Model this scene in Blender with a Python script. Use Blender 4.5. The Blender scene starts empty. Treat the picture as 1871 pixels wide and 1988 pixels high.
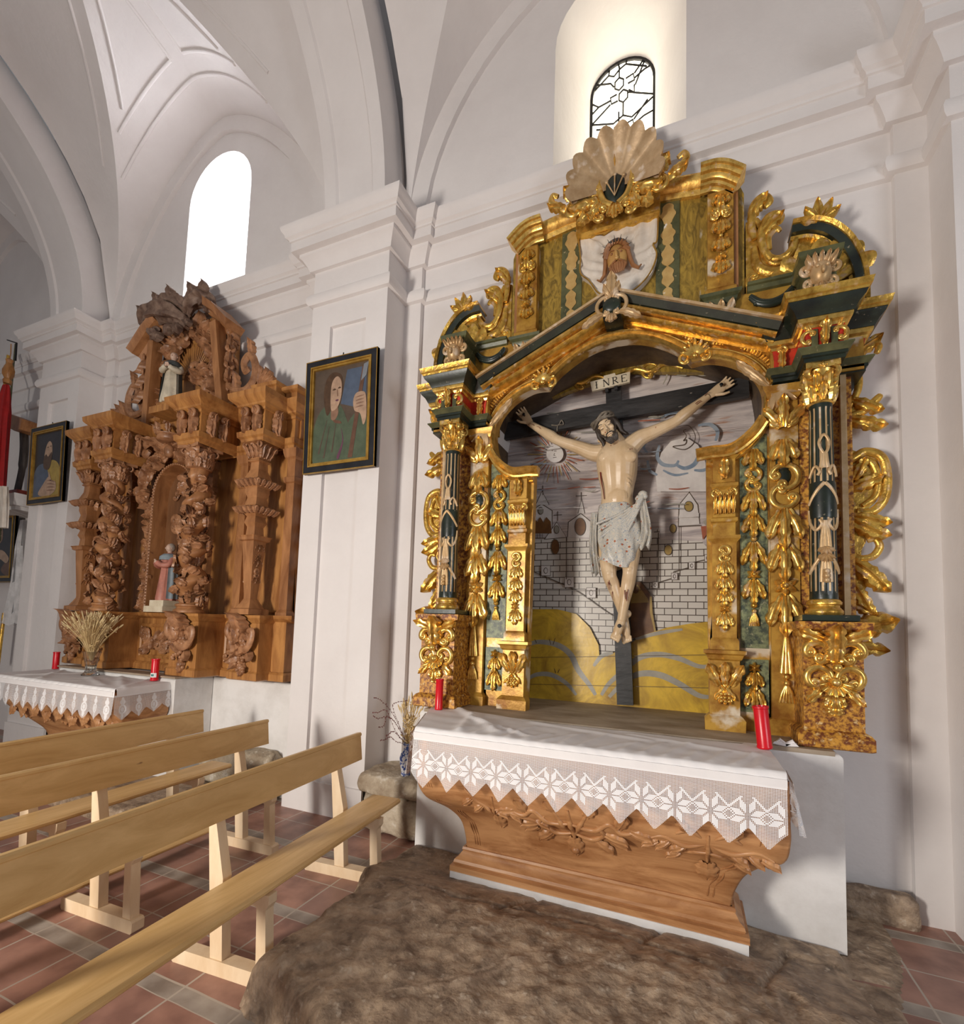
import bpy, bmesh, math, random
from math import sin, cos, pi, sqrt, atan2, radians
from mathutils import Vector, Matrix, noise
from mathutils.geometry import tessellate_polygon
random.seed(7)
S = bpy.context.scene
COL = S.collection

# ------------------------------------------------------------------ camera, world, lights, exposure
CAM_H = 1.6
F_PX, CX, CY = 938.466, 935.5, 1155.926          # focal length and principal point for the 1871x1988 frame
YAW, PITCH, ROLL = radians(-23.122), radians(4.067), radians(1.866)
fwd = Vector((sin(YAW)*cos(PITCH), cos(YAW)*cos(PITCH), sin(PITCH)))
rt0 = Vector((cos(YAW), -sin(YAW), 0)); up0 = rt0.cross(fwd)
RT = cos(ROLL)*rt0 + sin(ROLL)*up0
UP = -sin(ROLL)*rt0 + cos(ROLL)*up0
camd = bpy.data.cameras.new('camera'); cam = bpy.data.objects.new('camera', camd); COL.objects.link(cam)
camd.sensor_fit = 'HORIZONTAL'; camd.sensor_width = 36.0; camd.lens = F_PX/1871*36
camd.shift_y = (CY-994)/1871; camd.clip_start = .05
M = Matrix((RT, UP, -fwd)).transposed().to_4x4(); M.translation = Vector((0, 0, CAM_H)); cam.matrix_world = M
S.camera = cam
def at(px, py, Y):                                # measured point of the photograph on the real plane y = Y -> (x, z)
    d = RT*((px-CX)/F_PX) - UP*((py-CY)/F_PX) + fwd
    t = Y/d.y
    return (d.x*t, CAM_H + d.z*t)
S.view_settings.view_transform = 'Standard'; S.view_settings.look = 'None'
S.view_settings.gamma = 1; S.view_settings.use_curve_mapping = False
S.view_settings.exposure = 0.04
S.cycles.use_denoising = True
S.cycles.max_bounces = 8; S.cycles.diffuse_bounces = 5; S.cycles.transparent_max_bounces = 12

W = bpy.data.worlds.new('world'); S.world = W; W.use_nodes = True
bg = W.node_tree.nodes['Background']; bg.inputs[0].default_value = (.93, .95, 1.0, 1); bg.inputs[1].default_value = .15

def area(name, loc, target, size, power, col=(1, 1, 1), sy=None, spread=None):
    d = bpy.data.lights.new(name, 'AREA'); d.energy = power; d.color = col; d.size = size
    if sy: d.shape = 'RECTANGLE'; d.size_y = sy
    if spread: d.spread = spread
    o = bpy.data.objects.new(name, d); COL.objects.link(o); o.location = loc
    o.rotation_euler = (Vector(target)-Vector(loc)).to_track_quat('-Z', 'Y').to_euler()
    return o
# daylight through the open entrance door in the opposite wall, from the choir side, plus a broad soft lamp high in the nave
area('doorway_daylight', (-3.3, -2.6, 1.7), (-.6, 3.6, 1.6), .7, 285, (1, .935, .85), 1.3)
area('choir_daylight', (4.2, -.6, 2.2), (-2.5, 3.4, .8), 1.0, 75, (.90, .94, 1), 1.6)
area('nave_daylight', (-2.5, -3.2, 5.8), (-2.5, 3.5, 3.0), 5.0, 12, (.90, .93, 1), 2.2)

# ------------------------------------------------------------------ mesh helpers
class MB:
    """collects vertices and faces; build() links them as ONE mesh object"""
    def __init__(s): s.v = []; s.f = []; s.m = []; s.T = None; s.mi = 0
    def add(s, vs, fs, mi=None):
        n = len(s.v)
        s.v += [tuple(s.T @ Vector(p)) for p in vs] if s.T else [tuple(p) for p in vs]
        s.f += [tuple(i+n for i in f) for f in fs]; s.m += [s.mi if mi is None else mi]*len(fs)
    def box(s, a, b, bev=0, mi=None):
        (x0, y0, z0), (x1, y1, z1) = a, b
        if x0 > x1: x0, x1 = x1, x0
        if y0 > y1: y0, y1 = y1, y0
        if z0 > z1: z0, z1 = z1, z0
        s.add([(x0,y0,z0),(x1,y0,z0),(x1,y1,z0),(x0,y1,z0),(x0,y0,z1),(x1,y0,z1),(x1,y1,z1),(x0,y1,z1)],
              [(0,3,2,1),(4,5,6,7),(0,1,5,4),(1,2,6,5),(2,3,7,6),(3,0,4,7)], mi)
    def beam(s, p, q, w, h, up=(0,0,1), taper=1.0, mi=None):
        p = Vector(p); q = Vector(q); d = (q-p).normalized(); u = Vector(up)
        a = d.cross(u).normalized(); b = a.cross(d).normalized()
        vs = []
        for c, k in ((p, 1), (q, taper)):
            for sa, sb in ((-1,-1),(1,-1),(1,1),(-1,1)): vs.append(c+a*sa*w/2*k+b*sb*h/2*k)
        s.add(vs, [(0,3,2,1),(4,5,6,7),(0,1,5,4),(1,2,6,5),(2,3,7,6),(3,0,4,7)], mi)
    def grid(s, rows, closed_u=False, closed_v=False, cap=False, mi=None):
        n = len(rows); k = len(rows[0]); vs = [p for r in rows for p in r]; fs = []
        for i in range(n if closed_v else n-1):
            for j in range(k if closed_u else k-1):
                a = i*k+j; b = i*k+(j+1) % k; c = ((i+1) % n)*k+(j+1) % k; d = ((i+1) % n)*k+j
                fs.append((a, b, c, d))
        if cap: fs.append(tuple(range(k-1, -1, -1))); fs.append(tuple((n-1)*k+j for j in range(k)))
        s.add(vs, fs, mi)
    def tube(s, pts, rad, n=8, flat=1.0, out=(0,-1,0), cap=True, mi=None, ridge=0):
        """tapering tube along pts; flat squashes it towards the out direction; ridge cuts flutes along it"""
        pts = [Vector(p) for p in pts]; N = len(pts); o = Vector(out); rows = []
        for i, p in enumerate(pts):
            d = (pts[min(i+1, N-1)]-pts[max(i-1, 0)])
            if d.length < 1e-9: d = Vector((0,0,1))
            d.normalize(); a = d.cross(o)
            if a.length < 1e-3: a = d.cross(Vector((1, 0, 0.01)))
            a.normalize(); b = a.cross(d).normalized()
            r = rad(i/(N-1)) if callable(rad) else (rad[i] if isinstance(rad, (list, tuple)) else rad)
            row = []
            for j in range(n):
                t = 2*pi*j/n; k = r*(1 + (ridge*cos(t*ridge_n) if ridge else 0)) if False else r
                row.append(p + a*cos(t)*k + b*sin(t)*k*flat)
            rows.append(row)
        s.grid(rows, closed_u=True, cap=cap, mi=mi)
    def lathe(s, prof, c=(0,0,0), n=24, axis='z', mi=None, flute=None, a0=0, a1=2*pi):
        rows = []; full = abs(a1-a0-2*pi) < 1e-6
        for r, h in prof:
            row = []
            for j in range(n if full else n+1):
                t = a0+(a1-a0)*j/n; k = r*(flute(t, h) if flute else 1)
                row.append((c[0]+cos(t)*k, c[1]+sin(t)*k, c[2]+h) if axis == 'z' else
                           (c[0]+cos(t)*k, c[1]-h, c[2]+sin(t)*k))
            rows.append(row)
        s.grid(rows, closed_u=full, cap=full, mi=mi)
    def prism(s, poly, y0, y1, holes=(), plane='xz', mi=None, side_mi=None, back=True):
        """polygon (with holes) in the xz plane thickened from y0 (front) to y1 (back)"""
        P = (lambda a, b, c: (a, c, b)) if plane == 'xz' else ((lambda a, b, c: (a, b, c)) if plane == 'xy' else (lambda a, b, c: (c, a, b)))
        loops = [list(poly)]+[list(h) for h in holes]
        tris = tessellate_polygon([[Vector((a, b, 0)) for a, b in L] for L in loops])
        flat = [p for L in loops for p in L]; n = len(flat)
        s.add([P(a, b, y0) for a, b in flat], [tuple(t) for t in tris], mi)
        if back: s.add([P(a, b, y1) for a, b in flat], [tuple(reversed(t)) for t in tris], mi)
        for L in loops:
            k = len(L)
            s.add([P(a, b, y0) for a, b in L]+[P(a, b, y1) for a, b in L],
                  [(i, (i+1) % k, k+(i+1) % k, k+i) for i in range(k)], mi if side_mi is None else side_mi)
    def sweep(s, path, prof, closed=False, plane='xy', base=0.0, mi=None, flip=1, cap=True, scale=None):
        """profile points (offset in the plane along the left normal, height across it) swept with mitres"""
        N = len(path); rows = []
        for i in range(N):
            p = Vector(path[i]).to_2d()
            a = Vector(path[i-1]).to_2d() if (i > 0 or closed) else None
            b = Vector(path[(i+1) % N]).to_2d() if (i < N-1 or closed) else None
            d1 = (p-a).normalized() if a is not None else None; d2 = (b-p).normalized() if b is not None else None
            if d1 is None: d1 = d2
            if d2 is None: d2 = d1
            n1 = Vector((-d1.y, d1.x)); n2 = Vector((-d2.y, d2.x)); m = (n1+n2)
            if m.length < 1e-6: m = n1
            m.normalize(); k = flip/max(.3, m.dot(n1)); sc = scale(i/(N-1)) if scale else 1
            row = []
            for o, h in prof:
                q = p+m*o*k*sc
                row.append((q.x, q.y, base+h) if plane == 'xy' else (q.x, base-h*sc, q.y))
            rows.append(row)
        s.grid(rows, closed_v=closed, cap=cap and not closed, mi=mi)
    def ball(s, c, r, n=10, m=8, sc=(1,1,1), mi=None):
        rows = []
        for i in range(m+1):
            t = pi*i/m; rows.append([(c[0]+r*sc[0]*sin(t)*cos(2*pi*j/n), c[1]+r*sc[1]*sin(t)*sin(2*pi*j/n), c[2]+r*sc[2]*cos(t)) for j in range(n)])
        s.grid(rows, closed_u=True, mi=mi)
    def build(s, name, mats, parent=None, smooth=35, loc=None, merge=True):
        me = bpy.data.meshes.new(name)
        origin = Vector(loc) if loc else None
        vs = [tuple(Vector(v)-origin) for v in s.v] if origin else s.v
        me.from_pydata(vs, [], s.f)
        if not isinstance(mats, (list, tuple)): mats = [mats]
        for m in mats: me.materials.append(m)
        if len(mats) > 1: me.polygons.foreach_set('material_index', s.m)
        bm = bmesh.new(); bm.from_mesh(me)
        if merge: bmesh.ops.remove_doubles(bm, verts=bm.verts, dist=1e-5)
        bmesh.ops.recalc_face_normals(bm, faces=bm.faces); bm.to_mesh(me); bm.free()
        if smooth:
            me.polygons.foreach_set('use_smooth', [True]*len(me.polygons)); me.set_sharp_from_angle(angle=radians(smooth))
        o = bpy.data.objects.new(name, me); COL.objects.link(o)
        if origin: o.location = origin
        if parent is not None:
            o.parent = parent
            base = Vector((0, 0, 0)); q = parent
            while q is not None: base += q.location; q = q.parent
            o.location = (origin if origin else Vector((0, 0, 0))) - base
        return o

def thing(name, label, cat, loc, group=None):
    o = bpy.data.objects.new(name, None); COL.objects.link(o); o.location = loc; o.empty_display_size = .05
    return tag(o, label, cat, group)
def tag(o, label=None, cat=None, group=None, kind=None):
    if label: o['label'] = label
    if cat: o['category'] = cat
    if group: o['group'] = group
    if kind: o['kind'] = kind
    return o
def struct(o): o['kind'] = 'structure'; return o
def copy_tree(o, parent=None):
    c = o.copy(); COL.objects.link(c)
    if parent is not None: c.parent = parent
    for ch in list(o.children): copy_tree(ch, c)
    return c
def lerp(a, b, t): return a+(b-a)*t
def catmull(P, n=8, closed=False):
    P = [Vector(p) for p in P]; out = []; N = len(P)
    for i in range(N if closed else N-1):
        a, b, c, d = (P[(i-1) % N] if (closed or i > 0) else P[0]), P[i], P[(i+1) % N], (P[(i+2) % N] if (closed or i < N-2) else P[-1])
        for k in range(n):
            t = k/n; out.append(.5*((2*b)+(c-a)*t+(2*a-5*b+4*c-d)*t*t+(3*b-a-3*c+d)*t**3))
    if not closed: out.append(P[-1])
    return out

# ------------------------------------------------------------------ materials
def mat(name, col, rough=.6, metal=0.0, **k):
    """procedural material: two-tone noise colour + bump"""
    m = bpy.data.materials.new(name); m.use_nodes = True; nt = m.node_tree; N = nt.nodes; L = nt.links
    b = N['Principled BSDF']; b.inputs['Roughness'].default_value = rough; b.inputs['Metallic'].default_value = metal
    if 'spec' in k: b.inputs['Specular IOR Level'].default_value = k['spec']
    tc = N.new('ShaderNodeTexCoord'); mp = N.new('ShaderNodeMapping'); L.new(tc.outputs['Object'], mp.inputs[0])
    mp.inputs['Scale'].default_value = k.get('stretch', (1, 1, 1))
    col2 = k.get('col2', tuple(c*.7 for c in col))
    n1 = N.new('ShaderNodeTexNoise'); n1.inputs['Scale'].default_value = k.get('scale', 8); n1.inputs['Detail'].default_value = 8; n1.inputs['Roughness'].default_value = .65
    n1.inputs['Distortion'].default_value = k.get('dist', 0)
    L.new(mp.outputs[0], n1.inputs['Vector'])
    r1 = N.new('ShaderNodeValToRGB'); L.new(n1.outputs[0], r1.inputs[0])
    lo, hi = k.get('range', (.35, .65)); r1.color_ramp.elements[0].position = lo; r1.color_ramp.elements[1].position = hi
    r1.color_ramp.elements[0].color = (*col2, 1); r1.color_ramp.elements[1].color = (*col, 1)
    out = r1.outputs[0]
    if 'col3' in k:
        n3 = N.new('ShaderNodeTexNoise'); n3.inputs['Scale'].default_value = k.get('scale3', 20); n3.inputs['Detail'].default_value = 6
        L.new(mp.outputs[0], n3.inputs['Vector']); r3 = N.new('ShaderNodeValToRGB'); L.new(n3.outputs[0], r3.inputs[0])
        a, c = k.get('range3', (.6, .7)); r3.color_ramp.elements[0].position = a; r3.color_ramp.elements[1].position = c
        mx = N.new('ShaderNodeMix'); mx.data_type = 'RGBA'; L.new(r3.outputs[0], mx.inputs[0]); L.new(out, mx.inputs[6]); mx.inputs[7].default_value = (*k['col3'], 1); out = mx.outputs[2]
        if metal > 0:
            mm = N.new('ShaderNodeMath'); mm.operation = 'MULTIPLY_ADD'; L.new(r3.outputs[0], mm.inputs[0]); mm.inputs[1].default_value = -metal; mm.inputs[2].default_value = metal; L.new(mm.outputs[0], b.inputs['Metallic'])
    L.new(out, b.inputs['Base Color'])
    if k.get('bump', .1):
        n2 = N.new('ShaderNodeTexNoise'); n2.inputs['Scale'].default_value = k.get('bscale', 40); n2.inputs['Detail'].default_value = 6; L.new(mp.outputs[0], n2.inputs['Vector'])
        bp = N.new('ShaderNodeBump'); bp.inputs['Strength'].default_value = k.get('bump', .1); bp.inputs['Distance'].default_value = k.get('bdist', .01)
        L.new(n2.outputs[0], bp.inputs['Height']); L.new(bp.outputs[0], b.inputs['Normal'])
    if 'subsurf' in k: b.inputs['Subsurface Weight'].default_value = k['subsurf']
    if 'alpha' in k: b.inputs['Alpha'].default_value = k['alpha']
    if 'trans' in k: b.inputs['Transmission Weight'].default_value = k['trans']
    return m
def emis(name, col, st):
    m = bpy.data.materials.new(name); m.use_nodes = True; b = m.node_tree.nodes['Principled BSDF']
    b.inputs['Base Color'].default_value = (*col, 1); b.inputs['Emission Color'].default_value = (*col, 1); b.inputs['Emission Strength'].default_value = st; b.inputs['Roughness'].default_value = .3
    return m
plaster = mat('white_plaster', (.79,.755,.74), .9, col2=(.72,.68,.665), scale=1.3, range=(.3,.7), bump=.22, bscale=14, bdist=.015)
plaster_w = mat('plinth_plaster', (.80,.78,.76), .9, col2=(.62,.59,.56), scale=2.5, range=(.3,.6), bump=.3, bscale=12, bdist=.015)
M_ = {}
M_['gold'] = mat('gold_leaf', (.80,.50,.10), .32, .72, col2=(.34,.16,.02), scale=16, range=(.30,.60), col3=(.50,.32,.17), scale3=22, range3=(.56,.70), bump=.5, bscale=35, bdist=.008)
M_['gold_br'] = mat('bright_gold', (.92,.60,.16), .28, .78, col2=(.46,.23,.035), scale=24, range=(.28,.60), col3=(.60,.42,.26), scale3=22, range3=(.6,.74), bump=.2, bscale=50, bdist=.004)
M_['tan_gilt'] = mat('faded_tan_gilding', (.58,.41,.24), .4, .25, col2=(.36,.22,.10), scale=8, range=(.3,.65), col3=(.70,.58,.46), scale3=14, range3=(.6,.75), bump=.25, bscale=40, bdist=.005)
M_['cut'] = mat('flat_yellow_gilding', (.62,.42,.16), .45, .1, col2=(.48,.29,.09), scale=9, col3=(.8,.74,.66), scale3=9, range3=(.66,.70), bump=.05)
M_['gold_pale'] = mat('worn_pale_gold', (.66,.47,.27), .42, .35, col2=(.46,.28,.11), scale=7, range=(.3,.65), col3=(.74,.62,.50), scale3=12, range3=(.55,.75), bump=.2, bscale=40, bdist=.005)
M_['marble_gold'] = mat('ochre_marbling', (.42,.27,.045), .4, .1, col2=(.15,.095,.018), scale=6, range=(.36,.62), stretch=(2.4,1,1), dist=2.5, col3=(.66,.64,.56), scale3=3.2, range3=(.60,.68), bump=.12, spec=.4)
M_['ochre'] = mat('worn_ochre_gilding', (.58,.33,.055), .38, .3, col2=(.27,.105,.012), scale=7, range=(.34,.6), col3=(.66,.56,.42), scale3=5, range3=(.58,.66), bump=.15)
M_['speckle'] = mat('speckled_bole', (.62,.30,.04), .45, .1, col2=(.16,.04,.01), scale=42, range=(.42,.58), col3=(.72,.50,.22), scale3=30, range3=(.6,.7), bump=.1)
M_['green_marble'] = mat('green_marbling', (.25,.28,.14), .45, 0, col2=(.05,.065,.045), scale=26, range=(.4,.62), col3=(.55,.5,.32), scale3=30, range3=(.62,.72), bump=.1)
M_['dkgreen'] = mat('dark_green_lacquer', (.026,.036,.022), .32, 0, col2=(.010,.013,.011), scale=6, bump=.05, col3=(.22,.19,.13), scale3=40, range3=(.68,.72))
M_['olive'] = mat('olive_lacquer', (.13,.13,.055), .35, 0, col2=(.05,.055,.025), scale=8, col3=(.45,.36,.2), scale3=30, range3=(.66,.72), bump=.08)
M_['red'] = mat('red_lacquer', (.62,.045,.02), .35, 0, col2=(.36,.02,.01), scale=10, bump=.05)
M_['veil'] = mat('painted_veil', (.80,.74,.66), .5, 0, col2=(.64,.55,.45), scale=5, bump=.1)
M_['wood_dk'] = mat('carved_pine', (.46,.215,.085), .45, 0, col2=(.20,.075,.025), scale=7, range=(.3,.65), stretch=(1,1,.25), dist=1, bump=.2, bscale=30, bdist=.006)
M_['wood_carv'] = mat('dusty_carving', (.47,.235,.115), .42, 0, col2=(.15,.055,.02), scale=10, range=(.3,.65), bump=.3, bscale=30, bdist=.008)
M_['wood_or'] = mat('orange_pine', (.50,.235,.07), .42, 0, col2=(.235,.085,.022), scale=6, range=(.32,.62), stretch=(1.5,1,.2), dist=1.2, bump=.15, bscale=30)
M_['front'] = mat('altar_front_pine', (.58,.30,.13), .4, 0, col2=(.30,.12,.04), scale=6, range=(.3,.62), stretch=(.3,1,1.6), dist=1.5, col3=(.16,.06,.03), scale3=4, range3=(.68,.76), bump=.15, bscale=30)
M_['bench'] = mat('bench_pine', (.70,.46,.20), .42, 0, col2=(.52,.31,.11), scale=7, range=(.3,.65), stretch=(2.2,.25,1), dist=1, col3=(.10,.04,.02), scale3=9, range3=(.74,.77), bump=.06)
M_['bench_lt'] = mat('pale_bench_pine', (.76,.60,.41), .5, 0, col2=(.62,.44,.26), scale=7, range=(.3,.65), stretch=(1,1,.3), bump=.06)
M_['linen'] = mat('white_linen', (.86,.83,.82), .8, 0, col2=(.80,.77,.765), scale=4, bump=.25, bscale=9, bdist=.01)
M_['skin'] = mat('painted_flesh', (.74,.56,.36), .32, 0, col2=(.60,.41,.22), scale=5, range=(.3,.65), col3=(.34,.10,.05), scale3=24, range3=(.71,.74), bump=.05)
M_['hair'] = mat('dark_painted_hair', (.075,.06,.05), .5, 0, col2=(.03,.02,.015), scale=12, stretch=(1,1,.3), bump=.5, bscale=50)
M_['crown'] = mat('worn_grey_crown', (.26,.22,.17), .6, 0, col2=(.10,.08,.06), scale=14, bump=.5, bscale=50)
M_['blackwood'] = mat('black_painted_wood', (.035,.032,.032), .5, 0, col2=(.012,.011,.011), scale=12, stretch=(.3,1,1), col3=(.4,.35,.3), scale3=34, range3=(.70,.74), bump=.4, bscale=24, bdist=.01)
M_['redwax'] = mat('red_candle_plastic', (.72,.008,.02), .3, 0, col2=(.6,.005,.015), scale=5, bump=0, subsurf=.2)
M_['stone'] = mat('worn_stone', (.44,.32,.215), .6, 0, col2=(.13,.085,.055), scale=9, range=(.34,.64), col3=(.46,.37,.28), scale3=26, range3=(.60,.72), bump=1.0, bscale=13, bdist=.03)
M_['stone_lt'] = mat('pale_rough_stone', (.52,.44,.33), .85, 0, col2=(.28,.21,.14), scale=6, range=(.35,.65), col3=(.62,.56,.48), scale3=12, range3=(.6,.7), bump=1.0, bscale=14, bdist=.03)
M_['blackframe'] = mat('black_frame', (.02,.02,.025), .35, 0, col2=(.01,.01,.012), scale=6, bump=.05)
M_['goldframe'] = mat('gilt_frame_fillet', (.55,.33,.07), .35, .5, col2=(.36,.19,.03), scale=12, bump=.1)
M_['iron'] = mat('iron', (.03,.028,.027), .5, .6, bump=.1)
M_['straw'] = mat('dried_straw', (.74,.57,.30), .7, 0, col2=(.55,.38,.16), scale=20, bump=0)
M_['berry'] = mat('dark_red_berries', (.14,.025,.02), .5, 0, bump=0)
M_['cream'] = mat('cream_board', (.74,.66,.5), .6, 0, col2=(.6,.5,.35), scale=10)
M_['ink'] = mat('black_lettering', (.03,.025,.02), .6, 0, bump=0)
# ------------------------------------------------------------------ the room
YW, YS, YP_ = 3.71, 3.66, 3.375          # wall plane, thin strip plane, pier face
BAYS = [(-11.58, -7.88), (-7.01, -3.28), (-2.44, 1.38), (2.25, 6.0)]
def superarc(xc, a, z0, h, p, n=28):
    """points of an arch from its right foot over the top to its left foot"""
    out = []
    for i in range(n+1):
        t = pi*i/n; c, s_ = cos(t), sin(t)
        out.append((xc+a*math.copysign(abs(c)**(2/p), c), z0+h*abs(s_)**(2/p)))
    return out
ARCP = [1.55, 1.55, 1.8, 1.8]
def win_loop(xc, r, zb, zs, n=16):
    L = [(xc-r, zb), (xc+r, zb)]
    for i in range(n+1):
        t = pi*i/n; L.append((xc+r*cos(t), zs+r*sin(t)))
    return L
wins = [(-5.17, .52, 5.47, 6.70, -5.3, .32, 5.75, 6.75, .95), (-.54, .52, 5.47, 6.62, -.585, .30, 5.62, 6.78, .62)]
outer_w = [win_loop(w[0], w[1], w[2], w[3]) for w in wins]
NICHE = [(-1.58, 1.0), (.50, 1.0), (.52, 3.0), (.53, 3.3), (.50, 3.55), (.05, 3.74), (-.3, 3.86), (-.68, 3.86), (-1.03, 3.74), (-1.50, 3.55), (-1.56, 3.2), (-1.58, 3.0)]
mb = MB()
mb.prism([(-13, -.1), (7, -.1), (7, 8.9), (-13, 8.9)], YW, YW+.02, holes=outer_w+[NICHE], back=False)
for w, lo in zip(wins, outer_w):
    inner = win_loop(w[4], w[5], w[6], w[7]); rows = []
    for k in (0, .15, .85, 1):
        rows.append([(lerp(a[0], b[0], k), YW+w[8]*k, lerp(a[1], b[1], k)) for a, b in zip(lo, inner)])
    mb.grid(rows, closed_u=True)
    mb.grid([[(x, YW+w[8], z) for x, z in inner], [(x, YW+w[8]+.12, z) for x, z in inner]], closed_u=True)
# the niche behind the crucifix
mb.grid([[(x, y, z) for x, z in NICHE] for y in (YW, 4.25)], closed_u=True); mb.prism(NICHE, 4.25, 4.27, back=False)
struct(mb.build('wall_back', plaster, smooth=40))
# strips and blind arches framing every bay
mb = MB()
for (x0, x1), p in zip(BAYS, ARCP):
    xc = (x0+x1)/2; a = (x1-x0)/2-.17
    arc = superarc(xc, a, 5.42, 2.03 if p < 1.7 else 1.95, p)
    poly = [(x0-.05, 8.8), (x0-.05, 0), (xc-a, 0)] + list(reversed(arc)) + [(xc+a, 0), (x1+.05, 0), (x1+.05, 8.8)]
    mb.prism(poly, YS, YW+.01, back=False)
struct(mb.build('trim_1', plaster, smooth=30))
# piers with sunk panels
def pier(i, x0, x1):
    mb = MB(); a = .22; d = .035
    mb.prism([(x0, 0), (x1, 0), (x1, 5.3), (x0, 5.3)], YP_, YW+.01, holes=[[(x0+a, .42), (x1-a, .42), (x1-a, 4.36), (x0+a, 4.36)]], back=False)
    mb.box((x0+a-.01, YP_+d, .4), (x1-a+.01, YP_+d+.05, 4.4))
    mb.box((x0-.0, YP_-.025, 0), (x1, YP_+.02, .26))
    struct(mb.build('trim_%d' % i, plaster, smooth=0))
pier(2, -12.45, -11.58); pier(3, -7.88, -7.01); pier(4, -3.28, -2.44); pier(5, 1.38, 2.25)
# cornice all along wall, strips and piers
CORN = [(-.02,4.585),(.03,4.60),(.045,4.62),(.05,4.66),(.035,4.70),(-.02,4.705),(-.02,4.935),(.035,4.935),(.04,4.955),(.055,4.985),(.085,5.03),(.105,5.045),(.105,5.075),(.16,5.08),(.16,5.165),(.172,5.17),(.175,5.185),(.20,5.20),(.205,5.225),(.225,5.25),(.235,5.275),(.235,5.295),(-.02,5.33)]
path = []
for k, (x0, x1) in enumerate(BAYS):
    path += [(x0, YP_), (x0, YS), (x0+.18, YS), (x0+.18, YW), (x1-.18, YW), (x1-.18, YS), (x1, YS), (x1, YP_)]
mb = MB(); mb.sweep(path, CORN, plane='xy', flip=-1)
struct(mb.build('trim_6', plaster, smooth=35))

# vault
YC, BV, RV, ZV = .55, 3.11, 2.85, 5.45
def zm(y): return ZV + RV*sqrt(max(0, 1-((y-YC)/BV)**2))
def zc(x, y, xc, a, p, H):
    return ZV + (H + .22*(YS-y))*max(0, 1-min(1, abs((x-xc)/a))**p)**(1/p)
def crease(x, xc, a, p, H):
    lo, hi = YC, YS
    if zc(x, lo, xc, a, p, H) > zm(lo): return lo
    for _ in range(40):
        m = (lo+hi)/2
        if zc(x, m, xc, a, p, H) > zm(m): hi = m
        else: lo = m
    return hi
vault = MB(); rib = MB()
def ribbon(pts, w=.036, d=.016):
    rib.tube(pts, w/2, 6)
for (x0, x1), p in zip(BAYS, ARCP):
    xc = (x0+x1)/2; a = (x1-x0)/2; H = 2.17 if p < 1.7 else 2.1; xs = [xc - a*cos(pi*i/48) for i in range(49)]
    cr = [crease(x, xc, a, p, H) for x in xs]
    vault.grid([[(x, lerp(c, YS+.02, t/10), zc(x, lerp(c, YS, t/10), xc, a, p, H)) for x, c in zip(xs, cr)] for t in range(11)])
    vault.grid([[(x, lerp(-.9, c, t/22), zm(lerp(-.9, c, t/22))) for x, c in zip(xs, cr)] for t in range(23)])
    def L(x, y): return (x, y, zc(x, y, xc, a, p, H)-.002)
    for yy in (3.28, 3.08):
        seg = [L(x, yy) for x in [xc-a*cos(pi*i/60) for i in range(61)] if crease(x, xc, a, p, H) < yy-.06]
        if yy < 3.2: h = [q for q in seg if q[0] < xc-.09]; ribbon(h); ribbon([q for q in seg if q[0] > xc+.09])
        else: ribbon(seg)
    for s_ in (-1, 1):
        ribbon([L(xc+s_*.09, lerp(3.08, crease(xc, xc, a, p, H)+.2, k/10)) for k in range(11)])
        g = []
        for i in range(24):
            x = xc+s_*lerp(.25, a*.93, i/23); c = crease(x, xc, a, p, H)
            g.append((x, c, 0))
        gi = [L(q[0]-s_*.12, min(q[1]+.06, 3.2)) for q in g if q[1] < 2.98]
        if len(gi) > 1: ribbon(gi)
        gm = [(min(max(q[0]+s_*.11, x0+.1), x1-.1), q[1]-.1) for q in g]
        gm = [(x, y, zm(y)-.002) for x, y in gm if y < 3.2 and x0+.12 < x < x1-.12]
        if len(gm) > 1: ribbon(gm)
struct(vault.build('ceiling', plaster, smooth=22))
struct(rib.build('trim_7', plaster, smooth=60))
# transverse arches on the piers
for i, (x0, x1) in enumerate([(-12.37, -11.66), (-7.80, -7.09), (-3.20, -2.52), (1.46, 2.17)]):
    mb = MB(); pts = []
    for k in range(40):
        t = (pi*.62)*k/39; pts.append((.62+2.75*cos(t), 5.42+2.58*sin(t)))
    pts = [(3.37, 5.29)]+pts
    w = x1-x0
    prof = [(-.34, 0), (0, 0), (0, .13), (-.02, .15), (-.02, w-.15), (0, w-.13), (0, w), (-.34, w)]
    rows = []
    for k, (y, z) in enumerate(pts):
        a_ = Vector(pts[max(k-1, 0)]); b_ = Vector(pts[min(k+1, len(pts)-1)]); d = (b_-a_).normalized(); n = Vector((-d.y, d.x))
        rows.append([(x0+h, y+n.x*o, z+n.y*o) for o, h in prof])
    mb.grid(rows); struct(mb.build('trim_%d' % (8+i), plaster, smooth=40))

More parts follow.
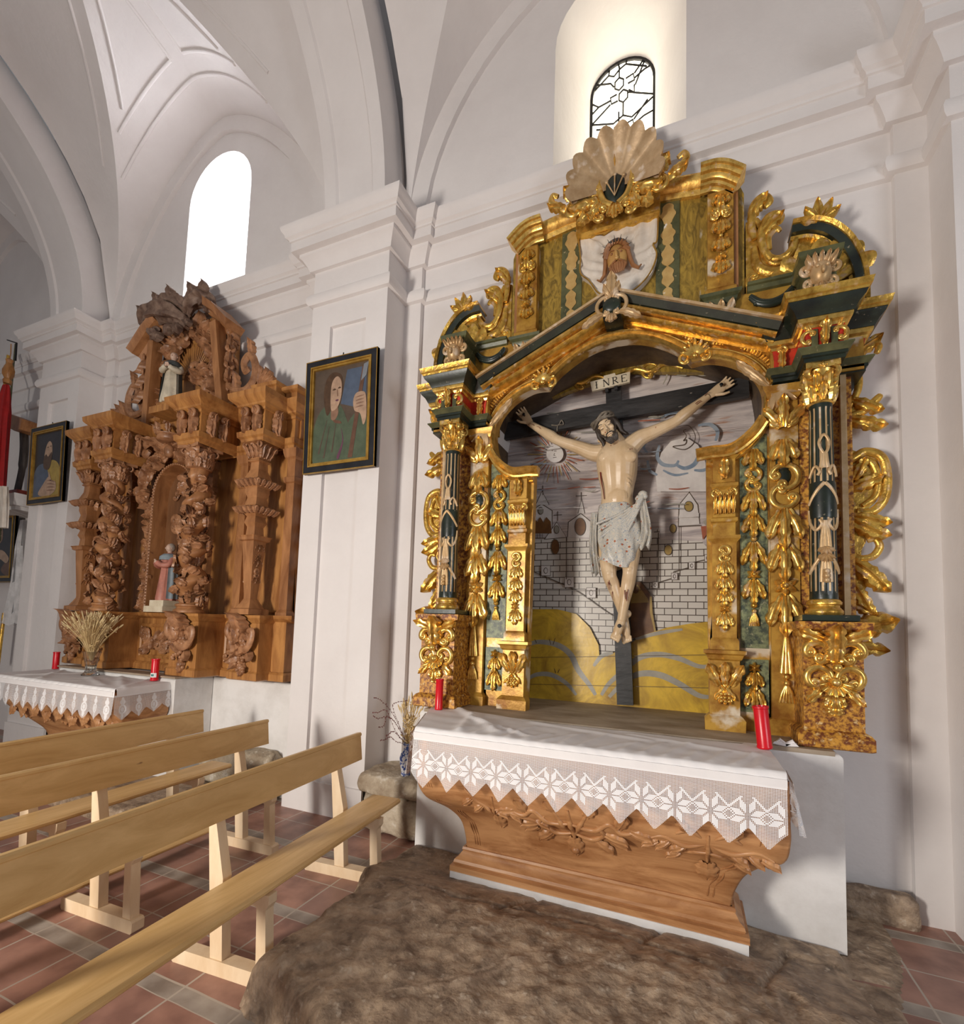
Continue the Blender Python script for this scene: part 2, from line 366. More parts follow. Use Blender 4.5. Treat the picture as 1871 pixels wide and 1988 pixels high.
# floor: terracotta tiles with grey stone bands
fm = bpy.data.materials.new('terracotta_tiles'); fm.use_nodes = True; nt = fm.node_tree; N = nt.nodes; Lk = nt.links; B = N['Principled BSDF']
tc = N.new('ShaderNodeTexCoord'); sp = N.new('ShaderNodeSeparateXYZ'); Lk.new(tc.outputs['Object'], sp.inputs[0])
def mnode(op, a, b=None, c=None):
    n = N.new('ShaderNodeMath'); n.operation = op
    for i, q in enumerate((a, b, c)):
        if q is None: continue
        if isinstance(q, (int, float)): n.inputs[i].default_value = q
        else: Lk.new(q, n.inputs[i])
    return n.outputs[0]
wob = N.new('ShaderNodeTexNoise'); wob.inputs['Scale'].default_value = 2.0; Lk.new(tc.outputs['Object'], wob.inputs['Vector'])
X = mnode('ADD', sp.outputs[0], mnode('MULTIPLY_ADD', wob.outputs[0], .03, -.015)); Y = mnode('ADD', sp.outputs[1], mnode('MULTIPLY_ADD', wob.outputs[0], .03, -.015))
def pp(v, off, per): return mnode('MODULO', mnode('ADD', v, -off+per*40), per)
yb = pp(Y, 1.485, .65)                              # 0..085 band, then two tiles
xb = pp(X, -1.69, .335)
band = mnode('LESS_THAN', yb, .085)
xband = mnode('LESS_THAN', mnode('ABSOLUTE', mnode('ADD', X, 1.655)), .045)
band = mnode('MAXIMUM', band, xband)
def near(v, c, w): return mnode('LESS_THAN', mnode('ABSOLUTE', mnode('SUBTRACT', v, c)), w)
jt = mnode('MAXIMUM', mnode('MAXIMUM', near(yb, .0, .005), near(yb, .085, .005)), mnode('MAXIMUM', near(yb, .3675, .004), near(xb, .006, .005)))
cell = N.new('ShaderNodeCombineXYZ'); Lk.new(mnode('FLOOR', mnode('DIVIDE', mnode('ADD', X, 1.69), .335)), cell.inputs[0]); Lk.new(mnode('FLOOR', mnode('DIVIDE', mnode('ADD', Y, -1.57+.0), .325)), cell.inputs[1])
wn = N.new('ShaderNodeTexWhiteNoise'); wn.noise_dimensions = '2D'; Lk.new(cell.outputs[0], wn.inputs['Vector'])
n1 = N.new('ShaderNodeTexNoise'); n1.inputs['Scale'].default_value = 5; n1.inputs['Detail'].default_value = 8; Lk.new(tc.outputs['Object'], n1.inputs['Vector'])
def ramp(src, a, b, pa=.35, pb=.65):
    r = N.new('ShaderNodeValToRGB'); r.color_ramp.elements[0].position = pa; r.color_ramp.elements[1].position = pb
    r.color_ramp.elements[0].color = (*a, 1); r.color_ramp.elements[1].color = (*b, 1); Lk.new(src, r.inputs[0]); return r.outputs[0]
def mix(f, a, b):
    n = N.new('ShaderNodeMix'); n.data_type = 'RGBA'
    if isinstance(f, float): n.inputs[0].default_value = f
    else: Lk.new(f, n.inputs[0])
    for i, q in ((6, a), (7, b)):
        if isinstance(q, tuple): n.inputs[i].default_value = (*q, 1)
        else: Lk.new(q, n.inputs[i])
    return n.outputs[2]
terr = mix(mnode('MULTIPLY', wn.outputs[0], .6), ramp(n1.outputs[0], (.19,.085,.06), (.44,.23,.165)), (.27,.155,.13))
stn = ramp(n1.outputs[0], (.20,.16,.13), (.40,.35,.30))
Lk.new(mix(jt, mix(band, terr, stn), (.42,.36,.30)), B.inputs['Base Color']); B.inputs['Roughness'].default_value = .42
bpn = N.new('ShaderNodeBump'); bpn.inputs['Strength'].default_value = .35; bpn.inputs['Distance'].default_value = .01
Lk.new(mnode('SUBTRACT', n1.outputs[0], mnode('MULTIPLY', jt, .5)), bpn.inputs['Height']); Lk.new(bpn.outputs[0], B.inputs['Normal'])
mb = MB(); mb.box((-13, -4.5, -.12), (7, 3.75, 0)); struct(mb.build('floor', fm, smooth=0))

# entrance wall behind the viewer with its open door (only its light is seen)
mb = MB(); mb.prism([(-5.4, 0), (-5.4, 3.2), (-.6, 3.2), (-.6, 0), (-2.75, 0), (-2.75, 2.7), (-3.85, 2.7), (-3.85, 0)], -2.85, -3.05)
struct(mb.build('wall_front', plaster, smooth=0))

# windows: glass with lead cames
glass = emis('daylit_glass', (1, .93, .74), 5.0)
glass_l = emis('daylit_glass_cool', (.90, .94, 1), 26.0)
def window(i, w, g, cames):
    t = bpy.data.objects.new('window_%d' % i, None); COL.objects.link(t); t['kind'] = 'structure'; t.location = (w[4], YW+w[8], w[6])
    mb = MB(); mb.prism(win_loop(w[4], w[5]-.005, w[6], w[7]), YW+w[8]+.05, YW+w[8]+.06); mb.build('glass', g, t)
    L = win_loop(w[4], w[5]-.012, w[6]+.012, w[7]); mb = MB()
    mb.sweep(L, [(-.012, 0), (.012, 0), (.012, .02), (-.012, .02)], closed=True, plane='xz', base=YW+w[8]+.05); mb.build('window_frame', M_['iron'], t)
    if cames:
        mb = MB(); Y = YW+w[8]+.045; xc = w[4]; r = w[5]-.01
        def ln(*pts):
            mb.tube([(xc+a, Y, b) for a, b in pts], .0085, 5)
        zs = w[7]
        for z0 in (zs-.05, zs-.52):      # hexagon pair with small squares, repeated
            def hexa(cx, cz, s_): ln(*[(cx+s_*.7*sin(pi/3*k), cz+s_*cos(pi/3*k)) for k in range(7)])
            hexa(-.03, z0+.12, .065); hexa(.01, z0-.02, .065)
            ln((.03, z0+.15), (.10, z0+.17), (.11, z0+.10), (.05, z0+.09)); ln((-.04, z0-.05), (-.10, z0-.06), (-.11, z0+.01), (-.05, z0+.02))
            ln((-.03, z0+.185), (-.03, z0+.30)); ln((.01, z0-.085), (.01, z0-.22)); ln((.11, z0+.12), (.20, z0+.17), (.285, z0+.19)); ln((-.11, z0-.02), (-.22, z0-.04), (-.285, z0+.02))
            ln((.06, z0+.02), (.11, z0-.03), (.285, z0-.12)); ln((.05, z0+.0), (.11, z0-.03), (.11, z0+.05)); ln((-.08, z0+.11), (-.11, z0+.16), (-.24, z0+.2)); ln((.01, z0-.22), (-.08, z0-.27), (-.285, z0-.2)); ln((.01, z0-.22), (.09, z0-.27), (.285, z0-.14)); ln((-.11, z0-.06), (-.285, z0-.2)); ln((-.22, z0-.04), (-.285, z0-.09)); ln((.11, z0+.17), (.23, z0+.32))
        ln((-.03, zs+.22), (-.08, zs+.17), (-.13, zs+.2), (-.12, zs+.26)); ln((-.03, zs+.22), (.03, zs+.25), (.04, zs+.29)); ln((.03, zs+.25), (.22, zs+.14)); ln((-.03, zs+.22), (-.04, zs+.29)); ln((-.13, zs+.2), (-.26, zs+.1)); ln((.12, zs+.0), (.2, zs+.21))
        mb.build('lead_cames', M_['iron'], t)
    return t
window(1, wins[0], glass_l, False); window(2, wins[1], glass, True)

# stone platform, rough and rounded at its rim
def in_poly_dist(x, y, P):
    d = 9; ins = False; n = len(P)
    for i in range(n):
        (ax, ay), (bx, by) = P[i], P[(i+1) % n]
        if (ay > y) != (by > y) and x < (bx-ax)*(y-ay)/(by-ay)+ax: ins = not ins
        t = max(0, min(1, ((x-ax)*(bx-ax)+(y-ay)*(by-ay))/((bx-ax)**2+(by-ay)**2)))
        d = min(d, math.hypot(x-ax-t*(bx-ax), y-ay-t*(by-ay)))
    return d if ins else -d
PL = [(-1.72, 1.60), (-1.68, 2.42), (-1.83, 2.50), (-1.80, 3.13), (.70, 3.13), (.74, 3.66), (1.02, 3.69), (1.0, 3.22), (.86, 2.80), (.85, 1.2), (.3, .9), (-.9, 1.15), (-1.25, 1.45)]
mb = MB(); rows = []; nx, ny = 190, 170
for j in range(ny+1):
    row = []
    for i in range(nx+1):
        x = lerp(-1.95, 1.12, i/nx); y = lerp(.85, 3.70, j/ny)
        d = in_poly_dist(x, y, PL) + .018*noise.noise(Vector((x*7, y*7, 0))); e = max(0, min(1, d/.07))
        back = max(0, min(1, (y-2.35)/.5)); top = lerp(.20, .085, back) if x < .7 else .06
        top -= .05*max(0, min(1, (x-.1)/.7))
        h = top*(1-(1-e)**2.2)
        h += e*(.022*noise.noise(Vector((x*6, y*6, 1.3)))+.012*noise.noise(Vector((x*17, y*17, 4)))+.006*noise.noise(Vector((x*40, y*40, 9)))) * (1.0 if y < 2.45 else .35)
        for (a_, b_, c_, d_) in ((-1.7,2.42,-1.1,2.46), (-1.1,2.46,-.5,2.56), (-.5,2.56,.4,2.42), (-.9,2.45,-.75,2.75), (-.2,2.5,-.1,2.8), (.3,2.45,.45,2.9), (.45,2.9,.9,2.95)):
            t = max(0, min(1, ((x-a_)*(c_-a_)+(y-b_)*(d_-b_))/((c_-a_)**2+(d_-b_)**2))); q = math.hypot(x-a_-t*(c_-a_), y-b_-t*(d_-b_))
            h -= e*.022*max(0, 1-q/.022)
        row.append((x, y, max(-.01, h) if d > -.01 else -.01))
    rows.append(row)
mb.grid(rows); o = mb.build('stone_platform', M_['stone'], smooth=60)
nt = M_['stone'].node_tree; N = nt.nodes; Lk = nt.links; B = N['Principled BSDF']; src = B.inputs['Base Color'].links[0].from_socket      # pale mortar between the slabs
tcs = [n for n in N if n.type == 'TEX_COORD'][0]; wn_ = N.new('ShaderNodeTexNoise'); wn_.inputs['Scale'].default_value = 3.5; wn_.inputs['Detail'].default_value = 5; nt.links.new(tcs.outputs['Object'], wn_.inputs['Vector'])
vm = N.new('ShaderNodeVectorMath'); vm.operation = 'MULTIPLY_ADD'; nt.links.new(wn_.outputs[1], vm.inputs[0]); vm.inputs[1].default_value = (.22, .22, 0); nt.links.new(tcs.outputs['Object'], vm.inputs[2])
sq_ = N.new('ShaderNodeVectorMath'); sq_.operation = 'MULTIPLY'; nt.links.new(vm.outputs[0], sq_.inputs[0]); sq_.inputs[1].default_value = (1, 1.5, 0)
vo = N.new('ShaderNodeTexVoronoi'); vo.feature = 'DISTANCE_TO_EDGE'; vo.inputs['Scale'].default_value = 2.1; nt.links.new(sq_.outputs[0], vo.inputs['Vector'])
mr = N.new('ShaderNodeMapRange'); mr.inputs[1].default_value = .004; mr.inputs[2].default_value = .022; mr.inputs[3].default_value = .45; mr.inputs[4].default_value = 0; nt.links.new(vo.outputs['Distance'], mr.inputs[0])
nt.links.new(mix(mr.outputs[0], src, (.46, .34, .24)), B.inputs['Base Color'])
tag(o, 'rough brown stone platform step on the tiled floor below the gilded altar', 'stone step')
# plastered blocks behind the altar tables
def block(name, x0, x1, y0, zt, label, r=.03, z0=0, y1=3.68):
    mb = MB(); n = 26
    for (xa, xb, ya, yb) in ((x0, x1, y0, y1),):
        prof = []
        for k in range(7):
            t = pi/2*k/6; prof.append((r-r*cos(t)*1, -r+r*sin(t)))
        pth = [(xb, yb), (xb, ya+.0), (xa, ya), (xa, yb)]
        rows = [[(x, y, z0) for x, y in pth]]
        for kk, (o_, dz) in enumerate(prof):
            rows.append([(xb-o_, yb, zt+dz), (xb-o_, ya+o_, zt+dz), (xa+o_, ya+o_, zt+dz), (xa+o_, yb, zt+dz)])
        mb.grid(rows); mb.add(rows[-1], [(0, 1, 2, 3)])
    o = mb.build(name, plaster_w, smooth=50); return tag(o, label, 'plinth')
block('masonry_plinth', -1.78, .745, 3.10, 1.012, 'white plastered block carrying the gilded altarpiece, behind the wide altar front', z0=.02)
block('masonry_plinth', -6.30, -4.42, 3.10, 1.045, 'white plastered block behind the left altar table', z0=.0, y1=3.495)
block('masonry_plinth', -6.95, -3.38, 3.50, 1.04, 'white plastered block under the brown carved altarpiece, set back against the wall', z0=.0)
# stone ledges in the corners
def rock(name, x0, x1, y0, y1, z0, z1, mt, label, cat='stone ledge', seed=0, amp=.02):
    mb = MB(); bm = bmesh.new(); bmesh.ops.create_cube(bm, size=1); bmesh.ops.subdivide_edges(bm, edges=bm.edges, cuts=13, use_grid_fill=True)
    for v in bm.verts:
        p = Vector((lerp(x0, x1, v.co.x+.5), lerp(y0, y1, v.co.y+.5), lerp(z0, z1, v.co.z+.5)))
        q = v.co*2; m_ = max(abs(q.x)**6+abs(q.y)**6+abs(q.z)**6, 1)**(1/6)
        c = Vector(((x0+x1)/2, (y0+y1)/2, (z0+z1)/2)); p = c+(p-c)/m_
        nn = noise.noise_vector(p*6+Vector((seed, 0, 0)))*amp+noise.noise_vector(p*16+Vector((seed, 3, 0)))*amp*.5; nn.y = min(nn.y, amp*.4) if y1 > 3.5 else nn.y
        v.co = p+nn
    vs = [tuple(v.co) for v in bm.verts]; fs = [tuple(v.index for v in f.verts) for f in bm.faces]; mb.add(vs, fs); bm.free()
    o = mb.build(name, mt, smooth=60); return tag(o, label, cat)
rock('stone_ledge', -2.40, -1.80, 3.19, 3.64, .30, .46, M_['stone_lt'], 'flat stone slab carrying the blue and white vase, between pier and gilded altar', seed=2)
rock('stone_footing', -2.38, -1.80, 3.23, 3.64, .0, .31, M_['stone_lt'], 'rough yellowish stone footing under the slab with the vase', 'stone', seed=5, amp=.03)
rock('stone_footing', -4.35, -3.42, 3.30, 3.62, .0, .42, M_['stone_lt'], 'grey rubble stone footing beside the left altar, seen behind the benches', 'stone', seed=9, amp=.035)
rock('stone_kerb', -6.9, -3.55, 2.45, 3.25, -.03, .13, M_['stone'], 'grey stone step under the left altar table', 'stone step', seed=14, amp=.02)
rock('loose_stone', .84, 1.00, 2.35, 2.50, -.01, .10, M_['stone_lt'], 'small loose tan stone on the red tiles at lower right', 'stone', seed=21, amp=.012)
rock('stone_footing', .78, 1.20, 3.56, 3.66, -.02, .17, M_['stone'], 'low brown masonry footing at the wall right of the gilded altar', 'stone', seed=25, amp=.015)
# ------------------------------------------------------------------ benches
def bench(x, y, ang, label, kneeler=False, y0=-2.35, y1=1.18):
    """origin at the foot of the middle frame; +x is the sitting side, the length runs along y"""
    t = thing('church_bench', label, 'bench', (x, y, 0), 'long pine benches in rows')
    def fin(mb, name, mt): o = mb.build(name, mt, t, smooth=30); o.location = (0, 0, 0); return o
    def bevbox(mb, a, b, r=.012):
        (x0_, ya, z0_), (x1_, yb, z1_) = a, b
        prof = [(x0_+r, z0_), (x1_-r, z0_), (x1_, z0_+r), (x1_, z1_-r), (x1_-r, z1_), (x0_+r, z1_), (x0_, z1_-r), (x0_, z0_+r)]
        mb.prism(prof, ya, yb)
    T = Matrix.Rotation(ang, 4, 'Z')
    mb = MB(); mb.T = T; bevbox(mb, (-.10, y0, .395), (.125, y1+.03, .43)); fin(mb, 'seat', M_['bench'])
    mb = MB(); lean = .115
    mb.T = T @ Matrix.Translation((-.186, 0, .665)) @ Matrix.Rotation(-lean, 4, 'Y')
    prof = [(-.013, 0), (.013, 0), (.013, .16), (.019, .165), (.020, .178), (.013, .186), (-.013, .186), (-.020, .178), (-.019, .165), (-.013, .16)]
    mb.prism(prof, y0, y1); fin(mb, 'backrest', M_['bench'])
    for fy in (-.94, 0, .94):
        mb = MB(); mb.T = T; bevbox(mb, (-.40, fy-.032, 0), (.17, fy+.032, .065), .01); fin(mb, 'foot_rail', M_['bench_lt'])
        mb = MB(); mb.T = T
        mb.prism([(-.175, .065), (-.105, .065), (-.13, .36), (-.13, .42), (-.225, .80), (-.25, .80), (-.205, .36)], fy-.025, fy+.025); fin(mb, 'rear_leg', M_['bench_lt'])
        mb = MB(); mb.T = T
        mb.prism([(.085, .065), (.14, .065), (.12, .33), (.135, .355), (.135, .395), (.04, .395), (.04, .36), (.07, .33)], fy-.025, fy+.025); fin(mb, 'front_leg', M_['bench_lt'])
        mb = MB(); mb.T = T; mb.box((-.15, fy-.022, .335), (.075, fy+.022, .395)); fin(mb, 'seat_bearer', M_['bench_lt'])
    if kneeler:
        mb = MB(); mb.T = T; bevbox(mb, (-.47, y0, .075), (-.37, .98, .10), .008); fin(mb, 'kneeler', M_['bench'])
    return t
bench(-1.835, 1.71, radians(4.5), 'pine bench nearest the viewer, its seat crossing the lower left', y0=-1.9)
bench(-2.76, 1.71, radians(2.5), 'pine bench in the middle row with a low kneeler board at its feet', True, y0=-1.4)
bench(-3.50, 1.73, radians(4), 'pine bench farthest from the viewer, before the left altar table', y0=-1.2, y1=1.2)

# ------------------------------------------------------------------ lace material (filet crochet)
def lace(name, period, x0, ztop, motif='star'):
    m = bpy.data.materials.new(name); m.use_nodes = True; nt = m.node_tree; N_ = nt.nodes; L = nt.links; B = N_['Principled BSDF']
    B.inputs['Base Color'].default_value = (.86, .84, .84, 1); B.inputs['Roughness'].default_value = .85
    uv = N_.new('ShaderNodeUVMap'); sp = N_.new('ShaderNodeSeparateXYZ'); L.new(uv.outputs[0], sp.inputs[0])
    def mn(op, a, b=None):
        n = N_.new('ShaderNodeMath'); n.operation = op
        for i, q in enumerate((a, b)):
            if q is None: continue
            if isinstance(q, (int, float)): n.inputs[i].default_value = q
            else: L.new(q, n.inputs[i])
        return n.outputs[0]
    c = period/24.0
    U = mn('MULTIPLY', mn('ADD', mn('FLOOR', mn('DIVIDE', sp.outputs[0], c)), .5), c) if motif == 'star' else sp.outputs[0]
    V = mn('MULTIPLY', mn('ADD', mn('FLOOR', mn('DIVIDE', sp.outputs[1], c)), .5), c) if motif == 'star' else sp.outputs[1]
    fu = mn('FRACT', mn('DIVIDE', sp.outputs[0], c)); fv = mn('FRACT', mn('DIVIDE', sp.outputs[1], c))
    hole = mn('MULTIPLY', mn('GREATER_THAN', fu, .31), mn('GREATER_THAN', fv, .31))
    a = mn('ABSOLUTE', mn('SUBTRACT', mn('MULTIPLY', mn('FRACT', mn('DIVIDE', U, period)), period), period/2))
    if motif == 'star':
        zc_ = .145; b = mn('ABSOLUTE', mn('SUBTRACT', V, zc_))
        mx = mn('MAXIMUM', a, b); my = mn('MINIMUM', a, b); R = period*.48; g = c*.55
        petal = mn('MULTIPLY', mn('MULTIPLY', mn('GREATER_THAN', my, g), mn('LESS_THAN', my, R*.42)), mn('MULTIPLY', mn('GREATER_THAN', mn('SUBTRACT', mx, my), g), mn('LESS_THAN', mn('SUBTRACT', mx, my), R*.58)))
        ai = mn('SUBTRACT', period/2, a); up = mn('SUBTRACT', zc_, V)      # chevrons over the gaps
        ch = mn('MULTIPLY', mn('LESS_THAN', mn('ABSOLUTE', mn('SUBTRACT', mn('SUBTRACT', up, .028), mn('MULTIPLY', ai, 1.0))), c*1.0), mn('MULTIPLY', mn('GREATER_THAN', up, .03), mn('LESS_THAN', up, .085)))
        dd = mn('ADD', ai, b); dm = mn('MULTIPLY', mn('LESS_THAN', mn('ABSOLUTE', mn('SUBTRACT', dd, .022)), c*.8), 1.0)
        solid = mn('MAXIMUM', mn('MAXIMUM', petal, ch), dm)
    else:
        b = mn('SUBTRACT', V, .11)
        def ell(bc, ra, rb, lo, hi):
            q = mn('ADD', mn('POWER', mn('DIVIDE', a, ra), 2.0), mn('POWER', mn('DIVIDE', mn('ABSOLUTE', mn('SUBTRACT', b, bc)), rb), 2.0)); return mn('MULTIPLY', mn('GREATER_THAN', q, lo), mn('LESS_THAN', q, hi))
        solid = mn('MAXIMUM', mn('MAXIMUM', ell(.01, .033, .042, .35, 1.0), ell(.01, .015, .02, -1, 1.0)), mn('MAXIMUM', ell(-.05, .024, .022, -1, 1.0), ell(.062, .012, .03, -1, 1.0)))
        solid = mn('MAXIMUM', solid, ell(-.075, .012, .016, -1, 1.0))
    edge = mn('LESS_THAN', mn('FRACT', mn('MULTIPLY', sp.outputs[2], 1.0)), 0.0)
    hole = mn('MULTIPLY', hole, mn('LESS_THAN', solid, .5))
    hole = mn('MULTIPLY', hole, mn('GREATER_THAN', V, .014))
    L.new(mn('SUBTRACT', 1.0, mn('MULTIPLY', hole, 1.0)), B.inputs['Alpha'])
    return m
lace_star = lace('filet_lace_stars', .148, 0, 0); lace_flor = lace('filet_lace_flowers', .152, 0, 0, 'flor')

def cloth(name, label, x0, x1, yf, yb, zt, drop, mt, nper, per, side, folds, xskew=0.0, seed=0, sag=None, shl=0.0):
    """altar cloth: linen sheet over the table, linen band, and a lace border with a zigzag hem"""
    t = thing(name, label, 'altar cloth', ((x0+x1)/2, yf, zt))
    mb = MB(); rows = []
    nx, ny = 120, 34
    def ztop(x, y):
        z = zt+.012+.004*noise.noise(Vector((x*6+seed, y*9, 0)))
        for (fx, fy, gx, gy, hh, ww) in folds:
            d = Vector((gx-fx, gy-fy)); k = max(0, min(1, ((x-fx)*d.x+(y-fy)*d.y)/d.length_squared)); q = math.hypot(x-fx-k*d.x, y-fy-k*d.y)
            z += hh*math.exp(-(q/ww)**2)
        return z
    def ybk(x): return yb + (sag(x) if sag else 0)
    for j in range(ny+1):
        k = j/ny; row = []
        for i in range(nx+1):
            x = lerp(x0, x1, i/nx); y = lerp(yf, ybk(x), k); x -= shl*(y-yf)*(1-i/nx); row.append((x+xskew*(y-yf), y, ztop(x, y)))
        rows.append(row)
    front = []
    for dz, dy, dx_ in ((.006, -.010, .004), (.022, -.016, .012), (.055, -.02, .018)):
        front.append([(lerp(x0, x1, i/nx)+(dx_ if side else 0)*max(0, i/nx-.97)/.03, yf+dy+.003*sin(i*1.1), zt+.012-dz) for i in range(nx+1)])
    mb.grid(list(reversed(front))+rows)
    if side:
        sidep = []
        for dz, dx in ((.0, .0), (.02, .012), (.055, .018)):
            sidep.append([(x1+xskew*(lerp(yf, ybk(x1), j/ny)-yf)+dx, lerp(yf, ybk(x1), j/ny), (ztop(x1, lerp(yf, ybk(x1), j/ny)) if dz == 0 else zt+.012-dz)) for j in range(ny+1)])
        mb.grid(sidep)
    mb.build('linen_top', M_['linen'], t, smooth=60)
    # lace: rows from the band to the zigzag hem
    def lacepiece(P, n, zstart, dropf, uvoff=0, name='lace_border'):
        me = MB(); rows = []; uvs = []
        for j in range(9):
            row = []; 
            for i in range(n+1):
                x, y, outx, outy = P(i/n); u = i/n*P.length; dz = dropf(u)*j/8
                wv = .006*sin(u*23+seed)*j/8+.004*sin(u*61)*j/8
                row.append((x+outx*(wv+.012*j/8), y+outy*(wv+.012*j/8), zstart-dz)); uvs.append((u+uvoff, dz))
            rows.append(row)
        me.grid(rows); o = me.build(name, mt, t, smooth=60, merge=False)
        ul = o.data.uv_layers.new(name='UVMap')
        for lp in o.data.loops: ul.data[lp.index].uv = uvs[lp.vertex_index]
        return o
    class Pf:
        length = x1-x0
        def __call__(s, k): return (lerp(x0, x1+(.018 if side else 0), k), yf-.02, 0, -1)
    zs = zt+.012-.055
    def hem(u):
        f = (u/per+.0) % 1.0; w = 1-abs(f-.5)*2
        return drop+ (.085*w if drop > .15 else .07*w)
    lacepiece(Pf(), nper*16, zs, hem)
    if side:
        class Ps:
            length = (side)
            def __call__(s, k): return (x1+.018+xskew*(k*side-.02), yf-.02+k*side, 1, 0)
        lacepiece(Ps(), 60, zs, lambda u: hem(u)*(1-.25*u/side), uvoff=nper*per)
    # hem ribbon of white piping between linen and lace
    mb = MB(); mb.box((x0, yf-.025, zs-.004), (x1, yf-.018, zs+.03)); mb.build('hem_band', M_['linen'], t, smooth=0)
    return t
zcl = 1.012
fo = [(-1.35,3.1,-1.2,2.55,.012,.03), (-1.6,3.3,-1.0,2.62,.016,.03), (-1.3,2.9,-.8,2.6,.012,.02)]
for k in range(16): xx = -1.2+k*.1; fo.append((xx, 2.54, xx+.05+.03*(k % 3), 2.72+.05*(k % 4), .008, .018))
fo += [(-.9,3.0,-.2,2.85,.008,.03), (-.3,2.95,.3,2.8,.008,.03)]
cloth('altar_cloth', 'white altar cloth with star-patterned crochet lace on the near altar table', -1.46, .395, 2.50, 3.06, zcl, .19, lace_star, 12, .155, 0, fo, seed=1, shl=.40, sag=lambda x: .22*max(0, (-.7-x))*1.2-.02+(.05 if x > .3 else 0))
# the lace falling round both ends
def endlace(parent_name, xa, xb, y0, y1, zt, d0, d1, mt, sgn):
    me = MB(); rows = []; uvs = []
    for j in range(9):
        row = []
        for i in range(41):
            k = i/40; y = lerp(y0, y1, k); x = xa+(xb-xa)*k; f = (k*2.0) % 1; dz = (lerp(d0, d1, k)+.05*(1-abs(f-.5)*2))*j/8
            row.append((x+sgn*(.02+.03*sin(k*9)*j/8+.02*j/8), y, zt-dz)); uvs.append((k*abs(y1-y0), dz))
        rows.append(row)
    me.grid(rows); o = me.build('lace_border', mt, parent_name, smooth=60, merge=False)
    ul = o.data.uv_layers.new(name='UVMap')
    for lp in o.data.loops: ul.data[lp.index].uv = uvs[lp.vertex_index]
ac = [o for o in COL.objects if o.name == 'altar_cloth'][0]
endlace(ac, .398, .41, 2.48, 2.74, .985, .21, .12, lace_star, 1); endlace(ac, -1.462, -1.80, 2.48, 3.30, .99, .24, .30, lace_star, -1)
mb = MB()
for a_ in (.0, 2.4): mb.tube([(.49, 3.12, 1.03), (.49+.035*cos(a_), 3.12+.02*sin(a_), 1.05), (.49+.06*cos(a_+.3), 3.12, 1.035), (.49, 3.12, 1.03)], .012, 6)
mb.build('ribbon_bow', M_['linen'], ac)
fo2 = [(-6.2,3.2,-5.6,2.62,.012,.03), (-5.6,3.2,-6.0,2.62,.012,.03), (-5.1,3.1,-4.5,2.7,.012,.04), (-4.7,3.15,-4.4,2.65,.012,.03), (-5.3,2.9,-4.7,2.65,.01,.04)]
cloth('altar_cloth', 'white altar cloth with flower-patterned lace on the left altar table', -6.35, -4.37, 2.56, 3.16, 1.0, .15, lace_flor, 13, .152, .62, fo2, xskew=-.22, seed=4)

# ------------------------------------------------------------------ altar tables: swelling pine fronts
def altar_front(name, label, prof, yback, mt, base_z, carve):
    """prof: (x left, x right, y front, z) from top to bottom"""
    xm = (prof[0][0]+prof[0][1])/2
    t = thing(name, label, 'altar', (xm, prof[0][2], 0))
    P = catmull([Vector((a, b, c)).to_4d() if False else Vector((a, b, c)) for a, b, c, d in prof], 5); Z = catmull([Vector((d, 0, 0)) for a, b, c, d in prof], 5)
    rows = []
    for p, z in zip(P, Z):
        r = .012; rows.append([(p.x, yback, z.x), (p.x, p.z+r, z.x), (p.x+r, p.z, z.x)]+[(lerp(p.x+r, p.y-r, k/20), p.z, z.x) for k in range(1, 20)]+[(p.y-r, p.z, z.x), (p.y, p.z+r, z.x), (p.y, yback, z.x)])
    mb = MB(); mb.grid(rows); mb.build('front_panel', mt, t, smooth=50)
    a, b, c, d = prof[-1]
    mb = MB(); H = d-base_z
    pr = [(0, H), (.012, H), (.016, H*.9), (.012, H*.82), (.02, H*.75), (.03, H*.6), (.05, H*.5), (.055, H*.38), (.05, H*.3), (.07, H*.25), (.07, 0), (0, 0)]
    mb.sweep([(a, yback), (a, c), (b, c), (b, yback)], pr, plane='xy', base=base_z, flip=-1); mb.build('base_moulding', mt, t, smooth=30)
    mb = MB(); mb.box((prof[0][0]+.01, prof[0][2]+.02, prof[0][3]-.0), (prof[0][1]-.05, yback, prof[0][3]+.035)); mb.build('table_board', M_['wood_dk'], t, smooth=0)
    carve(t, prof)
    return t
def surf_y(prof, z):
    for (a, b, c, d), (a2, b2, c2, d2) in zip(prof, prof[1:]):
        if d2 <= z <= d: k = (d-z)/(d-d2); k = k*k*(3-2*k); return lerp(c, c2, k)
    return prof[-1][2]
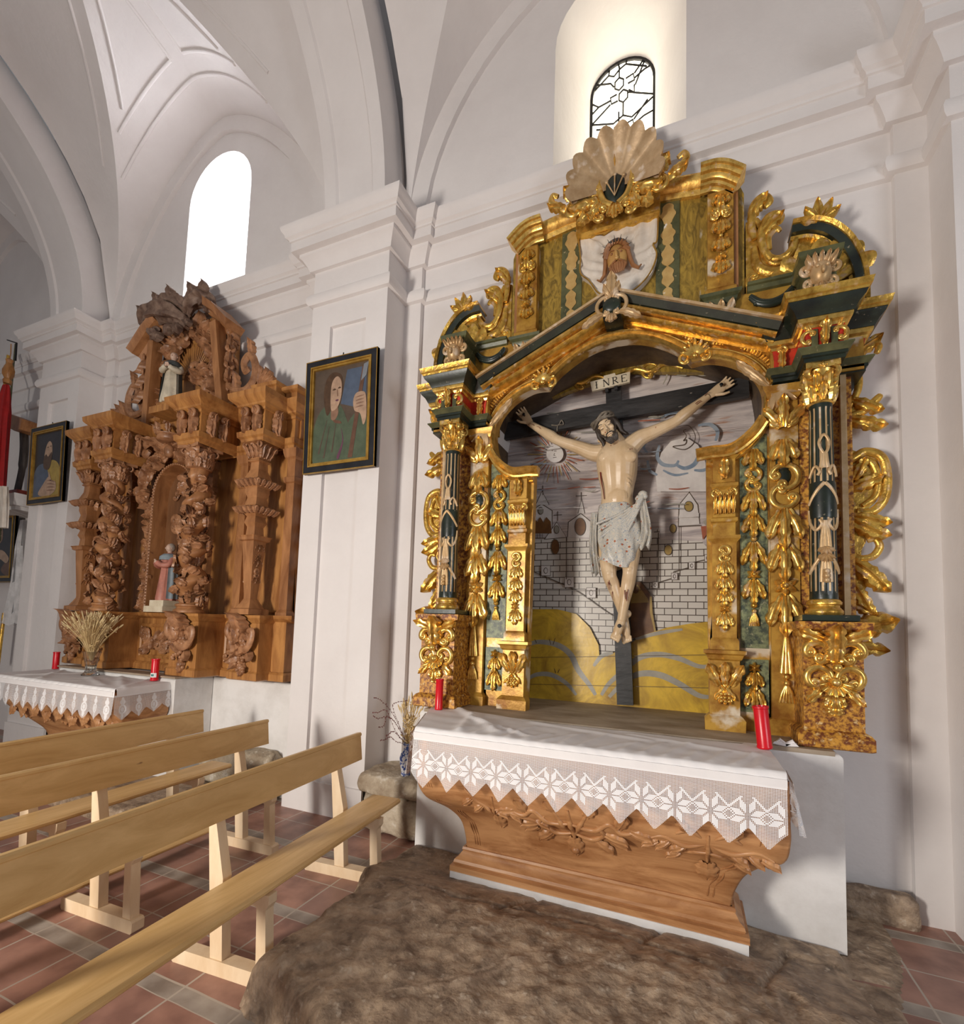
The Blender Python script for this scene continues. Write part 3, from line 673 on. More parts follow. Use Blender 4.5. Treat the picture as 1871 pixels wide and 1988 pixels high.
# ---- carved-ornament toolkit: everything is written in (u right, v up, w out) and placed by a frame
def frame(x, y, z, ang=0.0, s=1.0, mirror=False, tilt=0.0):
    """ang turns the facing direction about the vertical (0 = facing the nave)"""
    B_ = Matrix(((1, 0, 0), (0, 0, -1), (0, 1, 0))).to_4x4()
    T = Matrix.Translation((x, y, z)) @ Matrix.Rotation(ang, 4, 'Z') @ Matrix.Rotation(tilt, 4, 'X') @ B_ @ Matrix.Scale(s, 4)
    if mirror: T = T @ Matrix.Diagonal((-1, 1, 1, 1))
    return T
def leaf(mb, u, v, ang, L, Wd, h, lobes=4, curl=.3, nt=13, ns=8, w0=0.0, bend=0.0, mi=None):
    """acanthus leaf in relief, growing from (u, v) in direction ang (0 = up)"""
    rows = []
    for i in range(nt+1):
        t = i/nt; b = ang+bend*t; cx = u+L*(sin(ang+bend*t*.5)*t); cy = v+L*(cos(ang+bend*t*.5)*t)
        env = (sin(pi*(.12+.70*t))**.8)*(1 if t < .84 else sqrt(max(.02, 1-((t-.84)/.16)**2))); lob = .66+.34*abs(sin(pi*(lobes*t+.25)))
        wd = Wd*.5*env*lob; row = []
        for j in range(ns+1):
            s_ = -1+2*j/ns
            hh = h*((.35+.65*sin(pi*min(1, t*1.05+.05)))*(1-.55*s_*s_)+.16*cos(3*pi*s_)) if abs(s_) < .99 else h*.04
            hh += h*curl*t**3*2.0*(1 if abs(s_) < .99 else .6)
            dn = -wd*.25*abs(s_)*(1-t)
            px = s_*wd; row.append((cx+px*cos(b)+dn*sin(b), cy-px*sin(b)+dn*cos(b), w0+hh))
        rows.append(row)
    mb.grid(rows, mi=mi)
def spiral(c, R, a0, turns, d=1, r1=.22, w0=0.0, wr=0.0, n=22):
    """points spiralling inwards"""
    out = []
    for i in range(n+1):
        t = i/n; r = R*lerp(1, r1, t**.8); a = a0+d*turns*2*pi*t; out.append((c[0]+r*cos(a), c[1]+r*sin(a), w0+wr*t))
    return out
def cscroll(mb, c, R, a0, a1, th, e0=.35, e1=.35, w0=.0, lift=.0, mi=None, flat=.8, knob=True, n=26):
    """C-scroll: an arc of radius R between two angles, both ends rolled inwards"""
    d = 1 if a1 > a0 else -1; P = []
    def endspiral(a, dd, e):
        rc = R*(1-e); cc = (c[0]+rc*cos(a), c[1]+rc*sin(a)); return spiral(cc, R*e, a, 1.15, dd, .25, w0, lift*1.0, 18)
    s0 = list(reversed(endspiral(a0, -d, e0))) if e0 else []; s1 = endspiral(a1, d, e1) if e1 else []
    arc = [(c[0]+R*cos(lerp(a0, a1, k/n)), c[1]+R*sin(lerp(a0, a1, k/n)), w0) for k in range(n+1)]
    P = s0+arc[(1 if s0 else 0):]+s1[1:]; N = len(P)
    mb.tube(P, lambda t: th*(.45+.55*sin(pi*min(1, max(0, t)))), 7, flat, (0, 0, 1), mi=mi)
    if knob:
        for e, q in ((e0, P[0]), (e1, P[-1])):
            if e: mb.ball((q[0], q[1], q[2]+th*.3), th*.75, 8, 6, mi=mi)
def vine(mb, pts, th, w0=.01, mi=None, n=6, flat=.8, taper=True):
    P = catmull([(a, b, w0) for a, b in pts], 8); mb.tube(P, (lambda t: th*(.35+.65*sin(pi*(.15+.7*t)))) if taper else th, n, flat, (0, 0, 1), mi=mi)
def rosette(mb, u, v, r, h, n=6, w0=0, mi=None):
    for k in range(n): leaf(mb, u, v, 2*pi*k/n, r, r*.85, h, 1, .2, 6, 4, w0, mi=mi)
    mb.ball((u, v, w0+h*.9), r*.3, 8, 6, mi=mi)
def husk(mb, u, v, L, Wd, h, w0=0, mi=None, up=False):
    s_ = 0 if up else pi
    leaf(mb, u-Wd*.12, v, s_-.5*(1 if not up else -1)*-1, L*.8, Wd*.6, h*.8, 3, .4, w0=w0, mi=mi, bend=-.3)
    leaf(mb, u+Wd*.12, v, s_+.5*(1 if not up else -1)*-1, L*.8, Wd*.6, h*.8, 3, .4, w0=w0, mi=mi, bend=.3)
    leaf(mb, u, v, s_, L, Wd*.62, h, 4, .4, w0=w0+h*.15, mi=mi)
def drop(mb, u, v1, v0, Wd, h, kinds, w0=0, mi=None):
    """hanging string of ornaments from v1 down to v0; kinds is a list of (kind, share)"""
    tot = sum(k[1] for k in kinds); v = v1
    for kd, sh in kinds:
        L = (v1-v0)*sh/tot
        if kd == 'husk': husk(mb, u, v, L*1.18, Wd, h, w0, mi)
        elif kd == 'rose': rosette(mb, u, v-L/2, min(L*.55, Wd*.5), h*.9, 6, w0, mi)
        elif kd == 'bead': mb.ball((u, v-L/2, w0+h*.4), L*.45, 8, 6, mi=mi)
        elif kd == 'crest':
            husk(mb, u, v-L*.7, L*.75, Wd, h, w0, mi, up=True)
            cscroll(mb, (u-Wd*.3, v-L*.55), Wd*.22, pi*.3, pi*1.6, h*.35, .45, .45, w0+h*.3, mi=mi); cscroll(mb, (u+Wd*.3, v-L*.55), Wd*.22, pi*.7, -pi*.6, h*.35, .45, .45, w0+h*.3, mi=mi)
        elif kd == 'scroll':
            cscroll(mb, (u, v-L*.3), L*.27, pi*.9, -pi*.55, h*.45, .4, .4, w0+h*.3, mi=mi); cscroll(mb, (u, v-L*.72), L*.25, pi*.6, pi*1.9, h*.45, .4, .4, w0+h*.3, mi=mi)
        elif kd == 'tassel':
            mb.ball((u, v-L*.12, w0+h*.5), Wd*.16, 8, 6, mi=mi)
            for k in range(-2, 3): mb.tube([(u, v-L*.12, w0+h*.5), (u+k*Wd*.09, v-L*.6, w0+h*.55), (u+k*Wd*.13, v-L, w0+h*.3)], [Wd*.05, Wd*.09, Wd*.07], 6, .8, (0, 0, 1), mi=mi)
        elif kd == 'cloth':
            for k in range(-1, 2): mb.tube([(u, v, w0+h*.3), (u+k*Wd*.10, v-L*.5, w0+h*.5), (u+k*Wd*.17, v-L, w0+h*.4)], [Wd*.07, Wd*.12, Wd*.14], 6, .9, (0, 0, 1), mi=mi)
        v -= L
def shell(mb, u, v, r, a0, a1, n, h, w0=0, thick=.012, r0=.12, mi=None, scal=.10, dish=.0):
    rows = []; nr = 10; na = n*6
    for back in (0, 1):
        for i in range(nr+1):
            t = (i/nr) if not back else 1-i/nr; row = []
            for j in range(na+1):
                k = j/na; a = lerp(a0, a1, k); fl = abs(sin(pi*n*k)); R = r*lerp(r0, 1+scal*(fl-.7), t)
                w = h*(.25+.75*sin(pi*.5*t))+h*.45*t*(fl-.5)+dish*t*t
                row.append((u+R*cos(a), v+R*sin(a), w0+(w if not back else w-thick)))
            rows.append(row)
    mb.grid(rows, mi=mi)
def capital(mb, r, h, mi=None, leaves=8, abacus=None, T=None):
    """Corinthian capital standing on local z=0 (world-like axes); mb.T must place it"""
    base = mb.T
    mb.lathe([(r*1.02, 0), (r*1.15, h*.03), (r*1.02, h*.07), (r*.98, h*.1), (r*1.02, h*.6), (r*1.3, h*.84)], n=16, mi=mi)
    for tier, (z, L, c) in enumerate(((.06, .42, .5), (.30, .46, .55))):
        for k in range(leaves):
            a = 2*pi*(k+.5*tier)/leaves
            mb.T = base @ Matrix.Rotation(a, 4, 'Z') @ frame(0, -r*.98, h*z)
            leaf(mb, 0, 0, 0, h*L, 2*pi*r/leaves*1.25, h*.10, 3, c*1.3, 9, 6, mi=mi)
    for k in range(4):
        a = pi/4+k*pi/2
        mb.T = base @ Matrix.Rotation(a, 4, 'Z') @ Matrix(((0, 0, 1, 0), (1, 0, 0, 0), (0, 1, 0, 0), (0, 0, 0, 1))).transposed().inverted() if False else base @ Matrix.Rotation(a, 4, 'Z')
        c = (r*1.28, 0, h*.74); P = [(r*.95, 0, h*.5)]
        for i in range(20):
            t = i/19; rr = h*.17*(1-.75*t); b = pi*.75-2*pi*1.25*t; P.append((c[0]+rr*cos(b), 0, c[2]+rr*sin(b)))
        mb.tube(P, lambda t: h*.055*(1-.4*t), 6, 1.6, (0, 1, 0), mi=mi); mb.ball((c[0], 0, c[2]), h*.05, 8, 6, mi=mi)
    ab = abacus or r*1.42; mb.T = base; pts = []
    for k in range(4):
        for s_ in range(7):
            t = s_/6-.5; d = ab*(1-.16*(1-(2*t)**2)); x, y = d, 2*t*ab*.96; a = k*pi/2; pts.append((x*cos(a)-y*sin(a), x*sin(a)+y*cos(a)))
    mb.prism(pts, h*.86, h, plane='xy', mi=mi)
    for k in range(4):
        mb.T = base @ Matrix.Rotation(k*pi/2, 4, 'Z') @ frame(0, -ab*.86, h*.9); rosette(mb, 0, 0, h*.1, h*.04, 5, mi=mi)
    mb.T = base

PF = [(-1.49, .42, 2.58, .965), (-1.49, .42, 2.56, .80), (-1.48, .42, 2.56, .70), (-1.44, .40, 2.60, .60), (-1.34, .32, 2.70, .52), (-1.275, .255, 2.755, .44), (-1.255, .215, 2.79, .34), (-1.25, .205, 2.80, .275)]
def carve_near(t, prof):
    mb = MB(); mb.mi = 0
    def w(z): return surf_y(prof, z)
    def L(pts, th):
        P = catmull([(x, z, 0) for x, z in pts], 8); mb.tube([(p.x, w(p.y)-.003, p.y) for p in P], lambda k: 1.45*th*(.4+.6*sin(pi*k)), 7, .9)
    def lf(x, z, ang, L_, W_): 
        zz = z+cos(ang)*L_/2; mb.T = frame(x, w(z)+.004, z, tilt=math.atan2(w(max(.28, z-.05))-w(z+.05), .1)); leaf(mb, 0, 0, ang, L_*1.25, W_*1.5, .022, 3, .5); mb.T = None
    cx = -.565
    for s_ in (-1, 1):
        L([(cx, .60), (cx+s_*.12, .585), (cx+s_*.2, .64), (cx+s_*.26, .60), (cx+s_*.34, .62)], .011)
        L([(cx, .52), (cx+s_*.10, .50), (cx+s_*.17, .56), (cx+s_*.13, .63)], .010)
        L([(cx, .50), (cx+s_*.05, .60), (cx+s_*.09, .67)], .010)
        for q, (dx, z, a, l) in enumerate(((.17,.57,1.9,.10), (.24,.62,.4,.10), (.12,.50,2.3,.09), (.30,.62,1.8,.09), (.08,.66,.6,.07), (.20,.52,2.0,.07))): lf(cx+s_*dx, z, s_*a, l, .05)
    L([(cx, .47), (cx, .60), (cx-.01, .68)], .011); lf(cx, .49, pi, .10, .07); mb.ball((cx, w(.41)-.01, .41), .024)
    x2 = .09
    L([(x2, .68), (x2, .50)], .008); lf(x2, .50, pi, .10, .08)
    for s_ in (-1, 1):
        L([(x2, .63), (x2+s_*.10, .60), (x2+s_*.20, .63), (x2+s_*.27, .60)], .009); L([(x2, .58), (x2+s_*.07, .56), (x2+s_*.12, .53)], .008)
        L([(x2+s_*.03, .66), (x2+s_*.08, .69), (x2+s_*.14, .66)], .008)
        for dx, z, a in ((.10,.60,2.2), (.17,.61,2.3), (.22,.60,2.0), (.12,.53,2.2), (.08,.68,.8)): lf(x2+s_*dx, z, s_*a, .07, .035)
    x3 = -1.0
    L([(x3-.16, .70), (x3-.10, .64), (x3-.04, .61), (x3, .56)], .009); L([(x3, .68), (x3+.005, .55)], .008); lf(x3+.005, .55, pi, .09, .06); L([(x3, .60), (x3+.1, .60), (x3+.25, .57), (x3+.33, .59)], .008)
    for dx, z, a in ((-.12,.65,-2.2), (-.06,.62,-2.3), (.10,.60,2.2), (.02,.60,1.9), (.25,.58,2.0)): lf(x3+dx, z, a, .06, .035)
    mb.build('carved_leaves', M_['front'], t, smooth=60)
    for s_, ed in ((1, 0), (-1, 1)):
        mb = MB()
        for o_ in ((.07, .085, .10) if ed == 0 else (.09, .115)):
            P = []
            for k in range(22):
                z = lerp(.70, .30, k/21); xx = None
                for (a, b, c, d), (a2, b2, c2, d2) in zip(prof, prof[1:]):
                    if d2 <= z <= d: q = (d-z)/(d-d2); q = q*q*(3-2*q); xx = lerp((a, b)[ed], (a2, b2)[ed], q); break
                P.append((xx+s_*o_, w(z)+.001, z))
            mb.tube(P, .0035, 5)
        mb.build('incised_border', M_['wood_dk'], t, smooth=60)
altar_front('altar_table', 'swelling pine altar front with carved leaf sprays under the star lace cloth', PF, 3.09, M_['front'], .145, carve_near)
mb = MB(); mb.box((-1.315, 2.725, .05), (.27, 3.09, .147)); tag(mb.build('plaster_footing', plaster_w, smooth=0), 'thin white plaster footing beneath the carved near altar front', 'footing')
PF2 = [(x0_-.0, x1_-.0, y_, z_) for x0_, x1_, y_, z_ in ((-6.40, -4.47, 2.70, .95), (-6.40, -4.47, 2.68, .82), (-6.37, -4.50, 2.70, .70), (-6.15, -4.72, 2.80, .56), (-6.0, -4.86, 2.88, .44), (-5.98, -4.88, 2.90, .30), (-5.98, -4.88, 2.90, .22))]
def carve_far(t, prof):
    mb = MB()
    for k in range(26):
        x = -6.25+k*.068; z = .70-.07*sin(k*.9)*.3-.0; mb.T = frame(x, surf_y(prof, z)+.004, z); leaf(mb, 0, 0, pi+.8*sin(k*2.1), .10, .06, .014, 3, .4)
        mb.T = frame(x, surf_y(prof, .6)+.004, .62); leaf(mb, 0, 0, 1.8+.5*sin(k*1.3), .08, .05, .012, 3, .4)
    mb.T = None; mb.build('carved_leaves', M_['front'], t, smooth=60)
    mb = MB(); 
    for (zz0, zz1, ya, yb_) in ((.30, .62, 2.86, 3.02),): pass
altar_front('altar_table', 'brown carved altar table of the left altar, behind the benches', PF2, 3.09, M_['front'], .13, carve_far)

mb = MB(); mb.box((-6.35, 3.10, 1.046), (-4.43, 3.28, 1.062)); tag(mb.build('altar_shelf', mat('dusty_board', (.42,.33,.24), .7, col2=(.26,.18,.12), scale=6, stretch=(.4,1,1), bump=.3), smooth=0), 'dusty brown board behind the cloth of the left altar', 'shelf')
# ------------------------------------------------------------------ candles, vases, flowers
def candle(x, y, z, r, h, label, lean=0.0, sticker=False):
    t = thing('grave_candle', label, 'candle', (x, y, z), 'red plastic votive candles')
    mb = MB(); mb.T = Matrix.Translation((x, y, z)) @ Matrix.Rotation(lean, 4, 'Y')
    mb.lathe([(r*.9, 0), (r, .006), (r, h*.05), (r*.93, h*.07), (r*.93, h*.93), (r*1.03, h*.95), (r*1.03, h), (r*.85, h), (r*.8, h*.93), (0.001, h*.92)], n=28); mb.build('red_tube', M_['redwax'], t, smooth=40)
    mb = MB(); mb.T = Matrix.Translation((x, y, z)) @ Matrix.Rotation(lean, 4, 'Y'); mb.tube([(0, 0, h*.90), (0, 0, h*.97)], .002, 6); mb.build('wick', M_['ink'], t)
    if sticker:
        mb = MB(); mb.T = Matrix.Translation((x, y, z)); mb.lathe([(r*.945, h*.16), (r*.945, h*.36)], n=10, a0=-pi*.62, a1=-pi*.05); mb.build('white_label', M_['linen'], t)
        mb = MB(); mb.T = Matrix.Translation((x, y, z)); mb.lathe([(r*.955, h*.21), (r*.955, h*.31)], n=6, a0=-pi*.50, a1=-pi*.25); mb.build('green_mark', mat('green_print', (.03,.22,.2), .5, bump=0), t)
candle(-1.625, 3.09, zcl+.014, .029, .215, 'red candle left on the star lace cloth, at the foot of the gilded altarpiece')
candle(.375, 2.98, zcl+.014, .038, .22, 'red candle leaning at the right end of the star lace cloth', lean=-.09)
candle(-6.42, 3.12, 1.018, .032, .185, 'red candle on the left altar cloth, left of the dried grass bouquet')
candle(-4.66, 3.06, 1.018, .036, .205, 'red candle with a white label, right of the dried grass bouquet', sticker=True)
# blue and white vase
porc = bpy.data.materials.new('blue_white_porcelain'); porc.use_nodes = True; nt = porc.node_tree; N = nt.nodes; B = N['Principled BSDF']; B.inputs['Roughness'].default_value = .15
tc = N.new('ShaderNodeTexCoord'); n_ = N.new('ShaderNodeTexNoise'); n_.inputs['Scale'].default_value = 26; n_.inputs['Detail'].default_value = 2; n_.inputs['Distortion'].default_value = 1.5; nt.links.new(tc.outputs['Object'], n_.inputs['Vector'])
r_ = N.new('ShaderNodeValToRGB'); r_.color_ramp.elements[0].position = .52; r_.color_ramp.elements[1].position = .56; r_.color_ramp.elements[0].color = (.74, .76, .80, 1); r_.color_ramp.elements[1].color = (.06, .11, .36, 1)
nt.links.new(n_.outputs[0], r_.inputs[0]); nt.links.new(r_.outputs[0], B.inputs['Base Color'])
bluep = mat('blue_band', (.08,.13,.38), .2, col2=(.2,.26,.5), scale=30, bump=0)
vx, vy, vz = -2.00, 3.30, .462
t = thing('porcelain_vase', 'slim blue and white porcelain vase on the stone slab', 'vase', (vx, vy, vz))
mb = MB(); prof = [(.034,0),(.037,.008),(.032,.02),(.040,.05),(.050,.10),(.052,.135),(.044,.165),(.028,.185),(.023,.205),(.024,.225),(.033,.243),(.030,.245),(.020,.22),(.022,.19),(.03,.15),(.001,.03)]
mb.lathe(prof, (vx, vy, vz), 32); mb.build('body', porc, t, smooth=60)
mb = MB()
for z0_, z1_, r in ((.012,.022,.0355), (.232,.24,.0325), (.196,.204,.0245)): mb.lathe([(r-.001, z0_), (r+.0008, (z0_+z1_)/2), (r-.001, z1_)], (vx, vy, vz), 28)
mb.build('blue_rings', bluep, t)
def dried(name, label, c, n, h, spread, mt, mt2, seed, berries=None, leafy=60, bias=(0, 0)):
    rnd = random.Random(seed); t = thing(name, label, 'dried flowers', c)
    mb = MB(); hd = MB()
    for k in range(n):
        a = rnd.random()*2*pi; s_ = spread*rnd.random()**.7; hh = h*rnd.uniform(.6, 1.0)
        tip = Vector((c[0]+cos(a)*s_+bias[0]*rnd.random(), min(c[1]+sin(a)*s_*.7, c[1]+.24)+bias[1], c[2]+hh)); p0 = Vector(c)+Vector((rnd.uniform(-.01, .01), rnd.uniform(-.01, .01), -.05)); mid = p0.lerp(tip, .5)+Vector((-cos(a)*s_*.18, 0, hh*.10))
        P = catmull([p0, mid, tip], 5); mb.tube(P, .0014, 4)
        d = (P[-1]-P[-3]).normalized()
        q = rnd.random()
        if q < .75: hd.tube([tip, tip+d*.02, tip+d*.045, tip+d*.06], [.002, .0065, .005, .001], 6)
        else:
            for m_ in range(3): hd.ball(tip+Vector((rnd.uniform(-.02, .02), rnd.uniform(-.02, .02), rnd.uniform(-.02, .02))), .006, 6, 4)
    tag(mb.build('stems', mt, t, smooth=60), kind='stuff'); tag(hd.build('seed_heads', mt2, t, smooth=60), kind='stuff')
    if berries:
        bb = MB(); bs = MB()
        for path_ in berries:
            P = catmull(path_, 9); bs.tube(P, .0013, 4)
            for i, p in enumerate(P[4:]):
                if i % 2 == 0: bb.ball(p+Vector((rnd.uniform(-.005, .005), rnd.uniform(-.005, .005), rnd.uniform(-.005, .005))), .0045, 6, 4)
        bs.build('twigs', M_['berry'], t); tag(bb.build('berries', M_['berry'], t), kind='stuff')
    lf = MB()
    for k in range(leafy):
        a = rnd.random()*2*pi; s_ = spread*.5*rnd.random(); p = Vector((c[0]+cos(a)*s_+bias[0]*.3, c[1]+sin(a)*s_*.7, c[2]+h*rnd.uniform(.05, .6)))
        lf.T = Matrix.Translation(p) @ Matrix.Rotation(rnd.random()*6.28, 4, 'Z') @ Matrix.Rotation(rnd.uniform(.2, 1.4), 4, 'X'); leaf(lf, 0, 0, rnd.uniform(-1, 1), .04, .02, .004, 2, .5, 5, 4)
    tag(lf.build('dry_leaves', mt, t, smooth=60), kind='stuff')
    return t
def bp_(px, py, Y): x, z = at(px, py, Y); return (x, Y, z)
c0 = (vx, vy, vz+.235)
ber = [[c0, bp_(770, 1400, 3.32), bp_(752, 1372, 3.34), bp_(736, 1358, 3.36), bp_(726, 1354, 3.36)], [c0, bp_(768, 1420, 3.3), bp_(750, 1380, 3.3), bp_(735, 1383, 3.3), bp_(723, 1383, 3.3)],
       [c0, bp_(765, 1400, 3.28), bp_(748, 1392, 3.28), bp_(733, 1395, 3.28), bp_(724, 1390, 3.28)], [c0, bp_(772, 1410, 3.3), bp_(752, 1390, 3.3), bp_(745, 1408, 3.3), bp_(735, 1412, 3.3)],
       [c0, bp_(770, 1440, 3.3), bp_(758, 1430, 3.3), bp_(748, 1436, 3.3), bp_(738, 1437, 3.3)], [c0, bp_(770, 1395, 3.3), bp_(762, 1368, 3.3), bp_(780, 1362, 3.3), bp_(792, 1360, 3.3)],
       [c0, bp_(774, 1430, 3.3), bp_(764, 1420, 3.3), bp_(756, 1424, 3.3), bp_(750, 1430, 3.3)]]
dried('dried_bouquet', 'dried ears and dark red berry twigs in the blue and white vase', c0, 46, .34, .11, M_['straw'], M_['straw'], 3, ber, 90, (.05, .02))
gx, gy, gz = -5.52, 2.98, 1.016
t = thing('glass_vase', 'clear cut-glass vase holding dried grasses on the left altar', 'vase', (gx, gy, gz))
gl = mat('clear_glass', (.95,.94,.9), .05, 0, bump=0, trans=1.0, col2=(.9,.9,.86)); mb = MB()
fl = lambda t_, h_: 1+.05*(1 if int(t_/(2*pi)*24) % 2 else 0)
mb.lathe([(.07,0),(.075,.01),(.05,.03),(.042,.06),(.05,.12),(.062,.19),(.078,.24),(.074,.24),(.056,.18),(.044,.12),(.036,.06),(.001,.03)], (gx, gy, gz), 36, flute=fl); mb.build('body', gl, t, smooth=30)
dried('dried_bouquet', 'golden dried grass bouquet in the glass vase on the left altar', (gx, gy, gz+.2), 210, .40, .30, M_['straw'], mat('golden_seed', (.80,.62,.33), .6, bump=0), 8, None, 60, (-.05, 0))

# ------------------------------------------------------------------ framed paintings on the piers
def paint_layer(mb, poly, mi, k, Y): mb.add([(x, Y-.0006*k, z) for x, z in poly], [tuple(range(len(poly)))], mi)
def ell(cx, cz, rx, rz, n=24, rot=0, a0=0, a1=2*pi):
    out = []
    for i in range(n):
        t = lerp(a0, a1, i/(n if abs(a1-a0) > 6.2 else n-1)); x, z = rx*cos(t), rz*sin(t); out.append((cx+x*cos(rot)-z*sin(rot), cz+x*sin(rot)+z*cos(rot)))
    return out
def blob(pts, n=6): return [(p.x, p.y) for p in catmull([(a, b, 0) for a, b in pts], n, closed=True)]
pm = {k: mat('oil_'+k, c, .35, 0, col2=tuple(q*.6 for q in c), scale=sc, range=(.3, .7), bump=.08) for k, c, sc in (('brown', (.12,.085,.06), 6), ('green', (.10,.13,.08), 9), ('flesh', (.50,.33,.225), 14), ('hair', (.10,.055,.03), 20), ('dark', (.035,.03,.035), 7), ('blue', (.10,.13,.19), 6), ('yellow', (.42,.29,.06), 10), ('steel', (.25,.27,.30), 10), ('wood', (.16,.08,.05), 12), ('shadow', (.30,.17,.11), 14), ('plum', (.16,.06,.10), 14))}
def framed(name, label, x0, x1, z0, z1, Y, draw, hook=True, lean=.03):
    t = thing(name, label, 'painting', ((x0+x1)/2, Y, z0)); fw = .05; th = .035
    R_ = Matrix.Translation(((x0+x1)/2, Y, z0)) @ Matrix.Rotation(lean, 4, 'X') @ Matrix.Translation((-(x0+x1)/2, -Y, -z0))
    def rect(a): return [(x0+a, z0+a), (x1-a, z0+a), (x1-a, z1-a), (x0+a, z1-a)]
    mb = MB(); mb.T = R_; mb.prism(rect(0), Y-th, Y, holes=[rect(.066)]); mb.build('frame', M_['blackframe'], t, smooth=0)
    for a, b, d in ((.0, .007, .037), (.058, .070, .043), (.072, .090, .034)):
        mb = MB(); mb.T = R_; mb.prism(rect(a), Y-d, Y-.004, holes=[rect(b)]); mb.build('gilt_fillet', M_['goldframe'], t, smooth=0)
    keys = list(pm.keys()); mb = MB(); mb.T = R_; mb.box((x0+.085, Y-.014, z0+.085), (x1-.085, Y-.006, z1-.085), mi=keys.index('dark'))
    ax, az, w, h = x0+.09, z0+.09, x1-x0-.18, z1-z0-.18
    def P(u, v): return (ax+w*min(1, max(0, u)), az+h*min(1, max(0, v)))
    def lay(poly, key, k): paint_layer(mb, [P(u, v) for u, v in poly], keys.index(key), k, Y-.015)
    draw(lay); mb.build('canvas', [pm[k] for k in keys], t, smooth=0, merge=False)
    if hook: mb = MB(); mb.tube([((x0+x1)/2-.02, Y+.0, z1-.01), ((x0+x1)/2-.02, Y-.012, z1+.04), ((x0+x1)/2-.01, Y-.02, z1+.05)], .005, 6); mb.build('hook', M_['iron'], t)
def young(lay):
    lay([(0,0),(1,0),(1,1),(0,1)], 'brown', 0)
    lay([(.5,.6),(.72,.55),(.95,.62),(.95,.95),(.6,.95)], 'blue', 1)
    lay(blob([(.02,0),(.0,.35),(.12,.55),(.3,.62),(.5,.58),(.62,.42),(.75,.2),(.78,0)]), 'green', 2)
    lay(blob([(.55,0),(.6,.3),(.72,.45),(.9,.5),(1,.35),(1,0)]), 'green', 3)
    lay(blob([(.25,.5),(.18,.7),(.22,.88),(.35,.95),(.5,.9),(.53,.75),(.48,.6),(.42,.52),(.34,.56)]), 'hair', 4)
    lay(blob([(.33,.55),(.31,.68),(.33,.84),(.42,.9),(.50,.84),(.51,.70),(.47,.60),(.41,.55)]), 'flesh', 5)
    lay(blob([(.33,.46),(.34,.6),(.44,.58),(.46,.5),(.4,.44)]), 'shadow', 4.5)
    lay(blob([(.34,.76),(.38,.775),(.41,.76),(.38,.755)], 3), 'hair', 6); lay(blob([(.44,.77),(.475,.785),(.50,.77),(.47,.765)], 3), 'hair', 6)
    lay([(.425,.76),(.44,.76),(.455,.69),(.43,.685)], 'shadow', 6); lay(blob([(.40,.645),(.435,.655),(.465,.645),(.435,.632)], 3), 'plum', 6)
    lay([(.66,.02),(.74,.02),(.94,.95),(.88,.96)], 'wood', 6); lay([(.86,.80),(.95,.85),(.99,.99),(.90,.97)], 'steel', 7)
    lay(blob([(.76,.5),(.73,.6),(.78,.68),(.92,.68),(.96,.6),(.97,.42),(.92,.34),(.86,.46)]), 'flesh', 8)
    for k in range(4): lay(blob([(.77,.53+.035*k),(.85,.545+.035*k),(.93,.54+.035*k),(.85,.53+.035*k)], 3), 'shadow', 9)
    lay(blob([(.46,.05),(.55,.2),(.52,.35),(.57,.2),(.5,.03)]), 'plum', 5); lay(blob([(.38,.44),(.5,.42),(.52,.39),(.4,.41)]), 'wood', 5)
    for q in ((.1,.1,.25,.45), (.2,.05,.3,.38), (.35,.1,.42,.4)): lay([(q[0],q[1]),(q[0]+.03,q[1]),(q[2]+.01,q[3]),(q[2],q[3])], 'brown', 4)
def elder(lay):
    lay([(0,0),(1,0),(1,1),(0,1)], 'dark', 0)
    lay(blob([(0,0),(0,.35),(.15,.5),(.4,.5),(.55,.3),(.5,0)]), 'blue', 2); lay(blob([(.45,.0),(.5,.4),(.6,.55),(.85,.5),(1,.3),(1,0)]), 'yellow', 1)
    lay(blob([(.38,.5),(.36,.65),(.42,.8),(.52,.86),(.62,.8),(.64,.66),(.6,.52),(.5,.46)]), 'flesh', 3)
    lay(blob([(.36,.45),(.34,.6),(.42,.66),(.5,.62),(.62,.68),(.63,.55),(.55,.42)]), 'hair', 4)
    lay(blob([(.44,.76),(.48,.775),(.51,.76)], 3), 'hair', 5); lay(blob([(.55,.77),(.58,.785),(.61,.77)], 3), 'hair', 5)
    lay(blob([(.2,.05),(.35,.18),(.55,.3),(.62,.22),(.8,.22),(.85,.1),(.7,.02),(.45,0)]), 'flesh', 5)
    for k in range(4): lay(blob([(.5,.24-.05*k),(.65,.25-.05*k),(.82,.2-.04*k),(.64,.225-.05*k)], 3), 'shadow', 6)
    lay([(.62,.2),(.68,.22),(.58,.38),(.54,.36)], 'flesh', 6)
def darkp(lay):
    lay([(0,0),(1,0),(1,1),(0,1)], 'dark', 0); lay(blob([(.4,.35),(.5,.45),(.7,.42),(.9,.3),(.8,.22),(.6,.28)]), 'flesh', 2); lay(blob([(.6,.1),(.8,.25),(.95,.2),(.9,0)]), 'wood', 1)
    lay(blob([(.3,.6),(.35,.8),(.55,.85),(.6,.65),(.45,.55)]), 'shadow', 2)
framed('framed_painting', 'painting of a long-haired youth in green holding a halberd, black frame on the central pier', -3.225, -2.445, 2.955, 3.99, 3.345, young)
framed('framed_painting', 'painting of a bearded man in blue and yellow, black frame on the left pier', -7.79, -7.01, 3.0, 3.995, 3.345, elder)
framed('framed_painting', 'dark painting with one pale hand, at the left edge behind the white veil', -9.45, -8.62, 2.05, 3.05, 3.62, darkp, hook=False)

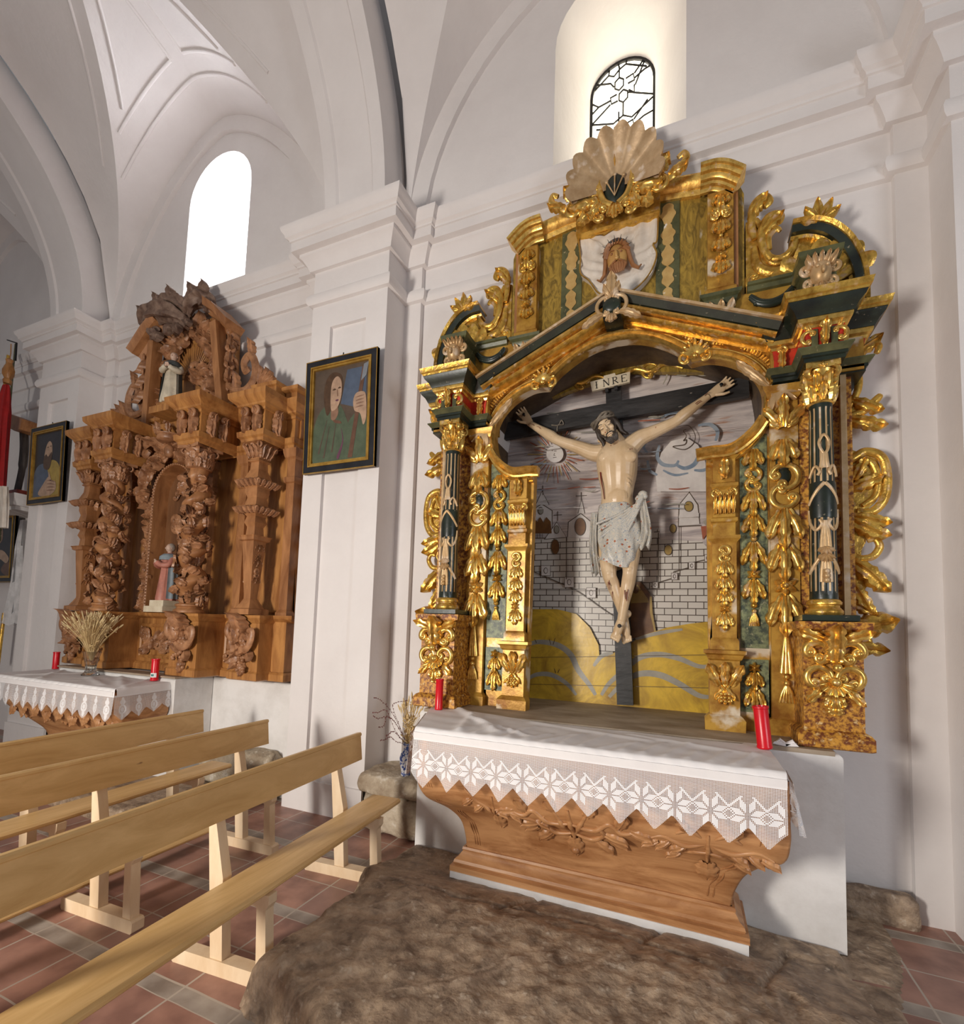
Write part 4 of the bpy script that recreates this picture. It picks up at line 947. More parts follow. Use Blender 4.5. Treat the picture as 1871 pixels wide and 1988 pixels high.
# ------------------------------------------------------------------ far left bay: banner, carved bracket, veil
bx_, bz_ = at(0, 760, 3.25)
t = thing('processional_banner', 'furled red banner with a gilt knobbed top at the left edge', 'banner', (-8.25, 3.2, 1.0))
P = [bp_(-8, 1100, 3.2), bp_(3, 830, 3.2), bp_(16, 690, 3.2)]
mb = MB(); mb.tube(catmull(P, 6), .018, 8); mb.build('pole', M_['gold'], t)
def clothfold(mb, P, rad, n=26, ridges=7, seed=0):
    P = catmull(P, 8); rows = []
    for i, p in enumerate(P):
        k = i/(len(P)-1); r = rad(k); rows.append([(p.x+r*(1+.18*sin(ridges*2*pi*j/n+seed+k*2))*cos(2*pi*j/n), p.y+r*.55*(1+.18*sin(ridges*2*pi*j/n+seed+k*2))*sin(2*pi*j/n), p.z) for j in range(n)])
    mb.grid(rows, closed_u=True, cap=True)
mb = MB(); clothfold(mb, [bp_(12, 748, 3.2), bp_(6, 800, 3.2), bp_(0, 880, 3.2), bp_(-4, 950, 3.2)], lambda k: lerp(.05, .11, min(1, k*3))); mb.build('red_velvet', mat('red_velvet', (.42,.012,.012), .8, bump=.1), t, smooth=60)
mb = MB(); x_, z_ = at(14, 745, 3.2)
mb.lathe([(.045,0),(.05,.04),(.035,.07),(.055,.12),(.06,.18),(.045,.24),(.03,.28),(.045,.32),(.02,.34)], (x_, 3.2, z_), 14, flute=lambda a, h: 1+.12*sin(a*4+h*20)); mb.tube([(x_, 3.2, z_+.33), (x_+.01, 3.2, z_+.42), (x_-.01, 3.2, z_+.55)], .006, 6); mb.build('gilt_finial', M_['wood_or'], t)
mb = MB(); clothfold(mb, [bp_(8, 945, 3.2), bp_(9, 985, 3.2), bp_(8, 1025, 3.2)], lambda k: .06, seed=2); mb.build('cream_fringe', M_['veil'], t, smooth=60)
t = thing('metal_cross_staff', 'thin brown staff with a T-shaped iron top, beside the red banner', 'staff', (-8.6, 3.4, 1.0))
mb = MB(); mb.tube([bp_(-2, 1050, 3.4), bp_(14, 840, 3.4), bp_(30, 668, 3.4)], [.02, .016, .01], 8); mb.build('shaft', M_['olive'], t)
mb = MB(); mb.tube([bp_(14, 660, 3.4), bp_(33, 666, 3.4)], .008, 6); mb.tube([bp_(32, 666, 3.4), bp_(30, 700, 3.4)], .012, 6); mb.build('iron_top', M_['iron'], t)
t = thing('carved_bracket', 'reddish wooden block on a curved dark post, left of the bearded man painting', 'wooden stand', (-8.5, 3.5, 3.2))
A = bp_(25, 805, 3.5); B2 = bp_(64, 820, 3.5); C2 = bp_(55, 838, 3.5); D2 = bp_(25, 830, 3.5)
mb = MB(); mb.prism([(A[0], A[2]), (B2[0], B2[2]), (B2[0]-.03, C2[2]-.02), (C2[0]-.06, C2[2]-.03), (D2[0], D2[2])], 3.38, 3.62); mb.build('head_block', M_['wood_dk'], t, smooth=20)
mb = MB(); mb.tube(catmull([bp_(46, 832, 3.5), bp_(47, 870, 3.5), bp_(43, 910, 3.5), bp_(34, 952, 3.5)], 6), [.05]*12+[.04]*7, 8); mb.build('post', M_['hair'], t)
a_ = bp_(8, 950, 3.5); b_ = bp_(58, 962, 3.5)
mb = MB(); mb.box((a_[0], 3.36, b_[2]-.02), (b_[0], 3.70, b_[2]+.05)); mb.build('shelf', mat('red_brown_shelf', (.22,.035,.02), .5), t, smooth=0)
mb = MB(); mb.box((-9.4, 3.30, 3.03), (-8.08, 3.71, b_[2]-.02)); mb.box((-9.4, 3.34, 2.98), (-8.12, 3.71, 3.03)); tag(mb.build('plaster_shelf', plaster_w, smooth=0), 'thick white plaster ledge below the carved bracket at the left edge', 'ledge')
veilm = mat('tulle', (.80,.79,.79), .9, bump=.1, alpha=.72)
mb = MB(); P = [(47, 1010), (40, 1060), (33, 1130), (26, 1190), (22, 1212)]; rows = []
for k, (px, py) in enumerate(P):
    x_, z_ = at(px, py, 3.48); w_ = lerp(.10, .42, k/4); rows.append([(x_-w_*.55+w_*j/14, 3.48+.03*sin(j*1.7+k), z_+.02*sin(j*2.2)*k/4) for j in range(15)])
mb.grid(rows); o = tag(mb.build('tulle_veil', veilm, smooth=60), 'white see-through veil hanging beside the dark painting at the left edge', 'veil')
mb = MB(); mb.tube([bp_(8, 1190, 3.5), bp_(-4, 1290, 3.5)], .022, 8); tag(mb.build('gilt_pole', M_['gold'], smooth=60), 'piece of gilt pole cut by the left edge, below the white veil', 'pole')
# ------------------------------------------------------------------ the gilded altarpiece
GX, GZ = -.49, 1.02
ga = thing('gilded_altarpiece', 'large gilded altarpiece with green fluted columns framing the crucifix', 'altarpiece', (GX, 3.5, GZ))
G, GB, GP, OC, SPK, GM, DG, OL, RD, MG = (M_[k] for k in ('gold', 'gold_br', 'gold_pale', 'ochre', 'speckle', 'green_marble', 'dkgreen', 'olive', 'red', 'marble_gold'))
def F(y, u=0, v=0, **k): return frame(GX+u, y, v, **k)
def sym(mb, fn):
    """run fn once on each side; local u is measured from the axis"""
    for s_ in (-1, 1): fn(s_)
HALF = [(.60, 2.80), (.74, 2.81), (.85, 2.90), (.92, 3.02), (.94, 3.18), (.91, 3.29), (.84, 3.38), (.74, 3.45), (.62, 3.49), (.51, 3.485)]
HALF2 = [(.51, 3.485), (.43, 3.58), (.28, 3.68), (.14, 3.735), (0, 3.75)]
def smooth2(P, n=6): return [(p.x, p.y) for p in catmull([(a, b, 0) for a, b in P], n)]
arch_r = smooth2(HALF)+smooth2(HALF2)[1:]
arch_open = [(.62, 1.02)]+arch_r+[(-a, b) for a, b in reversed(arch_r[:-1])]+[(-.62, 1.02)]
board = [(-1.18, 1.02), (-1.18, 3.50), (-.98, 3.57), (0, 3.99), (.98, 3.57), (1.18, 3.50), (1.18, 1.02)]
mb = MB(); mb.T = None
pts = [(GX+a, b) for a, b in board]; hole = [(GX+a, b) for a, b in reversed(arch_open)]
# the board as one ring: outer outline joined to the opening along the floor line
ring = [(GX-1.18, 1.02), (GX-1.18, 3.50), (GX-.98, 3.57), (GX, 3.99), (GX+.98, 3.57), (GX+1.18, 3.50), (GX+1.18, 1.02)]+[(GX+a, b) for a, b in arch_open]
mb.prism(ring, 3.50, 3.58)
mb.build('arch_board', OC, ga, smooth=0)
for s_ in (-1, 1):        # side panels of green marbling and niche cheeks
    mb = MB()
    for z0, z1 in ((1.14, 1.47), (1.54, 2.92)): mb.prism([(GX+s_*.80, z0), (GX+s_*.955, z0), (GX+s_*.955, z1), (GX+s_*.88, min(z1, z1)), (GX+s_*.80, z1-.08 if z1 > 2 else z1)], 3.492, 3.51)
    mb.build('marbled_panel', GM, ga, smooth=0)
# the back of the niche: painted boards (castle, hills, sky)
YB = 4.14
pk = ['sky', 'hill', 'line', 'brick', 'blue', 'red', 'white', 'grey', 'doorb', 'yellow']
pmt = {}
pmt['sky'] = mat('painted_sky', (.70,.62,.58), .35, 0, col2=(.36,.31,.31), scale=5, range=(.35,.6), stretch=(.35,1,3.2), dist=1.2, col3=(.42,.22,.14), scale3=7, range3=(.60,.68), bump=.05)
pmt['hill'] = mat('painted_hill', (.76,.49,.05), .3, 0, col2=(.36,.20,.03), scale=3, range=(.32,.62), dist=1.5, bump=.05)
pmt['line'] = mat('painted_line', (.10,.065,.04), .4, 0, bump=0)
pmt['blue'] = mat('painted_blue', (.17,.23,.31), .35, 0, col2=(.34,.38,.42), scale=9, bump=0)
pmt['red'] = mat('painted_red', (.42,.12,.06), .35, 0, bump=0); pmt['white'] = mat('painted_white', (.76,.71,.67), .35, 0, col2=(.60,.55,.52), scale=6, bump=0)
pmt['grey'] = mat('painted_grey', (.30,.28,.24), .35, 0, col2=(.42,.38,.30), scale=8, bump=0); pmt['doorb'] = mat('painted_brown', (.22,.10,.03), .35, 0, col2=(.12,.05,.02), scale=8, bump=0)
pmt['yellow'] = mat('painted_yellow', (.45,.30,.08), .35, 0, bump=0)
bm_ = bpy.data.materials.new('painted_masonry'); bm_.use_nodes = True; nt = bm_.node_tree; N = nt.nodes; tcn = N.new('ShaderNodeTexCoord'); sx = N.new('ShaderNodeSeparateXYZ'); cb = N.new('ShaderNodeCombineXYZ'); bt = N.new('ShaderNodeTexBrick')
nt.links.new(tcn.outputs['Object'], sx.inputs[0]); nt.links.new(sx.outputs[0], cb.inputs[0]); nt.links.new(sx.outputs[2], cb.inputs[1]); nt.links.new(cb.outputs[0], bt.inputs['Vector'])
bt.inputs['Scale'].default_value = 1; bt.inputs['Brick Width'].default_value = .115; bt.inputs['Row Height'].default_value = .052; bt.inputs['Mortar Size'].default_value = .0035; bt.inputs['Mortar Smooth'].default_value = .1
bt.inputs['Color1'].default_value = (.60,.56,.50,1); bt.inputs['Color2'].default_value = (.68,.63,.57,1); bt.inputs['Mortar'].default_value = (.07,.045,.03,1)
nt.links.new(bt.outputs[0], N['Principled BSDF'].inputs['Base Color']); N['Principled BSDF'].inputs['Roughness'].default_value = .35; pmt['brick'] = bm_
mb = MB(); lay_n = [0]
def Q(px, py): return at(px, py, YB)
def lay(poly, key, wpx=True):
    lay_n[0] += 1; y = YB-.0004*lay_n[0]
    P = [Q(*p) for p in poly] if wpx else poly
    tris = tessellate_polygon([[Vector((a, b, 0)) for a, b in P]]); mb.add([(a, y, b) for a, b in P], [tuple(t) for t in tris], pk.index(key))
def stroke(pts, key, w=.006, smooth=True):
    P = [Q(*p) for p in pts]; lay_n[0] += 1; y = YB-.0004*lay_n[0]
    if smooth and len(P) > 2: P = [(p.x, p.y) for p in catmull([(a, b, 0) for a, b in P], 6)]
    rows = []
    for i, (a, b) in enumerate(P):
        A = Vector(P[max(i-1, 0)]); B2 = Vector(P[min(i+1, len(P)-1)]); d = (B2-A).normalized(); k = w/2*(.5+.5*sin(pi*min(1, (i+.6)/len(P)))); rows.append([(a-d.y*k, y, b+d.x*k), (a+d.y*k, y, b-d.x*k)])
    mb.grid(rows, mi=pk.index(key))
def z8(pts): return [(960+x*.3722, 660+y*.3722) for x, y in pts]
mb.box((GX-1.12, YB, .98), (GX+1.05, YB+.03, 3.95), mi=0)
lay(z8([(150,1050),(150,1660),(1140,1660),(1140,1120),(1080,1050),(860,1040),(860,980),(820,1010),(800,1060),(500,1040),(380,1030),(260,1040)]), 'brick')
for a in ([(185,1010),(195,890),(245,855),(300,890),(300,1010)], [(380,1030),(385,950),(450,905),(505,950),(505,1030)], [(958,970),(962,860),(1015,795),(1060,860),(1070,960)]): lay(z8(a), 'white'); stroke(z8(a), 'line', .009, False)
lay(z8([(260,1040),(325,950),(375,1030)]), 'white'); stroke(z8([(260,1040),(325,950),(375,1030),(260,1040)]), 'line', .008, False)
for a in ([(215,860),(248,790),(285,860)], [(435,905),(455,830),(470,905)]): lay(z8(a), 'white'); stroke(z8(a), 'line', .008, False)
for cx_, cy_, s_ in ((252,780,28), (330,915,22), (452,815,28), (1015,765,34)): stroke(z8([(cx_-s_, cy_), (cx_+s_, cy_-3)]), 'line', .007, False); stroke(z8([(cx_, cy_-20), (cx_, cy_+30)]), 'line', .007, False)
def oval(cx_, cy_, rx, ry, n=18): return [(cx_+rx*cos(2*pi*k/n), cy_+ry*sin(2*pi*k/n)) for k in range(n)]
for cx_, cy_, rx, ry, c in ((242,892,13,18,'grey'), (325,990,13,20,'grey'), (447,975,28,45,'doorb'), (318,1080,20,38,'doorb'), (1012,870,22,26,'yellow'), (905,1097,20,26,'yellow'), (930,985,16,22,'yellow')): lay(z8(oval(cx_, cy_, rx, ry)), c); stroke(z8(oval(cx_, cy_, rx, ry)+[oval(cx_, cy_, rx, ry)[0]]), 'line', .006)
lay(z8([(185,1010),(190,950),(210,930),(225,950),(240,925),(258,955),(272,925),(295,950),(300,1010)]), 'doorb')
stroke(z8([(170,1035),(270,1035)]), 'line', .008, False)
for k in range(6): stroke(z8([(182+k*14, 1012), (182+k*14, 1034)]), 'line', .005, False)
stroke(z8([(955,975),(1075,970)]), 'line', .01, False); stroke(z8([(965,925),(1065,925)]), 'line', .008, False); lay(z8([(963,910),(1065,905),(1065,925),(960,930)]), 'white')
lay(z8([(1075,975),(1140,968),(1085,1045)]), 'red'); lay(z8([(1085,950),(1130,920),(1145,960),(1100,970)]), 'grey')
stroke(z8([(180,1200),(300,1250),(430,1310),(560,1400),(620,1440)]), 'line', .009); stroke(z8([(815,1290),(840,1270),(925,1245),(935,1210),(1010,1190),(1020,1165),(1090,1150),(1130,1125)]), 'line', .008, False)
for cx_, cy_, r in ((182,1185,20), (270,1205,24), (392,1265,24), (506,1320,24), (838,1280,14), (938,1235,16), (1028,1180,16), (1110,1140,16)):
    sq = [(cx_-r, cy_-r*1.1), (cx_+r, cy_-r*1.1), (cx_+r, cy_+r*1.1), (cx_-r, cy_+r*1.1)]; lay(z8(sq), 'white'); stroke(z8(sq+[sq[0]]), 'line', .006, False); stroke(z8(oval(cx_, cy_, r*.4, r*.6)+[oval(cx_, cy_, r*.4, r*.6)[0]]), 'line', .006)
stroke(z8([(378,1030),(378,1250)]), 'line', .008, False); stroke(z8([(855,1010),(855,1270)]), 'line', .008, False); stroke(z8([(962,975),(962,1200)]), 'line', .007, False)
lay(z8([(700,1560),(700,1330),(735,1262),(765,1262),(820,1340),(820,1420),(838,1520),(800,1540)]), 'doorb'); lay(z8([(712,1340),(745,1275),(800,1350),(805,1370),(712,1375)]), 'yellow'); lay(z8(oval(738,1305,16,20)), 'doorb'); stroke(z8([(700,1330),(735,1262),(765,1262),(825,1340)]), 'line', .01, False)
stroke(z8([(815,1340),(818,1420),(838,1520)]), 'yellow', .02, False)
lay(z8([(90,2000),(90,1420),(200,1405),(330,1405),(430,1430),(500,1500),(545,1590),(550,1650),(600,1640),(680,1610),(760,1545),(900,1500),(1020,1480),(1160,1465),(1160,2000)]), 'hill')
for a, w_ in (([(160,1600),(230,1575),(330,1590),(400,1640),(440,1720),(500,1800),(530,1850)], .05), ([(160,1780),(220,1745),(300,1745),(380,1790),(430,1850)], .04), ([(520,1700),(560,1650),(620,1630)], .035), ([(560,1850),(600,1790),(680,1720),(760,1655),(860,1640),(960,1660),(1060,1700),(1130,1700)], .045), ([(600,1860),(680,1780),(760,1740),(860,1745),(960,1790),(1060,1850),(1120,1860)], .05), ([(740,1560),(850,1530),(980,1510)], .03)): stroke(z8(a), 'grey', w_)
for a in ([(300,1590),(290,1560)], [(310,1590),(322,1555)], [(225,1580),(215,1560)], [(325,1735),(318,1712)], [(335,1735),(345,1715)]): stroke(z8(a), 'line', .005, False)
# sun, moon and clouds
sun = (322, 605)
for k in range(30):
    a = 2*pi*k/30; r1 = 62; r2 = 150 if k % 2 else 115; stroke(z8([(sun[0]+r1*cos(a), sun[1]+r1*sin(a)), (sun[0]+r2*cos(a)*.95, sun[1]+r2*sin(a))]), 'red' if k % 3 else 'yellow', .010, False)
lay(z8(oval(sun[0], sun[1], 44, 44)), 'white')
for a in ([(318,590),(330,590)], [(305,588),(312,588)], [(320,600),(316,612),(324,614)], [(312,624),(330,622)]): stroke(z8(a), 'line', .006, False)
lay(z8([(850,800),(840,700),(870,600),(920,540),(1000,520),(1060,560),(1090,620),(1110,700),(1120,800)]), 'white')
for a, w_ in (([(860,560),(850,620),(880,660),(940,665),(960,640)], .03), ([(945,660),(990,680),(1040,660),(1065,610),(1050,580)], .035), ([(880,690),(940,715),(1010,705)], .02), ([(1040,690),(1090,690),(1140,660)], .025), ([(800,540),(780,570),(800,600)], .02), ([(800,640),(810,690),(850,715)], .025), ([(1060,460),(1120,455),(1160,490),(1150,540)], .03), ([(870,420),(910,400),(960,395)], .02), ([(620,140),(680,120),(700,150),(660,180)], .014), ([(740,150),(800,110),(850,130)], .014), ([(950,110),(960,160),(1000,200),(950,200)], .014), ([(1040,110),(1030,160),(1070,200),(1130,190),(1120,150),(1090,150)], .016), ([(1170,100),(1230,90),(1260,130)], .014), ([(420,140),(400,190),(430,230),(480,230)], .018), ([(520,110),(500,160),(540,200)], .016), ([(300,250),(290,290),(330,320)], .018), ([(380,190),(350,240),(380,280)], .016), ([(560,230),(600,180),(640,190)], .014), ([(880,250),(900,200),(870,170)], .012), ([(960,90),(1000,80),(1020,110)], .012)): stroke(z8(a), 'blue' if a[0][1] > 380 else 'grey', w_)
stroke(z8([(950,470),(1010,462),(1045,510),(1035,555),(990,585),(930,570),(990,560),(1000,535),(985,540),(1000,515),(985,490),(1000,480)]), 'line', .007)
rnd = random.Random(5)
for k in range(70):
    yy = rnd.uniform(380, 900); xx = rnd.uniform(150, 1130); l = rnd.uniform(40, 130)
    if (800 < xx < 1130 and 440 < yy < 780) or (250 < xx < 400 and 520 < yy < 700): continue
    stroke(z8([(xx, yy), (xx+l*.5, yy+rnd.uniform(-5, 5)), (xx+l, yy-rnd.uniform(0, 8))]), rnd.choice(['blue', 'grey', 'red', 'white', 'grey']), rnd.uniform(.006, .014))
for a in ([(70,625),(500,560),(1320,480)], [(160,1310),(620,1312),(1130,1300)], [(150,1655),(1130,1640)], [(150,1790),(1130,1810)], [(180,170),(700,110),(1020,80)]): stroke(z8(a), 'line', .004, False)
mb.build('painted_back_panel', [pmt[k] for k in pk], ga, smooth=0, merge=False)
mb = MB(); mb.prism([(GX-.9, 3.62), (GX, 3.80), (GX+.9, 3.62), (GX+.9, 3.95), (GX-.9, 3.95)], YB-.10, YB-.05); mb.build('upper_niche_board', M_['marble_gold'], ga, smooth=0)
mb = MB(); NL = [(GX+a, b) for a, b in ((-1.06, 1.0), (.96, 1.0), (.96, 3.3), (.93, 3.52), (.54, 3.71), (.19, 3.83), (-.19, 3.83), (-.54, 3.71), (-1.0, 3.52), (-1.06, 3.3))]
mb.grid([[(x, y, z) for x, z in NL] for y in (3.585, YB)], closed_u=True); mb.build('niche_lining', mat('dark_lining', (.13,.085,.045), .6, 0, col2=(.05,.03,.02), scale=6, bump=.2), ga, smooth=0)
mb = MB(); mb.T = F(YB-.10)
for u in (-.36, .2): vine(mb, [(u-.25, 3.74), (u-.12, 3.80), (u, 3.76), (u+.12, 3.80), (u+.25, 3.74)], .02); cscroll(mb, (u, 3.77), .06, 0, pi*1.5, .014)
mb.build('niche_scrollwork', G, ga, smooth=60)
mb = MB(); mb.box((GX-1.26, 3.105, .995), (GX+1.20, 4.15, 1.022)); mb.build('sill_board', mat('dusty_sill', (.50,.41,.31), .7, col2=(.28,.21,.14), scale=6, stretch=(.4,1,1), bump=.3), ga, smooth=0)

# arch mouldings and gable
PROF_ARCH = [(0, 0), (0, .04), (-.009, .052), (-.018, .042), (-.023, .042), (-.033, .058), (-.044, .046), (-.049, .03), (-.058, .032), (-.063, .018), (-.063, 0)]
mb = MB(); L = [(GX+a, b) for a, b in arch_r]+[(GX-a, b) for a, b in reversed(arch_r[:-1])]
mb.sweep(L, PROF_ARCH, plane='xz', base=3.50, flip=1); mb.build('arch_moulding', GB, ga, smooth=40)
gab = [(GX+1.02, 3.545), (GX, 4.0), (GX-1.02, 3.545)]
for o, w_, d, m_, nm in ((.0, .018, .245, GP, 'gable_fillet'), (-.018, .036, .225, DG, 'gable_band'), (-.054, .026, .18, GB, 'gable_moulding'), (-.080, .034, .13, G, 'gable_moulding'), (-.114, .014, .06, GB, 'gable_fillet')):
    mb = MB(); r = w_/2
    prof = [(o, 0), (o, d), (o-w_, d*(.86 if w_ > .02 else 1)), (o-w_, 0)] if w_ not in (.026, .034) else [(o, 0), (o, d-.01), (o-w_*.2, d+.008), (o-w_*.5, d+.015), (o-w_*.8, d+.006), (o-w_, d-.012), (o-w_, 0)]
    mb.sweep(gab, prof, plane='xz', base=3.50, flip=-1 if False else -1); mb.build(nm, m_, ga, smooth=40)
# reeded strips along the arch and palmettes at the cusps
def along(P, spacing, fn):
    P = [Vector(p) for p in P]; acc = 0
    for a, b in zip(P, P[1:]):
        d = (b-a).length; 
        while acc < d: q = a.lerp(b, acc/d); fn(q, (b-a).normalized()); acc += spacing
        acc -= d
for s_ in (-1, 1):
    mb = MB(); mb.T = F(3.47)
    def dent(q, d, s_=s_): n = Vector((d.y, -d.x)) if True else d; q2 = q+n*.074; mb.tube([(s_*q2.x, q2.y, .01), (s_*(q2.x+n.x*.032), q2.y+n.y*.032, .01)], .0085, 6, 1, (0, 0, 1))
    along(smooth2(HALF2)[3:-3], .017, dent); along(smooth2(HALF)[30:-6], .017, dent); mb.build('reeded_strip', GB, ga, smooth=60)
    mb = MB(); mb.T = F(3.455, s_*.53, 3.50)
    for k in range(-3, 4): leaf(mb, 0, .0, k*.42, .12-.008*abs(k), .045, .03, 1, .3, 8, 5)
    cscroll(mb, (-.06, 0), .035, pi*.2, pi*1.6, .012); cscroll(mb, (.06, 0), .035, pi*.8, -pi*.6, .012); mb.ball((0, -.01, .03), .022); mb.build('palmette', GB, ga, smooth=60)
    mb = MB(); mb.T = F(3.46, s_*.99, 3.19)
    for k in range(-2, 3): leaf(mb, 0, 0, -s_*.6+pi+k*.35, .15, .05, .03, 2, .3, 8, 5)
    leaf(mb, -s_*.02, .02, s_*-.75, .28, .07, .03, 5, .2); mb.build('corner_leaf', GP, ga, smooth=60)
# keystone cartouche
mb = MB(); mb.T = F(3.26, 0, 3.87)
for s_ in (-1, 1):
    cscroll(mb, (s_*.035, .0), .065, s_*0+(pi/2 if s_ > 0 else pi/2), (pi/2-s_*pi), .014, .3, .3); leaf(mb, s_*.06, -.06, s_*1.9, .16, .06, .03, 4, .3, bend=.4*s_)
leaf(mb, 0, .05, 0, .17, .09, .035, 4, .4); leaf(mb, 0, .05, .5, .11, .06, .03, 3, .3); leaf(mb, 0, .05, -.5, .11, .06, .03, 3, .3); husk(mb, 0, -.07, .07, .07, .03)
mb.build('keystone_cartouche', GP, ga, smooth=60)
mb = MB(); mb.T = F(3.262, 0, 3.87); mb.ball((0, 0, 0), .062, 14, 10, sc=(1, .9, .35)); mb.T = None; mb.box((GX-.06, 3.262, 3.80), (GX+.06, 3.45, 3.94)); mb.build('cartouche_field', DG, ga, smooth=60)

# piers, drops, columns, entablatures on either side
DROP_BIG = [('crest', 1.6), ('husk', .9), ('scroll', 1.7), ('husk', 1.3), ('husk', 1.2), ('rose', .7), ('husk', 1.3), ('cloth', 1.5), ('bead', .25), ('tassel', .8)]
DROP_MID = [('husk', .8), ('scroll', 1.0), ('husk', 1.0), ('husk', .9), ('bead', .3), ('husk', 1.1), ('rose', .5), ('husk', .9), ('bead', .3), ('tassel', .7)]
DROP_SM = [('scroll', .9), ('husk', .8), ('husk', .8), ('husk', .7), ('rose', .5), ('husk', .8)]
def stepbox(mb, u0, u1, y, prof, back=3.5):
    """moulded block: sweep prof round front and sides"""
    a, b = GX+min(u0, u1), GX+max(u0, u1); mb.sweep([(a, back), (a, y), (b, y), (b, back)], prof+[(-(b-a)/2, prof[-1][1])], plane='xy', flip=-1)
for s_ in (-1, 1):
    sd = 'left' if s_ < 0 else 'right'; U = lambda u: GX+s_*u
    # inner pier
    mb = MB(); stepbox(mb, s_*.62, s_*.79, 3.43, [(.0, 1.022), (.028, 1.022), (.03, 1.09), (.015, 1.11), (.0, 1.12), (0, 1.455), (.012, 1.465), (.02, 1.49), (.035, 1.50), (.035, 1.52), (0, 1.525)]); mb.build('pier_pedestal', OC, ga, smooth=30)
    mb = MB(); stepbox(mb, s_*.635, s_*.775, 3.44, [(.012, 1.525), (.012, 1.58), (.004, 1.595), (0, 1.60), (0, 2.20), (.005, 2.215), (.022, 2.235), (.022, 2.255), (-.005, 2.26), (-.005, 2.34), (.008, 2.35), (.008, 2.37), (-.005, 2.38), (-.005, 2.56), (.012, 2.58), (.012, 2.60), (-.005, 2.61), (-.005, 2.76), (.02, 2.78)]); mb.build('pier_shaft', OC, ga, smooth=30)
    mb = MB(); mb.T = F(3.44, s_*.705)
    drop(mb, 0, 2.19, 1.66, .085, .028, DROP_SM); mb.build('leaf_drop', GB, ga, smooth=60)
    mb = MB(); mb.T = F(3.43, s_*.705)
    for k in (-1, 0, 1): leaf(mb, k*.035, 1.30, k*.45, .15, .075, .035, 3, .7)
    for k in (-2, -1, 0, 1, 2): leaf(mb, k*.012, 1.31, pi+k*.35, .13, .05, .028, 3, .4)
    for k in range(9): mb.ball(((k % 3-1)*.022, 1.25-.022*(k//3), .03), .012, 6, 5)
    mb.build('acanthus_mask', GB, ga, smooth=60)
    mb = MB(); mb.T = F(3.44, s_*.705)
    cscroll(mb, (-.045, 2.54), .026, pi*.5, pi*2, .010, .5, .5); cscroll(mb, (.045, 2.54), .026, pi*.5, -pi, .010, .5, .5)
    for k in range(-2, 3): leaf(mb, k*.026, 2.40, 0, .12, .035, .03, 1, .8)
    leaf(mb, 0, 2.63, 0, .13, .07, .045, 3, .5); leaf(mb, 0, 2.75, pi, .12, .06, .05, 3, .5); mb.build('pier_capital', GB, ga, smooth=60)
    # curved console moulding running from the pier top to the arch
    mb = MB(); C_ = smooth2([(.535, 2.825), (.62, 2.835), (.74, 2.84), (.845, 2.92), (.90, 3.0)], 6)
    mb.sweep([(U(a), b) for a, b in C_], [(0, -.5), (0, .05), (-.02, .07), (-.028, .07), (-.045, .05), (-.052, .03), (-.065, .03), (-.065, -.5)] if False else [(0, 0), (0, .07), (-.018, .085), (-.026, .075), (-.044, .055), (-.052, .035), (-.065, .03), (-.065, 0)], plane='xz', base=3.44, flip=s_); mb.build('console_moulding', GB, ga, smooth=40)
    # marbled panel drops
    mb = MB(); mb.T = F(3.49, s_*.875); drop(mb, 0, 2.82, 1.68, .095, .035, DROP_MID); mb.build('leaf_drop', G, ga, smooth=60)
    mb = MB(); mb.T = F(3.49, s_*.875); drop(mb, 0, 1.45, 1.16, .085, .03, [('rose', .4), ('husk', .6), ('husk', .8)]); mb.build('leaf_drop', G, ga, smooth=60)
    # outer gold pilaster
    mb = MB(); stepbox(mb, s_*.965, s_*1.12, 3.455, [(.02, 1.022), (.022, 1.09), (.01, 1.11), (0, 1.12), (0, 3.12), (.012, 3.13), (.02, 3.16), (.035, 3.18), (.04, 3.20), (0, 3.21)]); mb.build('pilaster', OC, ga, smooth=30)
    mb = MB(); mb.T = F(3.455, s_*1.04); drop(mb, 0, 3.12, 1.22, .135, .042, DROP_BIG); mb.build('leaf_drop', GB, ga, smooth=60)
    mb = MB(); mb.T = F(3.452, s_*1.04, 2.66); mb.ball((0, .05, 0), .05, 12, 8, sc=(.9, 1.2, .3)); mb.ball((0, -.04, 0), .045, 12, 8, sc=(.9, 1.2, .3)); mb.build('green_inlay', DG, ga, smooth=60)
    # speckled backing behind the column
    mb = MB(); mb.box((U(1.12), 3.47, 1.75), (U(1.40), 3.69, 3.25)); mb.build('column_backing', SPK, ga, smooth=0)
    mb = MB(); mb.box((U(1.335), 3.43, 1.75), (U(1.365), 3.47, 3.25)); mb.build('backing_fillet', GP, ga, smooth=0)
    # pedestal
    cu = 1.205; cy = 3.30
    mb = MB(); stepbox(mb, s_*(cu-.125), s_*(cu+.15), cy-.11, [(.02, 1.022), (.035, 1.03), (.035, 1.09), (.02, 1.11), (.0, 1.12), (0, 1.62), (.01, 1.63), (.012, 1.65), (.035, 1.665), (.04, 1.705), (0, 1.706)], back=3.69); mb.build('pedestal', SPK, ga, smooth=30)
    mb = MB(); stepbox(mb, s_*(cu-.115), s_*(cu+.125), cy-.105, [(.0, 1.707), (.012, 1.712), (.012, 1.742), (0, 1.745)], back=3.69); mb.build('plinth_slab', DG, ga, smooth=30)
    mb = MB(); mb.T = F(cy-.112, s_*(cu+.015), 1.40)
